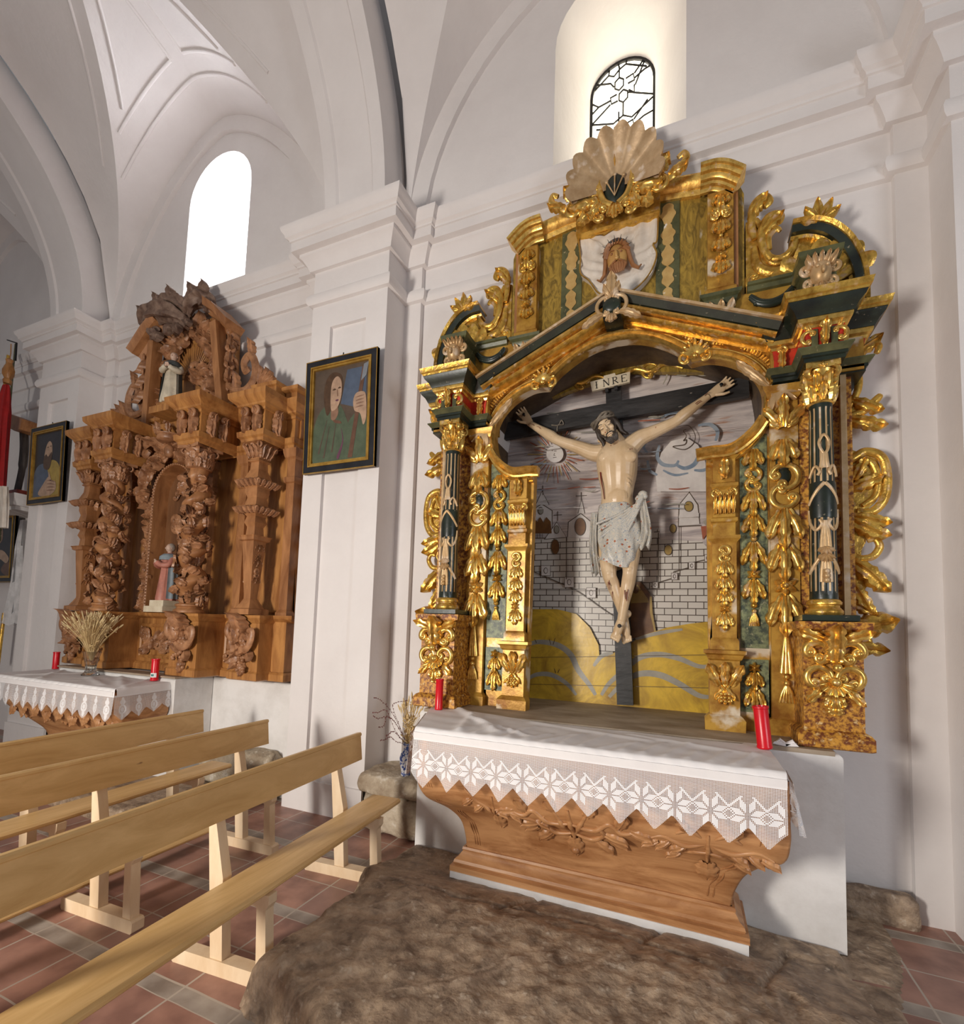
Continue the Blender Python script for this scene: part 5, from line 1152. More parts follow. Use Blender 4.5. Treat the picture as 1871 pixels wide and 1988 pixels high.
    for q in (-1, 1):
        cscroll(mb, (q*.075, .14), .055, pi/2-q*pi*.5, pi/2+q*pi*.9, .024, .4, .4, .015); cscroll(mb, (q*.07, .0), .055, pi/2+q*pi*.5, pi/2-q*pi*.8, .02, .4, .4, .012)
        leaf(mb, q*.03, .20, q*1.2, .15, .08, .05, 3, .6); leaf(mb, q*.05, -.05, q*2.4, .12, .06, .035, 3, .4)
    leaf(mb, 0, .10, 0, .19, .12, .09, 4, .6); leaf(mb, 0, .22, pi, .15, .10, .085, 4, .3); mb.ball((0, .06, .07), .025)
    shell(mb, 0, -.02, .075, -pi, 0, 7, .035, .01); mb.ball((0, -.02, .04), .028); husk(mb, 0, -.09, .09, .10, .035); leaf(mb, 0, -.14, pi, .06, .10, .03, 3, .3)
    mb.build('acanthus_bracket', GB, ga, smooth=60)
    # column
    cx = U(cu)
    mb = MB(); mb.lathe([(.085, 1.745), (.092, 1.755), (.092, 1.77), (.082, 1.783), (.074, 1.79), (.074, 1.80), (.084, 1.805), (.086, 1.818), (.078, 1.83), (.07, 1.835)], (cx, cy, 0), 32); base = mb
    sh = MB(); nf = 12; rows = []
    hs = [1.835, 1.86]+[lerp(1.88, 2.93, k/16) for k in range(17)]+[2.95, 2.975]
    for h in hs:
        t = (h-1.835)/1.14; R = lerp(.069, .058, t**1.4); row = []
        for j in range(nf*6):
            a = 2*pi*j/(nf*6); ph = (j % 6)/6; dep = .055*sin(pi*ph)*(1 if 1.87 < h < 2.94 else 0); row.append((cx+R*(1-dep)*cos(a), cy+R*(1-dep)*sin(a), h))
        rows.append(row)
    for i in range(len(rows)-1):
        for j in range(nf*6):
            a = rows[i][j]; b = rows[i][(j+1) % (nf*6)]; c = rows[i+1][(j+1) % (nf*6)]; d = rows[i+1][j]
            sh.add([a, b, c, d], [(0, 1, 2, 3)], 1 if (j % 6 in (2, 3)) and 1.87 < hs[i] < 2.94 else 0)
    col = sh.build('column', [DG, GP], ga, smooth=50)
    base.build('column_base', G, col, smooth=50)
    mb = MB(); mb.T = Matrix.Translation((cx, cy, 2.975)); capital(mb, .060, .235); mb.build('column_capital', GB, col, smooth=60)
    mb = MB(); a0 = 0
    def C(a, h, r=.0): R = .068+r; return (cx+R*sin(a), cy-R*cos(a), h)
    def band(pts, th): P = catmull([(a, h, 0) for a, h in pts], 6); mb.tube([C(p.x, p.y) for p in P], th, 6, .7, (0, -1, 0))
    band([(-.25, 2.70), (-.35, 2.74), (0, 2.78), (.35, 2.74), (.25, 2.69), (0, 2.67), (-.25, 2.70)], .008)
    for k in (-.12, 0, .12): band([(k, 2.67), (k*1.6, 2.62), (k*2.2, 2.585)], .010)
    for q in (-1, 1):
        band([(q*1.2, 2.54), (q*.7, 2.60), (q*.35, 2.57), (q*.5, 2.545)], .008); band([(0, 2.50), (q*.5, 2.46), (q*1.25, 2.38)], .011); band([(q*1.3, 2.35), (q*1.2, 2.28), (q*.7, 2.23), (q*.25, 2.26), (q*.4, 2.29)], .009)
        band([(0, 2.11), (q*.6, 2.05), (q*1.3, 1.98)], .011)
    for k in (-1, 0, 1): band([(0, 2.28), (k*.2, 2.2), (k*.3, 2.10)], .012); band([(k*.1, 2.09), (k*.25, 2.0), (k*.3, 1.93)], .013)
    for h, w_ in ((2.13, .05), (2.09, .06)):
        for k in range(-2, 3): mb.T = frame(cx, cy-.066, h); leaf(mb, 0, 0, pi+k*.5, .05, .03, .02, 2, .4, 6, 4); mb.T = None
    for h in (1.99, 1.965, 1.94): mb.ball(C(0, h, .008), .016)
    mb.build('gilt_drapery', GP, col, smooth=60)
    mb = MB(); mb.lathe([(.0685, 2.30), (.0705, 2.33), (.071, 2.42), (.069, 2.49), (.066, 2.51)], (cx, cy, 0), 20, a0=-pi*.9, a1=-pi*.1); mb.build('green_shield', DG, col, smooth=60)
    # entablature: stepped plan, three tiers
    pth = [(.98, 3.50), (.98, 3.40), (cu-.095, 3.40), (cu-.095, cy-.09), (cu+.105, cy-.09), (cu+.105, 3.42), (1.46, 3.42), (1.46, 3.70)]
    P2 = [(U(a), b) for a, b in pth]; fl = -1 if s_ > 0 else 1
    def tier(nm, prof, m_, pth=P2): mb = MB(); mb.sweep(pth, prof, plane='xy', flip=fl); return mb.build(nm, m_, ga, smooth=30)
    tier('architrave', [(-.09, 3.21), (0, 3.21), (.0, 3.232), (.010, 3.236), (.010, 3.252), (-.09, 3.253)], DG)
    tier('architrave_moulding', [(-.09, 3.253), (.012, 3.253), (.018, 3.26), (.026, 3.27), (.036, 3.28), (.036, 3.288), (-.09, 3.289)], OL)
    tier('frieze', [(-.09, 3.289), (-.005, 3.289), (-.008, 3.35), (.0, 3.41), (-.09, 3.412)], RD)
    tier('cornice_bed', [(-.09, 3.41), (.006, 3.41), (.012, 3.425), (.03, 3.435), (.034, 3.45), (.034, 3.46), (-.09, 3.461)], GB)
    tier('cornice_corona', [(-.09, 3.461), (.038, 3.461), (.055, 3.495), (.08, 3.52), (.088, 3.54), (-.09, 3.542)], DG)
    tier('cornice_crown', [(-.09, 3.542), (.09, 3.542), (.093, 3.555), (.104, 3.56), (.108, 3.58), (.113, 3.592), (-.09, 3.597)], G)
    # infill of the entablature so that nothing is hollow
    mb = MB(); mb.box((U(.97), 3.41, 3.22), (U(1.45), 3.69, 3.59)); mb.box((U(cu-.088), cy-.08, 3.22), (U(cu+.098), 3.5, 3.59)); mb.build('entablature_core', OC, ga, smooth=0)
    mb = MB(); mb.T = F(cy-.10, s_*(cu+.005), 3.355, s=.75)
    leaf(mb, 0, -.09, 0, .19, .07, .05, 4, .7, w0=.0); leaf(mb, 0, .085, pi, .17, .06, .06, 4, .3); cscroll(mb, (0, .06), .03, pi, -pi*.4, .014, .5, .5, .04)
    mb.build('frieze_acanthus', GB, ga, smooth=60); mb = MB(); mb.T = F(cy-.085, s_*(cu+.005), 3.355, s=.75)
    for q in (-1, 1):
        if q > 0: mb.build('frieze_scrolls', GB, ga, smooth=60); mb = MB(); mb.T = F(cy-.085, s_*(cu+.005), 3.355, s=.75)
        cscroll(mb, (q*.095, .0), .05, pi/2+q*.6, pi/2-q*pi*.9, .016, .35, .35, .01); leaf(mb, q*.09, .05, q*.5, .09, .05, .03, 3, .5)
    mb.build('frieze_scrolls', GB, ga, smooth=60); mb = MB(); mb.T = frame(U(cu+.10), 3.33, 3.355, ang=s_*pi/2*1.0, s=.75)
    leaf(mb, 0, -.09, 0, .19, .07, .05, 4, .7); cscroll(mb, (0, .05), .035, pi, -pi*.4, .014, .5, .5, .03)
    mb.build('frieze_acanthus', GB, ga, smooth=60); mb = MB(); mb.T = F(3.40, s_*1.03, 3.355, s=.75); leaf(mb, 0, .08, pi, .18, .07, .05, 4, .4); cscroll(mb, (0, .06), .03, pi, -pi*.4, .014, .5, .5, .03)
    mb.build('frieze_acanthus', GB, ga, smooth=60)
    mb = MB()
    for q in (-.048, .048): mb.box((U(cu+.005)+q-.016, cy-.098, 3.30), (U(cu+.005)+q+.016, cy-.085, 3.40))
    mb.build('green_inlay', OL, ga, smooth=0)
    # attic block with a mask on top of the column
    mb = MB(); stepbox(mb, s_*1.13, s_*1.29, 3.27, [(.01, 3.595), (.01, 3.63), (0, 3.64), (0, 3.86), (.012, 3.87), (.03, 3.885), (.035, 3.915), (0, 3.92)], back=3.66); mb.build('attic_block', OL, ga, smooth=30)
    mb = MB(); mb.T = F(3.27, s_*1.21, 3.77, s=1.25)
    mb.ball((0, 0, .01), .055, 14, 10, sc=(.8, 1.1, .75)); mb.ball((0, -.01, .055), .014, 8, 6, sc=(.7, 1.5, 1)); 
    for q in (-1, 1): mb.ball((q*.02, .015, .045), .010); cscroll(mb, (q*.055, .03), .022, pi/2, pi/2-q*pi*1.2, .010, .5, .5); cscroll(mb, (q*.045, -.04), .02, -pi/2, -pi/2+q*pi*1.2, .009, .5, .5)
    for k in range(-2, 3): leaf(mb, k*.015, .03, k*.3, .055, .038, .04, 1, .5)
    husk(mb, 0, -.05, .06, .06, .04); mb.build('mask', GP, ga, smooth=60)
    # broken segmental pediment with its gilt infill, and the side scroll
    AC = [(1.11, 4.305), (1.22, 4.295), (1.33, 4.235), (1.42, 4.12), (1.475, 3.98), (1.50, 3.83), (1.50, 3.60)]
    ap = [(U(a), b) for a, b in smooth2(AC, 5)]
    for o, w_, d, m_, nm in ((0, .018, .17, G, 'pediment_fillet'), (.018, .04, .14, DG, 'pediment_band'), (.058, .018, .09, G, 'pediment_moulding')):
        mb = MB(); mb.sweep(ap, [(o, 0), (o, d), (o+w_, d*.9), (o+w_, 0)], plane='xz', base=3.62, flip=fl); mb.build(nm, m_, ga, smooth=40)
    inf = smooth2([(1.06, 4.25), (1.04, 4.18), (1.00, 4.10), (.95, 4.07), (.90, 4.09), (.87, 4.16), (.865, 4.27), (.86, 3.80), (1.45, 3.74)], 1)
    mb = MB(); bowl = smooth2([(1.145, 4.29), (1.13, 4.20), (1.07, 4.135), (1.0, 4.15), (.965, 4.22), (.955, 4.31), (.93, 4.42), (.88, 4.46)], 5)
    poly = [(U(a), b) for a, b in smooth2(AC, 3)]+[(U(.85), 3.60), (U(.85), 4.45)]+[(U(a), b) for a, b in reversed(bowl)]
    mb.prism(poly, 3.56, 3.66); mb.build('pediment_infill', G, ga, smooth=0)
    mb = MB(); mb.T = F(3.56)
    bw = [(s_*a, b) for a, b in bowl]; vine(mb, bw[::4], .020, .012, taper=False); vine(mb, [(s_*a*1.0+s_*.0, b-.035) for a, b in bowl[::5][:-1]], .014, .01)
    vine(mb, [(s_*1.0, 4.13), (s_*.955, 4.22), (s_*.945, 4.34), (s_*.985, 4.43), (s_*1.045, 4.43), (s_*1.045, 4.385), (s_*1.01, 4.375)], .030, .02); leaf(mb, s_*.94, 4.30, s_*.5, .17, .09, .05, 4, .6, bend=s_*.7)
    vine(mb, [(s_*.90, 4.30), (s_*.885, 4.42), (s_*.90, 4.54), (s_*.955, 4.59), (s_*.99, 4.545), (s_*.96, 4.51)], .030, .02); leaf(mb, s_*.88, 4.46, s_*.3, .15, .09, .05, 4, .6, bend=s_*.8)
    vine(mb, [(s_*.99, 4.20), (s_*.985, 4.29), (s_*1.03, 4.335), (s_*1.05, 4.31)], .020, .02); vine(mb, [(s_*.90, 4.25), (s_*.92, 4.12), (s_*1.0, 4.05), (s_*1.10, 4.06), (s_*1.17, 4.14)], .034, .005)
    shell(mb, s_*1.27, 3.86, .30, pi*.08, pi*.92, 7, .05, .0)
    for k in range(5): leaf(mb, s_*(.92+.055*k), 3.98-.01*k, pi+s_*.3, .13, .06, .04, 2, .5, bend=s_*.4)
    cscroll(mb, (s_*.90, 4.02), .045, pi*.5, pi*.5+s_*pi*1.3, .018, .4, .4)
    mb.build('side_scroll', G, ga, smooth=60)
    mb = MB(); mb.T = F(3.50, s_*1.26, 4.275)
    for k in range(-2, 3): leaf(mb, 0, 0, k*.62-s_*.1, .14-.012*abs(k), .065, .03, 2, .6)
    mb.build('finial_leaf', G, ga, smooth=60)
    # swag band between attic and column block
    mb = MB(); mb.box((U(.60), 3.50, 3.72), (U(1.13), 3.62, 3.90)); mb.build('attic_plinth', OC, ga, smooth=0)
    mb = MB(); mb.sweep([(U(.86), 3.50), (U(.86), 3.48), (U(1.12), 3.48)] if False else [(U(.85), 3.50), (U(1.13), 3.50)], [(0, 3.895), (.02, 3.90), (.03, 3.925), (.045, 3.93), (.045, 3.95), (0, 3.955)], plane='xy', flip=fl if s_ > 0 else fl); mb.build('attic_moulding', OL, ga, smooth=30)
    mb = MB(); mb.T = F(3.49, s_*.985)
    for r_, z_ in ((.0, 3.86), (.025, 3.845)): vine(mb, [(-.12, z_), (-.07, z_-.05), (0, z_-.07), (.07, z_-.05), (.12, z_)], .022, .02)
    for k in range(7): mb.ball((-.09+.03*k, 3.775-.02*sin(pi*k/6)+.02, .02), .014)
    mb.build('green_swag', DG, ga, smooth=60)
    # wings of pierced scrollwork down the sides
    mb = MB(); mb.T = F(3.62)
    def s(pts): return [(s_*a, b) for a, b in pts]
    vine(mb, s([(1.40, 3.30), (1.47, 3.40), (1.53, 3.46), (1.58, 3.45), (1.57, 3.40)]), .024); vine(mb, s([(1.41, 3.05), (1.47, 3.18), (1.47, 3.30), (1.43, 3.34)]), .022); vine(mb, s([(1.41, 3.02), (1.50, 3.04), (1.56, 3.10), (1.585, 3.13)]), .024)
    leaf(mb, s_*1.44, 3.40, s_*1.0, .18, .09, .05, 4, .5); leaf(mb, s_*1.44, 3.12, s_*2.2, .18, .09, .05, 4, .5); leaf(mb, s_*1.42, 3.0, s_*2.0, .20, .10, .05, 4, .5)
    vine(mb, s([(1.40, 2.86), (1.42, 2.74), (1.50, 2.78), (1.58, 2.74), (1.605, 2.62), (1.59, 2.48), (1.53, 2.40), (1.45, 2.40)]), .026, taper=False); vine(mb, s([(1.44, 2.68), (1.52, 2.72), (1.56, 2.62), (1.55, 2.50), (1.48, 2.44)]), .020)
    leaf(mb, s_*1.42, 2.55, s_*1.2, .17, .10, .05, 4, .4); leaf(mb, s_*1.42, 2.38, s_*1.9, .20, .10, .05, 5, .5); leaf(mb, s_*1.44, 2.60, s_*.4, .15, .08, .04, 4, .4)
    leaf(mb, s_*1.42, 2.36, s_*2.4, .22, .11, .05, 5, .5, bend=-s_*.5); vine(mb, s([(1.41, 2.20), (1.44, 2.12), (1.52, 2.12), (1.56, 2.18), (1.54, 2.23), (1.50, 2.22)]), .022)
    leaf(mb, s_*1.42, 2.10, s_*2.3, .26, .13, .06, 5, .5, bend=s_*.3); leaf(mb, s_*1.41, 1.98, s_*2.7, .24, .10, .05, 5, .4); leaf(mb, s_*1.41, 1.85, s_*2.2, .15, .08, .05, 4, .4)
    leaf(mb, s_*1.38, 1.66, s_*1.25, .25, .16, .07, 4, .6); cscroll(mb, (s_*1.44, 1.60), .05, pi/2, pi/2-s_*pi*1.3, .022, .4, .4, .02); leaf(mb, s_*1.38, 1.58, s_*1.7, .20, .10, .06, 4, .5)
    mb.build('carved_wing', G, ga, smooth=60)
    mb = MB(); wing = smooth2([(1.38, 3.36), (1.44, 3.36), (1.42, 3.22), (1.46, 3.12), (1.50, 3.0), (1.43, 2.92), (1.44, 2.80), (1.56, 2.74), (1.57, 2.5), (1.46, 2.36), (1.50, 2.24), (1.47, 2.14), (1.52, 2.0), (1.44, 1.84), (1.42, 1.70), (1.50, 1.64), (1.42, 1.52), (1.36, 1.52)], 4)
    mb.prism([(U(a), b) for a, b in wing], 3.62, 3.655); mb.build('wing_board', G, ga, smooth=0)
    # side faces of pedestal
    mb = MB(); mb.box((U(1.36), 3.45, 1.03), (U(1.42), 3.69, 1.12)); mb.box((U(1.34), 3.46, 1.10), (U(1.40), 3.69, 1.70)); mb.build('pedestal_return', OC, ga, smooth=0)

# upper storey
topc = smooth2([(-.88, 4.70), (-.74, 4.80), (-.60, 4.845), (-.3, 4.885), (0, 4.90), (.3, 4.885), (.60, 4.845), (.74, 4.80), (.88, 4.70)], 5)
mb = MB(); poly = [(GX-.84, 3.76), (GX-.84, 4.66)]+[(GX+a, b) for a, b in topc[3:-3]]+[(GX+.84, 4.66), (GX+.84, 3.76), (GX+.5, 3.76), (GX, 3.97), (GX-.5, 3.76)]
mb.prism(poly, 3.55, 3.64); mb.build('attic_board', MG, ga, smooth=0)
for s_ in (-1, 1):
    U = lambda u: GX+s_*u; fl = -1 if s_ > 0 else 1
    mb = MB(); mb.prism([(U(.27), 3.90), (U(.43), 3.86), (U(.43), 4.78), (U(.27), 4.80)], 3.541, 3.552); mb.build('green_strip', OL, ga, smooth=0)
    mb = MB(); sil = []
    for k in range(61):
        t = k/60; q_ = (t*5) % 1; w_ = (.010+.042*sin(pi*q_)**.7*(1-.35*t)*(1 if q_ < .75 else 1.15))*(1-.25*(t > .9))+.007*sin(t*70); sil.append((w_, 4.74-.80*t))
    mb.prism([(U(.35+a), b) for a, b in sil]+[(U(.35-a*.9), b) for a, b in reversed(sil)], 3.535, 3.542); mb.build('cut_out_drop', M_['cut'], ga, smooth=0)
    mb = MB(); stepbox(mb, s_*.61, s_*.77, 3.47, [(.005, 3.90), (.015, 3.91), (.015, 3.95), (0, 3.97), (0, 4.64), (.0, 4.66)], back=3.56); mb.build('attic_pilaster', OC, ga, smooth=30)
    mb = MB(); mb.box((U(.775), 3.50, 3.95), (U(.80), 3.56, 4.66)); mb.build('painted_shade_strip', M_['wood_dk'], ga, smooth=0)  # dark strip standing in for the shadow along the attic pilaster
    mb = MB(); mb.T = F(3.47, s_*.69); drop(mb, 0, 4.62, 4.06, .11, .04, [('husk', .7), ('crest', .9), ('husk', .8), ('bead', .3), ('husk', .8), ('rose', .6), ('husk', .7)]); mb.build('leaf_drop', GB if s_ > 0 else G, ga, smooth=60)
    mb = MB(); stepbox(mb, s_*.60, s_*.775, 3.45, [(.0, 3.72), (0, 3.83), (.01, 3.845), (.015, 3.865), (.035, 3.88), (.04, 3.90), (0, 3.902)], back=3.56); mb.build('pilaster_base', OL, ga, smooth=30)
    mb = MB(); mb.T = F(3.45, s_*.69); 
    for k in (-1, 0, 1): leaf(mb, k*.04, 3.74, k*.3, .10, .06, .03, 3, .6)
    mb.build('base_leaf', GP, ga, smooth=60)
    mb = MB(); seg = smooth2([(.565, 4.805), (.66, 4.80), (.74, 4.765), (.83, 4.69)], 5)
    mb.sweep([(U(a), b) for a, b in seg], [(-.115, 0), (-.115, .02), (-.10, .03), (-.092, .03), (-.085, .05), (-.07, .055), (-.066, .075), (-.045, .09), (-.040, .09), (-.036, .11), (-.018, .12), (-.014, .12), (-.010, .135), (.008, .14), (.012, .13), (.012, 0)], plane='xz', base=3.50, flip=-fl*1); mb.build('upper_cornice_block', GB, ga, smooth=40)
mb = MB(); mid = [(GX+a, b) for a, b in smooth2([(.58, 4.81), (.3, 4.85), (0, 4.865), (-.3, 4.85), (-.58, 4.81)], 5)]
mb.sweep(mid, [(-.09, 0), (-.09, .03), (-.06, .045), (-.05, .04), (-.035, .06), (-.01, .075), (.015, .085), (.03, .08), (.035, .06), (.035, 0)], plane='xz', base=3.55, flip=-1); mb.build('upper_cornice', GB, ga, smooth=40)

# veil with the holy face
vl = [bp_(*p, 3.52)[0::2] for p in ((1122, 452), (1150, 462), (1190, 452), (1235, 425), (1268, 400), (1277, 402), (1276, 470), (1268, 480), (1275, 500), (1262, 535), (1235, 565), (1200, 583), (1165, 575), (1145, 550), (1128, 535), (1128, 505))]
vc = (sum(a for a, b in vl)/len(vl), sum(b for a, b in vl)/len(vl)-.02)
mb = MB(); out = smooth2(vl+[vl[0]], 5); rows = []
for k in range(15):
    t = k/14; row = []
    for i, (a, b) in enumerate(out):
        x = lerp(vc[0], a, t); z = lerp(vc[1], b, t); rr = math.hypot(x-vc[0], z-vc[1]-.35); w_ = .012*sin(rr*95)*t*(1 if z < vc[1]+.12 else .4)+.010*sin((x-vc[0])*60)*(1 if z > vc[1]+.05 else .25)
        row.append((x, 3.50-w_+.01*t, z))
    rows.append(row)
mb.grid(rows); mb.grid([rows[-1], [(x, 3.55, z) for x, y, z in rows[-1]]]); mb.build('painted_veil', M_['veil'], ga, smooth=60)
mb = MB(); mb.tube([(a, 3.49, b) for a, b in out], .006, 6); mb.build('veil_hem', M_['goldframe'], ga, smooth=60)
fx, fz = at(1198, 503, 3.47)
face = MB(); face.T = Matrix.Translation((fx, 3.48, fz)) @ Matrix.Rotation(-.12, 4, 'Y') @ Matrix.Scale(1.38, 4)
face.ball((0, 0, .01), .07, 18, 14, sc=(.80, .55, 1.12)); face.ball((0, -.045, 0), .012, 10, 8, sc=(.8, 1.2, 2.0)); face.ball((0, -.040, -.018), .012)
hf = face.build('holy_face', mat('tan_painted_face', (.55,.32,.10), .3, 0, col2=(.40,.2,.06), bump=0), ga, smooth=60)
mb = MB(); mb.T = face.T
for k in range(9): a = pi*k/8; mb.tube([(cos(a)*.062, -.01, .03+.055*sin(a)), (cos(a)*.045, -.035, .035+.048*sin(a)), (cos(a+.3)*.060, -.02, .03+.058*sin(a+.3))], .014, 6)
for k in range(-3, 4): mb.tube([(k*.011, -.034+.003*abs(k), -.040), (k*.013, -.036, -.065), (k*.008, -.028, -.092)], [.009, .010, .004], 6)
for q in (-1, 1):
    mb.tube([(q*.058, -.01, .03), (q*.066, -.01, -.03), (q*.075, -.01, -.07), (q*.10, -.005, -.09), (q*.115, -.005, -.075)], [.012, .012, .012, .009, .004], 6)
    mb.tube([(q*.006, -.041, -.030), (q*.024, -.036, -.038), (q*.034, -.028, -.048)], .006, 6); mb.tube([(q*.010, -.038, .030), (q*.026, -.036, .036), (q*.038, -.028, .030)], .004, 6); mb.ball((q*.024, -.034, .016), .007, 8, 6)
mb.build('hair_and_beard', M_['wood_dk'], hf, smooth=60)
mb = MB(); mb.T = face.T
for o in (0, 1, 2):
    mb.tube([(.060*cos(pi*k/12), -.032*sin(pi*k/12)-.008, .045+.040*sin(pi*k/12)+.006*sin(k*2.2+o*2)) for k in range(13)], .006, 6)
for k in range(7): a = pi*(k+.5)/7; mb.tube([(.06*cos(a), -.03*sin(a), .05+.04*sin(a)), (.085*cos(a), -.04*sin(a), .05+.065*sin(a))], [.003, .0008], 5)
mb.build('crown_of_thorns', M_['hair'], hf, smooth=60)

# crowning shell and cartouche
mb = MB(); mb.T = F(3.40, -.0, 4.85, tilt=0.10)
rows = []
shell(mb, 0, .0, .335, -.30, pi+.30, 10, .06, .03, .03, .2, scal=.09, dish=.06); mb.build('crest_shell', M_['tan_gilt'], ga, smooth=60)
mb = MB(); mb.T = F(3.36, 0, 4.84)
for s_ in (-1, 1):
    vine(mb, [(s_*.02, .155), (s_*.07, .15), (s_*.115, .09), (s_*.115, .0), (s_*.08, -.10), (s_*.02, -.15)], .024, .01, taper=False)
    cscroll(mb, (s_*.15, .02), .05, pi/2, pi/2-s_*pi*1.2, .02, .4, .4, .01); cscroll(mb, (s_*.17, -.13), .07, pi/2+s_*.3, pi/2-s_*pi*1.2, .024, .4, .4, .01)
    vine(mb, [(s_*.14, -.03), (s_*.25, -.02), (s_*.33, -.08), (s_*.40, -.06), (s_*.47, .02), (s_*.46, .07), (s_*.42, .05)], .026, .01)
    leaf(mb, s_*.25, -.03, s_*.9, .15, .12, .05, 5, .5); leaf(mb, s_*.15, -.08, s_*1.8, .18, .10, .05, 4, .5); leaf(mb, s_*.36, -.06, s_*1.4, .13, .08, .05, 4, .6); leaf(mb, s_*.10, -.12, s_*2.5, .13, .09, .05, 4, .4)
    cscroll(mb, (s_*.30, -.10), .05, pi/2-s_*.4, pi/2-s_*pi*1.4, .018, .4, .4, .02); shell(mb, s_*.27, -.05, .10, pi*.1, pi*.9, 6, .03, .01)
    cscroll(mb, (s_*.10, -.20), .05, -pi/2, -pi/2+s_*pi*1.2, .018, .4, .4, .02); leaf(mb, s_*.17, -.17, s_*2.2, .12, .08, .04, 3, .5)
husk(mb, 0, -.15, .12, .10, .04); leaf(mb, 0, .12, 0, .10, .09, .05, 3, .5)
mb.build('crest_scrollwork', GB, ga, smooth=60)
mb = MB(); mb.T = F(3.37, 0, 4.84); mb.ball((0, 0, -.01), .10, 18, 12, sc=(.85, 1.4, .4)); cf = mb.build('oval_field', DG, ga, smooth=60)
mb = MB(); mb.T = F(3.335, 0, 4.84)
for a, l in ((-.45, .13), (0, .16), (.42, .15)): mb.tube([(0, -.10, .005), (sin(a)*l, -.10+cos(a)*l, .008)], [.004, .006], 6, 1, (0, 0, 1)); mb.ball((sin(a)*l, -.10+cos(a)*l, .008), .013, 8, 6, sc=(1, 1, .6))
mb.build('three_nails', GP, cf, smooth=60)
mb = MB(); mb.box((GX-.30, 3.44, 4.62), (GX+.30, 3.55, 4.88)); mb.build('crest_block', G, ga, smooth=0)
# ------------------------------------------------------------------ crucifix
cr = thing('crucifix', 'carved crucifix with a near life-size figure on a black cross, before the painted city', 'crucifix', (-.44, 4.0, 1.03))
YC_ = 4.04
a, b = at(1214, 1368, YC_), at(1190, 762, YC_)
mb = MB(); mb.beam((a[0], YC_, a[1]+.0), (b[0], YC_, b[1]+.10), .125, .055, (0, 1, 0)); mb.build('upright_beam', M_['blackwood'], cr, smooth=0)
a, b = at(985, 838, YC_-.03), at(1450, 752, YC_-.03)
mb = MB(); mb.beam((a[0]-.02, YC_-.03, a[1]), (b[0]+.01, YC_-.03, b[1]), .15, .05, (0, 1, 0)); mb.build('cross_beam', M_['blackwood'], cr, smooth=0)
# title board
a, b = at(1186, 748, YC_-.05), at(1190, 760, YC_-.05); tx, tz = a
ang = -.14; tb = MB(); tb.T = Matrix.Translation((tx, YC_-.07, tz+.015)) @ Matrix.Rotation(-.02+.07*-1, 4, 'Y')
tb.prism([(-.155, -.042), (.15, -.042), (.16, .044), (.045, .044), (.04, .066), (-.05, .066), (-.055, .044), (-.165, .044)], -.012, .012)
board_ = tb.build('title_board', M_['cream'], cr, smooth=0)
mb = MB(); mb.T = tb.T; mb.box((-.05, -.005, -.075), (-.025, .01, -.04)); mb.box((.025, -.005, -.075), (.05, .01, -.04)); mb.build('board_pegs', M_['blackwood'], cr, smooth=0)
mb = MB(); mb.T = tb.T; h = .058; z0 = -.028
def st(u0, v0, u1, v1, w): mb.beam((u0, -.0135, z0+v0*h), (u1, -.0135, z0+v1*h), w, .002, (0, 1, 0))
def ser(u, v, w=.010): st(u-w, v, u+w, v, .003)
u = -.115; st(u, 0, u, 1, .008); ser(u, 0); ser(u, 1); st(u-.010, .5, u+.010, .5, .003)
u = -.055; st(u, 0, u, 1, .004); st(u, 1, u+.040, 0, .008); st(u+.040, 0, u+.040, 1, .004); ser(u, 0, .007); ser(u, 1, .007); ser(u+.04, 1, .007)
u = .022; st(u, 0, u, 1, .008); ser(u, 0); ser(u, 1); st(u, 1, u+.022, .97, .004); st(u+.022, .97, u+.03, .78, .007); st(u+.03, .78, u+.022, .55, .007); st(u+.022, .55, u, .5, .004); st(u+.012, .5, u+.038, 0, .007)
u = .092; st(u, 0, u, 1, .008); st(u, 1, u+.035, 1, .004); st(u, 0, u+.037, 0, .004); st(u, .52, u+.024, .52, .004); st(u+.035, 1, u+.035, .85, .004); st(u+.037, 0, u+.037, .16, .004); ser(u, 0, .006)
mb.build('lettering', M_['ink'], board_, smooth=0)

def C3(px, py, y): x, z = at(px, py, y); return Vector((x, y, z))
def zz(x, y, dep): return C3(960+x*.3722, 660+y*.3722, dep)
body = MB()
def limb(pts, rad, n=14, sub=5, flat=1.0, out=(0, -1, 0)):
    P = catmull(pts, sub); R = [p.x for p in catmull([(r, 0, 0) for r in rad], sub)]; body.tube(P, R, n, flat, out)
# torso: oval sections (centre, half width, half depth)
sec = [(zz(655, 1010, 3.90), .150, .105), (zz(648, 960, 3.90), .158, .108), (zz(640, 890, 3.90), .138, .095), (zz(638, 830, 3.90), .122, .086), (zz(640, 770, 3.90), .130, .092), (zz(640, 710, 3.895), .150, .108), (zz(638, 650, 3.89), .160, .118), (zz(638, 600, 3.89), .158, .112), (zz(640, 560, 3.90), .140, .090), (zz(642, 535, 3.905), .095, .065), (zz(640, 515, 3.905), .055, .05)]
P = catmull([s_[0] for s_ in sec], 4); HW = catmull([(s_[1], s_[2], 0) for s_ in sec], 4); rows = []
for p, hw in zip(P, HW):
    row = []
    for j in range(28):
        t = 2*pi*j/28; c, s_ = cos(t), sin(t); r = hw.x*math.copysign(abs(c)**.85, c); q = hw.y*math.copysign(abs(s_)**.9, s_)
        row.append((p.x+r, p.y+q*(1-(.06*math.exp(-(c/.10)**2) if s_ < 0 else 0)), p.z))
    rows.append(row)
body.grid(rows, closed_u=True, cap=True)
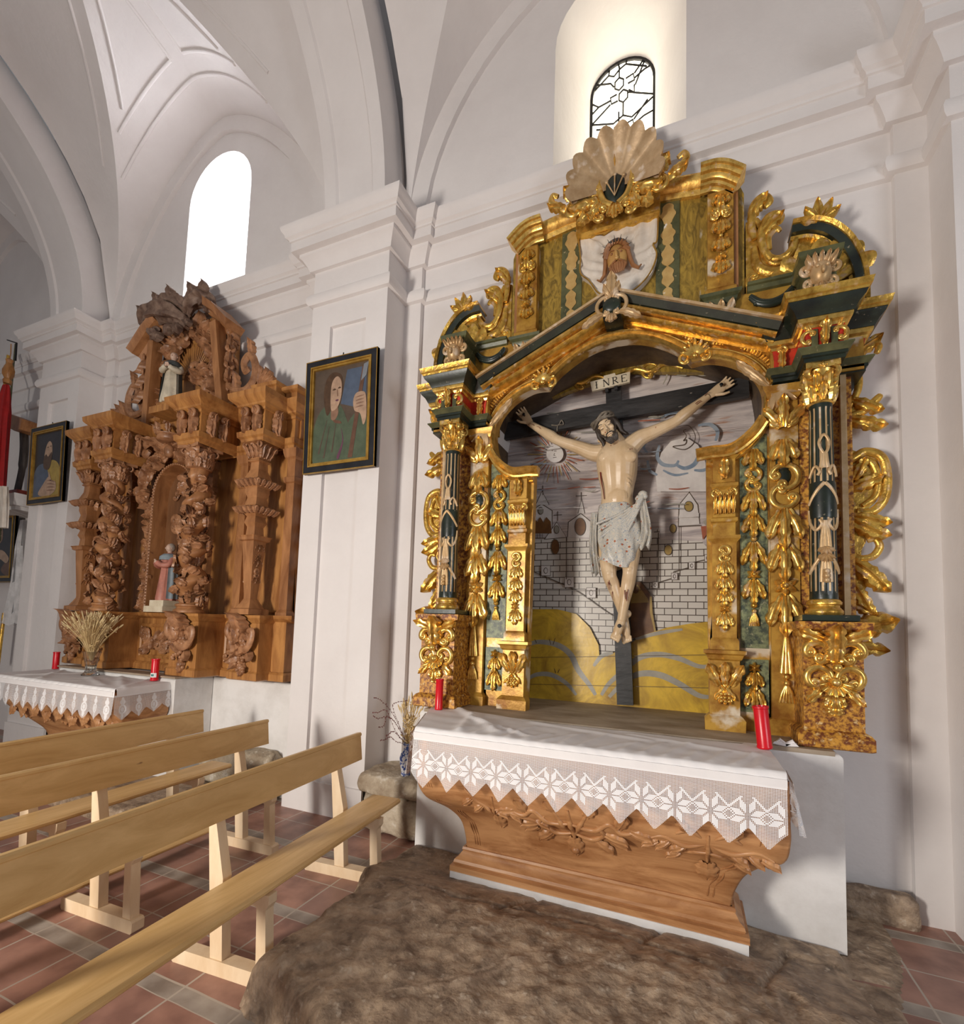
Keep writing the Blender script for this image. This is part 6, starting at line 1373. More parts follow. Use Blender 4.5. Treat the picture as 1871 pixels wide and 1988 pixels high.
for q in (-1, 1):       # pectorals, ribs, collar bones, belly
    c = zz(640+q*52, 612, 3.812); body.ball(tuple(c), .066, 16, 12, sc=(1.1, .50, .80))
    for k in range(4): c0_ = zz(640+q*(36+k*6), 676+k*22, 3.800+k*.008); c1_ = zz(640+q*(78-k*3), 690+k*25, 3.835+k*.004); limb([c0_, c0_.lerp(c1_, .5)+Vector((0, -.004, -.003)), c1_], [.008, .010, .007], 8, 4)
    limb([zz(640+q*15, 545, 3.85), zz(640+q*60, 538, 3.85), zz(640+q*100, 525, 3.87)], [.010, .013, .012], 8, 4)
body.ball(tuple(zz(640, 820, 3.845)), .085, 16, 12, sc=(1, .5, 1.0))
# arms: (shoulder, elbow, wrist) following the photograph
LS, LE, LW, LP = zz(520, 590, 3.90), zz(335, 525, 3.89), zz(190, 440, 3.93), zz(160, 400, 3.945)
RS, RE, RW, RP = zz(755, 515, 3.90), zz(935, 430, 3.89), zz(1115, 293, 3.93), zz(1180, 248, 3.945)
limb([zz(590, 590, 3.90), LS, LS.lerp(LE, .4), LE, LE.lerp(LW, .3), LE.lerp(LW, .7), LW], [.085, .068, .055, .042, .046, .034, .027], 14)
limb([zz(690, 575, 3.90), RS, RS.lerp(RE, .4), RE, RE.lerp(RW, .3), RE.lerp(RW, .7), RW], [.085, .066, .053, .041, .045, .033, .026], 14)
def hand(Wr, Pm, side, curls):
    d = (Pm-Wr).normalized(); n = Vector((0, -1, 0)); s_ = d.cross(n).normalized()*side
    limb([Wr-d*.01, Wr.lerp(Pm, .5), Pm, Pm+d*.035], [.026, .036, .041, .034], 12, 4, .45, (0, -1, 0))
    base = Pm+d*.03
    for k, (off, L, sp) in enumerate(((-.030, .068, -.16), (-.010, .078, -.05), (.010, .074, .05), (.029, .058, .16))):
        b0 = base+s_*off-d*.008; dd = (d+s_*sp).normalized(); c_ = curls[k]
        m1 = b0+dd*L*.42+n*L*.10*c_; m2 = m1+dd*L*.32+n*L*.28*c_; tp = m2+dd*L*.22+n*L*.30*c_
        limb([b0, m1, m2, tp], [.0105, .0098, .0088, .0068], 10, 4)
    tb_ = Wr.lerp(Pm, .45)-s_*.026; td = (d*.75-s_*.65).normalized()
    limb([tb_, tb_+td*.03+n*.008, tb_+td*.055+n*.014, tb_+(td+d*.3)*.075+n*.016], [.014, .0125, .011, .008], 10, 4)
    return Pm
hand(LW, LP, 1, (.7, .5, .55, .8)); hand(RW, RP, -1, (.3, .35, .45, .6))
# legs
HL, KL, AL = zz(590, 1060, 3.90), zz(598, 1225, 3.83), zz(668, 1425, 3.90)
HR, KR, AR = zz(705, 1060, 3.90), zz(705, 1205, 3.82), zz(662, 1462, 3.86)
limb([HL, HL.lerp(KL, .5), KL, KL.lerp(AL, .25)+Vector((0, .02, 0)), KL.lerp(AL, .65), AL], [.088, .075, .054, .052, .038, .034], 14)
limb([HR, HR.lerp(KR, .5), KR, KR.lerp(AR, .25)+Vector((0, .02, 0)), KR.lerp(AR, .65), AR], [.088, .075, .054, .052, .038, .034], 14)
for K in (KL, KR): body.ball(tuple(K+Vector((0, -.022, .01))), .036, 12, 8)
body.ball(tuple(AL+Vector((.035, .0, -.005))), .032, 10, 8)
def foot(A, T, wd):
    d = (T-A).normalized(); limb([A, A.lerp(T, .35), A.lerp(T, .75), T], [.034, .036, .034, .024], 12, 4, .75, (0, -1, 0))
    s_ = d.cross(Vector((0, -1, 0))).normalized()
    for k in range(5):
        b0 = T+s_*(-.028+.014*k)*wd; L = (.042, .036, .034, .030, .026)[k if wd > 0 else k]; limb([b0-d*.015, b0+d*L*.6+Vector((0, -.008, 0)), b0+d*L+Vector((0, .0, 0))], [(.014 if k == 0 else .0095), (.013 if k == 0 else .009), .007], 8, 3)
foot(AL, zz(690, 1555, 3.90), -1); foot(AR, zz(632, 1545, 3.83), 1)
# neck and head, fallen towards the right arm
NB = zz(655, 555, 3.89); HC = zz(588, 462, 3.80)
limb([NB, NB.lerp(HC, .5)+Vector((.01, -.0, 0)), HC+Vector((.01, .03, 0))], [.058, .054, .055], 14)
HM = Matrix.Translation(HC) @ Matrix.Rotation(radians(30), 4, 'Y').inverted() @ Matrix.Rotation(radians(14), 4, 'X') @ Matrix.Rotation(radians(-8), 4, 'Z')
body.T = HM
body.ball((0, .012, .025), .088, 20, 16, sc=(.84, 1.05, 1.12)); body.ball((0, -.020, -.035), .066, 18, 14, sc=(.78, .95, 1.22)); body.ball((0, -.060, -.092), .024, 12, 8)
limb([(0, -.080, .030), (0, -.092, .004), (0, -.104, -.024)], [.007, .0085, .012], 10, 4); 
for q in (-1, 1):
    body.ball((q*.009, -.092, -.027), .007, 8, 6); limb([(q*.014, -.078, .030), (q*.034, -.076, .036), (q*.054, -.060, .028)], [.006, .007, .005], 8, 4); body.ball((q*.030, -.066, .012), .0125, 12, 8, sc=(1.25, .8, .75)); body.ball((q*.038, -.056, -.018), .019, 10, 8)
    body.ball((q*.076, .008, -.005), .02, 10, 8, sc=(.4, .8, 1.5))
limb([(-.026, -.080, -.058), (0, -.089, -.053), (.026, -.080, -.058)], [.005, .0075, .005], 8, 4); limb([(-.022, -.078, -.068), (0, -.087, -.070), (.022, -.078, -.068)], [.005, .0085, .005], 8, 4)
body.T = None
bo = body.build('figure', M_['skin'], cr, smooth=60, merge=False)
def remesh(o, vox, smooth_it=3):
    m_ = o.modifiers.new('fuse', 'REMESH'); m_.mode = 'VOXEL'; m_.voxel_size = vox; m_.use_smooth_shade = True
    s2 = o.modifiers.new('soften', 'SMOOTH'); s2.iterations = smooth_it; s2.factor = .5
    dg = bpy.context.evaluated_depsgraph_get(); me = bpy.data.meshes.new_from_object(o.evaluated_get(dg)); old = o.data; o.modifiers.clear(); mats = list(old.materials); o.data = me
    me.materials.clear()
    for q in mats: me.materials.append(q)
    me.polygons.foreach_set('use_smooth', [True]*len(me.polygons))
remesh(bo, .004, 2)
# hair, beard, crown
mb = MB(); mb.T = HM
mb.ball((0, .020, .030), .096, 20, 14, sc=(.88, 1.0, 1.05))
for q in (-1, 1):
    for k in range(5): mb.tube([(q*(.066+.004*k), -.015+.018*k, .05), (q*(.084), -.005+.02*k, -.02), (q*(.080), .0+.02*k, -.075), (q*(.10+.01*sin(k*2)), -.01+.02*k, -.125)], [.016, .019, .017, .007], 8)
for k in range(7): a = pi*(.15+.7*k/6); mb.tube([(.06*cos(a), -.060*sin(a)-.008, .075), (.076*cos(a), -.030*sin(a), .04)], .012, 6)
h = mb.build('hair', M_['hair'], bo, smooth=60); remesh(h, .005, 2)
mb = MB(); mb.T = HM
for k in range(-4, 5): mb.tube([(k*.0115, -.062-.010*cos(k*.4), -.075), (k*.010, -.074-.006*cos(k*.4), -.098), (k*.006+(.004 if k > 0 else -.004), -.066, -.130)], [.009, .010, .004], 7)
for q in (-1, 1): mb.tube([(q*.004, -.096, -.044), (q*.022, -.086, -.050), (q*.034, -.072, -.066)], [.006, .006, .004], 6); mb.tube([(q*.036, -.070, -.066), (q*.050, -.052, -.050), (q*.062, -.030, -.02)], [.008, .010, .009], 7)
mb.build('beard', M_['hair'], bo, smooth=60)
mb = MB(); mb.T = HM
for o_ in range(4):
    R_ = [(.088*cos(2*pi*k/36)*(1+.02*sin(k*1.7+o_)), .016+.100*sin(2*pi*k/36), .062+.012*sin(2*pi*k/36*3+o_*1.6)+.008*o_-.010*sin(2*pi*k/36)) for k in range(37)]
    mb.tube(R_, .0105, 6)
mb.build('crown_of_thorns', M_['crown'], bo, smooth=60)
for q in (-1, 1):
    mb = MB(); mb.T = HM; mb.tube([(q*.014, -.088, .036), (q*.034, -.088, .043), (q*.054, -.070, .034)], .0022, 6); mb.build('eyebrow', M_['hair'], bo, smooth=60)
    mb = MB(); mb.T = HM; mb.tube([(q*.020, -.082, .006), (q*.034, -.086, .004), (q*.048, -.076, .008)], .0016, 6); mb.build('closed_eye', M_['hair'], bo, smooth=60)
mb = MB(); mb.T = HM; mb.tube([(-.020, -.087, -.063), (0, -.094, -.062), (.020, -.087, -.063)], .002, 6); mb.build('mouth', mat('painted_mouth', (.25,.06,.04), .4, bump=0), bo, smooth=60)
# wounds: dark red trickles of paint
wm = mat('painted_blood', (.20,.03,.015), .35, 0, bump=0); mb = MB()
def trick(pts, w_=.0035): mb.tube(catmull(pts, 4), lambda t: w_*(1-.5*t), 5)
trick([zz(552, 690, 3.812), zz(556, 730, 3.812), zz(566, 780, 3.818), zz(572, 830, 3.822)], .006)
rw = random.Random(11)
for A_, B2, r in ((LE, LW, .036), (RE, RW, .036)):
    for k in range(5): t = rw.uniform(.1, .9); p = A_.lerp(B2, t)+Vector((0, -r, rw.uniform(-.012, .012))); trick([p, p+(B2-A_).normalized()*.03, p+(B2-A_).normalized()*.05+Vector((0, 0, -.008))], .0025)
for A_, B2 in ((KL, AL), (KR, AR)):
    for k in range(4): t = rw.uniform(.05, .8); p = A_.lerp(B2, t)+Vector((rw.uniform(-.02, .02), -.043+.010*t, 0)); trick([p, p+Vector((0, 0, -.04)), p+Vector((.004, .002, -.07))], .003)
for k in range(12): p = zz(rw.uniform(560, 720), rw.uniform(545, 590), 3.80); trick([p, p+Vector((0, .004, -.014))], .003)
mb.build('painted_wounds', wm, bo, smooth=60)
# nails
for p, r in ((RP, 1), (LP, 1), (zz(655, 1492, 3.80), 1.2)):
    mb = MB(); mb.tube([tuple(p+Vector((0, -.055, 0))), tuple(p+Vector((0, .06, 0)))], .006*r, 8); mb.lathe([(.001, 0), (.011*r, .0), (.013*r, .006), (.001, .010)], tuple(p+Vector((0, -.045, 0))), 10, axis='y'); mb.build('nail', M_['iron'], cr, smooth=60)
rp = zz(332, 445, YC_-.06); mb = MB(); mb.tube(catmull([rp+Vector((-.06, 0, .01)), rp, rp+Vector((.03, -.01, .035)), rp+Vector((.045, 0, 0)), rp, rp+Vector((-.01, 0, -.05))], 5), .007, 6); mb.build('rope_knot', M_['crown'], cr, smooth=60)
# loincloth
clo = bpy.data.materials.new('flowered_loincloth'); clo.use_nodes = True; nt = clo.node_tree; N = nt.nodes; B = N['Principled BSDF']; B.inputs['Roughness'].default_value = .4
tcn = N.new('ShaderNodeTexCoord'); na = N.new('ShaderNodeTexNoise'); na.inputs['Scale'].default_value = 24; na.inputs['Distortion'].default_value = 3; na.inputs['Detail'].default_value = 1; nb = N.new('ShaderNodeTexVoronoi'); nb.inputs['Scale'].default_value = 17
nt.links.new(tcn.outputs['Object'], na.inputs[0]); nt.links.new(tcn.outputs['Object'], nb.inputs[0])
def rmp(src, stops):
    r = N.new('ShaderNodeValToRGB'); r.color_ramp.interpolation = 'CONSTANT' if len(stops) > 2 else 'LINEAR'
    while len(r.color_ramp.elements) < len(stops): r.color_ramp.elements.new(.5)
    for e, (p, c) in zip(r.color_ramp.elements, stops): e.position = p; e.color = (*c, 1)
    nt.links.new(src, r.inputs[0]); return r.outputs[0]
c1 = rmp(na.outputs[0], [(0, (.62,.57,.47)), (.40, (.19,.25,.33)), (.44, (.64,.59,.50)), (.53, (.33,.38,.42)), (.57, (.62,.56,.46))]); c2 = rmp(nb.outputs['Distance'], [(0, (.42,.12,.05)), (.16, (0, 0, 0)), (.17, (0, 0, 0))]); msk = rmp(nb.outputs['Distance'], [(0, (1,1,1)), (.16, (0,0,0)), (.17, (0,0,0))])
mxn = N.new('ShaderNodeMix'); mxn.data_type = 'RGBA'; nt.links.new(msk, mxn.inputs[0]); nt.links.new(c1, mxn.inputs[6]); mxn.inputs[7].default_value = (.40, .12, .05, 1); nt.links.new(mxn.outputs[2], B.inputs['Base Color'])
mb = MB(); rows = []; secs = [(zz(632, 862, 3.90), .135, .100), (zz(640, 900, 3.90), .155, .118), (zz(648, 960, 3.90), .172, .130), (zz(650, 1030, 3.895), .172, .138), (zz(648, 1090, 3.885), .160, .140), (zz(646, 1140, 3.87), .150, .135), (zz(640, 1175, 3.865), .142, .128)]
Pc = catmull([s_[0] for s_ in secs], 6); HW = catmull([(s_[1], s_[2], 0) for s_ in secs], 6)
for k, (p, hw) in enumerate(zip(Pc, HW)):
    t = k/(len(Pc)-1); row = []
    for j in range(72):
        th = 2*pi*j/72; f = .045*sin(th*5+t*7)+.03*sin(th*11-t*12)+.02*sin(th*17+t*5); f *= .5+.8*t
        row.append((p.x+hw.x*(1+f)*cos(th), p.y+hw.y*(1+f)*sin(th), p.z+t*t*.035*sin(th*2+.6)))
    rows.append(row)
for row in ([[(c.x+(x-c.x)*.86, c.y+(y-c.y)*.86, z+.004) for x, y, z in rows[i]] for i, c in ((-1, Pc[-1]), (len(rows)//2, Pc[len(rows)//2]), (0, Pc[0]))]): rows.append(row)
mb.grid(rows, closed_u=True, closed_v=True)
for k in range(7): A_ = zz(775, 835, 3.80); B2 = zz(530+k*14, 960+k*34, 3.775+.003*k); mb.tube(catmull([A_, A_.lerp(B2, .5)+Vector((0, -.012, -.02+.004*k)), B2], 6), [.011]*13, 6)
lc = mb.build('loincloth', clo, bo, smooth=60)
mb = MB(); A_ = zz(772, 805, 3.80); mb.ball(tuple(A_), .032, 10, 8, sc=(1.1, .8, .9)); mb.ball(tuple(A_+Vector((-.03, 0, -.03))), .026, 10, 8); mb.ball(tuple(A_+Vector((.02, -.005, -.02))), .02, 8, 6)
mb.tube([tuple(A_), tuple(A_+Vector((-.02, -.01, -.05))), tuple(zz(740, 880, 3.79))], [.022, .028, .02], 8); mb.build('knot', clo, lc, smooth=60)
def tail(pts, w0, w1, name):
    P = catmull(pts, 6); mb = MB(); rows = []
    for k, p in enumerate(P):
        t = k/(len(P)-1); w_ = lerp(w0, w1, t); rows.append([(p.x+w_*(j/12-.5), p.y+.014*sin(j*1.4+t*3)*(.4+t), p.z+.02*sin(j*.9)*t) for j in range(13)])
    back = [[(x, y+.008, z) for x, y, z in r] for r in rows]; mb.grid([list(r)+list(reversed(b_)) for r, b_ in zip(rows, back)], closed_u=True, cap=True); return mb.build(name, clo, lc, smooth=60)
tail([zz(768, 830, 3.80), zz(785, 930, 3.80), zz(790, 1010, 3.81), zz(770, 1085, 3.83)], .05, .10, 'hanging_end'); tail([zz(520, 900, 3.83), zz(512, 1020, 3.82), zz(515, 1120, 3.82), zz(530, 1225, 3.83)], .05, .075, 'hanging_end')
# ------------------------------------------------------------------ the carved pine altarpiece on the left
WX = -5.12
wa = thing('carved_altarpiece', 'unpainted brown carved altarpiece with twisted columns, in the left bay', 'altarpiece', (WX, 3.5, 1.05))
WD, WC, WO = M_['wood_dk'], M_['wood_carv'], M_['wood_or']
def FW(y, u=0, v=0, **k): return frame(WX+u, y, v, **k)
def stepw(mb, u0, u1, y, prof, back=3.6):
    a, b = WX+min(u0, u1), WX+max(u0, u1); mb.sweep([(a, back), (a, y), (b, y), (b, back)], prof+[(-(b-a)/2, prof[-1][1])], plane='xy', flip=-1)
def foliage(mb, pts, size, h, n, seed, w0=0.0):
    """dense acanthus scroll foliage filling a run of points"""
    r = random.Random(seed); P = catmull([(a, b, 0) for a, b in pts], 8)
    for k in range(n):
        p = P[int((len(P)-1)*k/max(1, n-1))]; q = r.random()
        if q < .5: cscroll(mb, (p.x+r.uniform(-.2, .2)*size, p.y+r.uniform(-.2, .2)*size), size*r.uniform(.35, .55), r.uniform(0, 6), r.uniform(7, 10), size*.19, .42, .42, w0+h*.45)
        else: leaf(mb, p.x, p.y, r.uniform(0, 6.28), size*r.uniform(.8, 1.15), size*r.uniform(.75, 1.0), min(h, size*.6)*r.uniform(.7, 1.1), 3, r.uniform(.2, .5), 9, 6, w0+max(0, h-size*.6)*.5, bend=r.uniform(-.8, .8))
# predella, back board and pilasters
mb = MB(); mb.box((WX-1.62, 3.46, 1.06), (WX+1.66, 3.68, 1.66)); mb.build('predella', WO, wa, smooth=0)
mb = MB(); mb.box((WX-1.60, 3.56, 1.66), (WX+1.60, 3.68, 3.80)); mb.build('back_board', WO, wa, smooth=0)
mb = MB(); stepw(mb, -1.64, 1.68, 3.44, [(0, 1.055), (.02, 1.06), (.02, 1.12), (.0, 1.14), (-.02, 1.15), (-.03, 1.60), (-.02, 1.61), (0, 1.62), (.02, 1.64), (.03, 1.665), (0, 1.67)][:4], back=3.68); mb.build('base_moulding', WO, wa, smooth=30)
mb = MB(); a, b = WX-1.66, WX+1.74; mb.sweep([(a, 3.68), (a, 3.44), (b, 3.44), (b, 3.68)], [(-.05, 1.60), (-.02, 1.61), (0, 1.625), (.02, 1.635), (.03, 1.655), (.03, 1.67), (-.1, 1.672)], plane='xy', flip=-1); mb.build('predella_cornice', WO, wa, smooth=30)
for u0, u1 in ((-.42, .42), (.88, 1.14), (-1.1, -.9)):
    mb = MB(); R_ = [(WX+u0, 1.18), (WX+u1, 1.18), (WX+u1, 1.55), (WX+u0, 1.55)]; mb.sweep(R_, [(0, 0), (0, .02), (.02, .03), (.035, .02), (.035, 0)], closed=True, plane='xz', base=3.462); mb.build('panel_moulding', WO, wa, smooth=30)
    mb = MB(); mb.T = FW(3.46); foliage(mb, [(u0+.06, 1.28), ((u0+u1)/2, 1.45), (u1-.06, 1.28), ((u0+u1)/2, 1.30), (u0+.06, 1.46), (u1-.08, 1.46)], .10, .05, 34 if u1-u0 > .5 else 14, 3, .0); mb.build('carved_panel', WC, wa, smooth=60)
# pedestals with great acanthus brackets
def bracket(u, y, seed, big=1.0):
    mb = MB(); mb.T = FW(y, u, 1.40)
    leaf(mb, -.02, .24, pi, .25, .20*big, .10, 5, .3); leaf(mb, 0, .10, 0, .18, .22*big, .12, 4, .7)
    cscroll(mb, (-.05, .12), .085*big, pi*.2, pi*1.6, .034, .45, .45, .07); cscroll(mb, (.10*big, .02), .07*big, pi*.9, -pi*.6, .030, .4, .45, .05)
    vine(mb, [(-.06, .10), (0, -.03), (.10, -.05), (.19*big, .03), (.20*big, .12), (.14*big, .12)], .034, .06); vine(mb, [(-.12, .12), (-.12, .0), (-.05, -.08), (.04, -.10)], .028, .04)
    r = random.Random(seed)
    for k in range(12): a = r.uniform(0, 6.28); leaf(mb, r.uniform(-.10, .10), r.uniform(-.16, .12), a, r.uniform(.09, .15), .09, .06, 3, .7, 8, 5)
    for k in range(14): mb.ball((r.uniform(-.05, .10), -.10-.16*r.random(), .03+.03*r.random()), .020, 6, 5)
    leaf(mb, .02, -.16, pi, .14, .09, .05, 3, .3); return mb.build('acanthus_bracket', WC, wa, smooth=60)
BLK = [(0, 3.30), (.012, 3.31), (.02, 3.335), (.04, 3.35), (.045, 3.40), (.0, 3.41), (0, 3.60), (.015, 3.605), (.02, 3.625), (.05, 3.645), (.055, 3.66), (.10, 3.70), (.11, 3.715), (.115, 3.76), (.02, 3.775)]
def entab(u0, u1, y): mb = MB(); stepw(mb, u0, u1, y, BLK, back=3.66); mb.build('entablature_block', WO, wa, smooth=25)
def modillion(u, y, z, ang=0, sc=1.0):
    mb = MB(); mb.T = frame(WX+u, y, z, ang=ang, s=sc); leaf(mb, 0, .09, pi, .22, .09, .07, 4, .3); cscroll(mb, (0, .07), .035, pi, -pi*.5, .02, .5, .5, .05); cscroll(mb, (0, -.08), .03, 0, pi*1.4, .018, .5, .5, .02); leaf(mb, 0, -.02, 0, .12, .07, .06, 3, .6); mb.build('scroll_modillion', WC, wa, smooth=60)
mb = MB(); stepw(mb, -1.62, 1.58, 3.50, BLK, back=3.68); mb.build('entablature', WO, wa, smooth=25)
for s_ in (-1, 1):
    u = s_*.67; y = 3.20
    mb = MB(); stepw(mb, u-.19, u+.19, 3.17, [(0, 1.06), (.02, 1.07), (.02, 1.13), (0, 1.15), (0, 1.59), (.012, 1.60), (.02, 1.62), (.04, 1.64), (.045, 1.665), (0, 1.668)], back=3.5); mb.build('pedestal', WO, wa, smooth=30)
    bracket(u, 3.165, 5+s_)
    # twisted column wound with vines
    cx, cy = WX+u, 3.20; rows = []; H0, H1 = 1.73, 3.08; NT = 5.0
    for k in range(141):
        t = k/140; z = lerp(H0, H1, t); a = s_*2*pi*NT*t; off = .034*min(1, 8*t, 8*(1-t)); r = .092*(1-.12*t); rows.append([(cx+off*cos(a)+r*(1+.10*cos(2*pi*j/20-a))*cos(2*pi*j/20), cy+off*sin(a)+r*(1+.10*cos(2*pi*j/20-a))*sin(2*pi*j/20), z) for j in range(20)])
    mb = MB(); mb.grid(rows, closed_u=True, cap=True); col = mb.build('twisted_column', WD, wa, smooth=60)
    mb = MB(); mb.lathe([(.13, 1.668), (.135, 1.68), (.13, 1.70), (.11, 1.71), (.105, 1.725), (.12, 1.735), (.118, 1.75), (.10, 1.76)], (cx, cy, 0), 28); mb.build('column_base', WD, col, smooth=50)
    mb = MB(); r_ = random.Random(40+s_)
    for k in range(62):
        t = k/62; z = lerp(H0+.02, H1-.03, t); a = s_*2*pi*NT*t+pi+r_.uniform(-.5, .5); off = .034; px = cx+off*cos(a-pi); py = cy+off*sin(a-pi); th = a
        face_a = th+pi/2; mb.T = Matrix.Translation((px, py, z)) @ Matrix.Rotation(face_a, 4, 'Z') @ frame(0, -.080, 0)
        if k % 5 == 0: rosette(mb, 0, 0, .042, .03, 6)
        elif k % 5 == 3: [mb.ball((r_.uniform(-.03, .03), r_.uniform(-.035, .03), .012), .014, 6, 5) for _ in range(7)]
        else: leaf(mb, 0, -.03, r_.uniform(-1.2, 1.2)+s_*.6, r_.uniform(.09, .125), .105, .045, 3, .45, 8, 6)
    for k in range(44):
        t = k/44; z = lerp(H0+.04, H1-.05, t); a = s_*2*pi*NT*t+r_.uniform(-.6, .6); px = cx+.034*cos(a); py = cy+.034*sin(a)
        mb.T = Matrix.Translation((px, py, z)) @ Matrix.Rotation(a+pi/2, 4, 'Z') @ frame(0, -.088, 0); leaf(mb, 0, -.03, r_.uniform(-2.4, 2.4), .10, .095, .032, 3, .35, 8, 6)
    mb.T = None; V = []
    for k in range(200):
        t = k/199; z = lerp(H0, H1, t); a = s_*2*pi*NT*t+pi; V.append((cx-.030*cos(a)*-1*0+.034*cos(a-pi)+.088*cos(a), cy+.034*sin(a-pi)+.088*sin(a), z))
    mb.tube(V, .013, 6); mb.build('vine_foliage', WC, col, smooth=60)
    mb = MB(); mb.T = Matrix.Translation((cx, cy, 3.08)); capital(mb, .10, .225); mb.build('column_capital', WC, col, smooth=60)
    entab(u-.14, u+.14, 3.08)
    for q in (-1, 1): modillion(u+q*.08, 3.075, 3.51)
    modillion(u+s_*.145, 3.17, 3.51, pi/2*s_); modillion(u-s_*.145, 3.17, 3.51, -pi/2*s_); modillion(u+.145, 3.30, 3.51, pi/2)
    # wing with its tapering estipite
    e = s_*1.33; ye = 3.33
    mb = MB(); stepw(mb, e-.17, e+.17, 3.30, [(0, 1.06), (.02, 1.07), (.02, 1.13), (0, 1.15), (0, 1.59), (.012, 1.60), (.02, 1.62), (.04, 1.64), (.045, 1.665), (0, 1.668)], back=3.5); mb.build('pedestal', WO, wa, smooth=30)
    bracket(e-.02, 3.295, 9+s_, .85)
    def sq(mb, prof): rows = [[(WX+e-r, ye-r, z), (WX+e+r, ye-r, z), (WX+e+r, ye+r, z), (WX+e-r, ye+r, z)] for r, z in prof]; mb.grid(rows, closed_u=True, cap=True)
    mb = MB(); sq(mb, [(.115, 1.67), (.115, 1.72), (.085, 1.73), (.06, 1.78), (.042, 1.82), (.042, 1.85), (.072, 2.36), (.095, 2.37), (.10, 2.395), (.11, 2.41), (.055, 2.42), (.05, 2.50), (.07, 2.54), (.055, 2.60), (.09, 2.64), (.125, 2.69), (.075, 2.70), (.06, 2.78), (.075, 2.83), (.075, 2.87), (.105, 2.91), (.125, 2.95), (.085, 2.965), (.055, 3.05), (.052, 3.12), (.07, 3.13), (.07, 3.14), (.06, 3.15), (.085, 3.29), (.12, 3.30)])
    es = mb.build('estipite', WD, wa, smooth=0)
    for z, w_ in ((2.63, .118), (2.89, .116)):
        mb = MB()
        for sd in range(3):
            for k in range(-2, 3): mb.T = Matrix.Translation((WX+e, ye, z)) @ Matrix.Rotation((sd-1)*pi/2, 4, 'Z') @ frame(k*w_*.42, -w_+.025, -.005, tilt=.45); leaf(mb, 0, 0, k*.2, .075, .06, .03, 3, .6, 8, 5)
        mb.build('leaf_saucer', WC, es, smooth=60)
    mb = MB()
    for sd in range(3):
        for k in (-1, 0, 1):
            mb.T = Matrix.Translation((WX+e, ye, 3.16)) @ Matrix.Rotation((sd-1)*pi/2, 4, 'Z') @ frame(k*.045, -.062, 0); leaf(mb, 0, 0, k*.2, .11, .055, .04, 3, .9); cscroll(mb, (k*.045, .11), .024, pi*.5, pi*.5+(1 if k < 1 else -1)*pi*1.2, .012, .5, .5, .03)
    mb.build('estipite_capital', WC, es, smooth=60)
    for sd in range(3):
        mb = MB(); mb.T = Matrix.Translation((WX+e, ye, 0)) @ Matrix.Rotation((sd-1)*pi/2, 4, 'Z') @ frame(0, -.058, 0, tilt=-.06); drop(mb, 0, 2.33, 1.95, .09, .03, [('husk', .8), ('rose', .6), ('husk', .8), ('scroll', .8), ('husk', .7)]); mb.build('leaf_drop', WC, es, smooth=60)
    entab(e-.13, e+.13, 3.24); modillion(e-.07, 3.235, 3.51); modillion(e+.07, 3.235, 3.51); modillion(e+.135, 3.36, 3.51, pi/2); modillion(e-.135, 3.36, 3.51, -pi/2)
    # half pilasters behind
    for u_ in (s_*.93, s_*.42, s_*1.56): mb = MB(); stepw(mb, u_-.05, u_+.05, 3.50, [(.02, 1.67), (.02, 1.70), (.0, 1.73), (0, 2.96), (.015, 2.97), (.02, 2.99), (.02, 3.02), (0, 3.03), (0, 3.20), (.02, 3.22), (.03, 3.26), (.035, 3.30)], back=3.58); mb.build('back_pilaster', WD, wa, smooth=30)
    mb = MB(); stepw(mb, s_*1.10, s_*1.56, 3.545, [(0, 1.70), (0, 3.28)], back=3.57); mb.build('wing_panel', WO, wa, smooth=0)
    mb = MB(); mb.T = FW(3.66); 
    for k in range(8): leaf(mb, s_*1.60, 1.9+.22*k, s_*(1.2+.6*(k % 2)), .14, .10, .05, 4, .5)
    foliage(mb, [(s_*1.62, 1.15), (s_*1.66, 1.35), (s_*1.62, 1.52)], .08, .05, 12, 6); mb.build('edge_carving', WC, wa, smooth=60)
    # small upper blocks and scrollwork over the entablature
    mb = MB(); stepw(mb, e-.14, e+.14, 3.34, [(0, 3.775), (0, 3.88), (.02, 3.89), (.03, 3.92), (.0, 3.93)], back=3.64); stepw(mb, s_*.40, e-s_*.14, 3.46, [(0, 3.775), (0, 3.84), (.02, 3.85), (.03, 3.88), (.0, 3.885)], back=3.64); stepw(mb, s_*1.50, s_*1.64, 3.44, [(0, 3.775), (0, 3.84), (.03, 3.86), (.04, 3.89), (0, 3.90)], back=3.64); mb.build('upper_block', WO, wa, smooth=30)
    mb = MB(); mb.T = FW(3.50); 
    def s(p): return [(s_*a, b) for a, b in p]
    vine(mb, s([(.62, 4.10), (.75, 4.02), (.92, 4.0), (1.02, 4.10), (1.02, 4.25), (.94, 4.36), (.86, 4.30), (.88, 4.20), (.94, 4.22)]), .045, .03); vine(mb, s([(.60, 4.45), (.66, 4.30), (.66, 4.14), (.60, 4.02)]), .035, .03); cscroll(mb, (s_*.72, 4.12), .06, 0, 5, .03, .4, .4, .03)
    leaf(mb, s_*.95, 4.36, 0, .16, .10, .06, 4, .6); leaf(mb, s_*.66, 4.45, s_*.4, .20, .12, .07, 4, .7); leaf(mb, s_*.74, 4.0, s_*.2, .20, .12, .06, 4, .8); leaf(mb, s_*.64, 4.25, s_*.9, .16, .10, .06, 4, .6)
    for k in range(4): leaf(mb, s_*(1.08+.02*k), 4.0, s_*(.3+.35*k), .20, .09, .06, 4, .5)
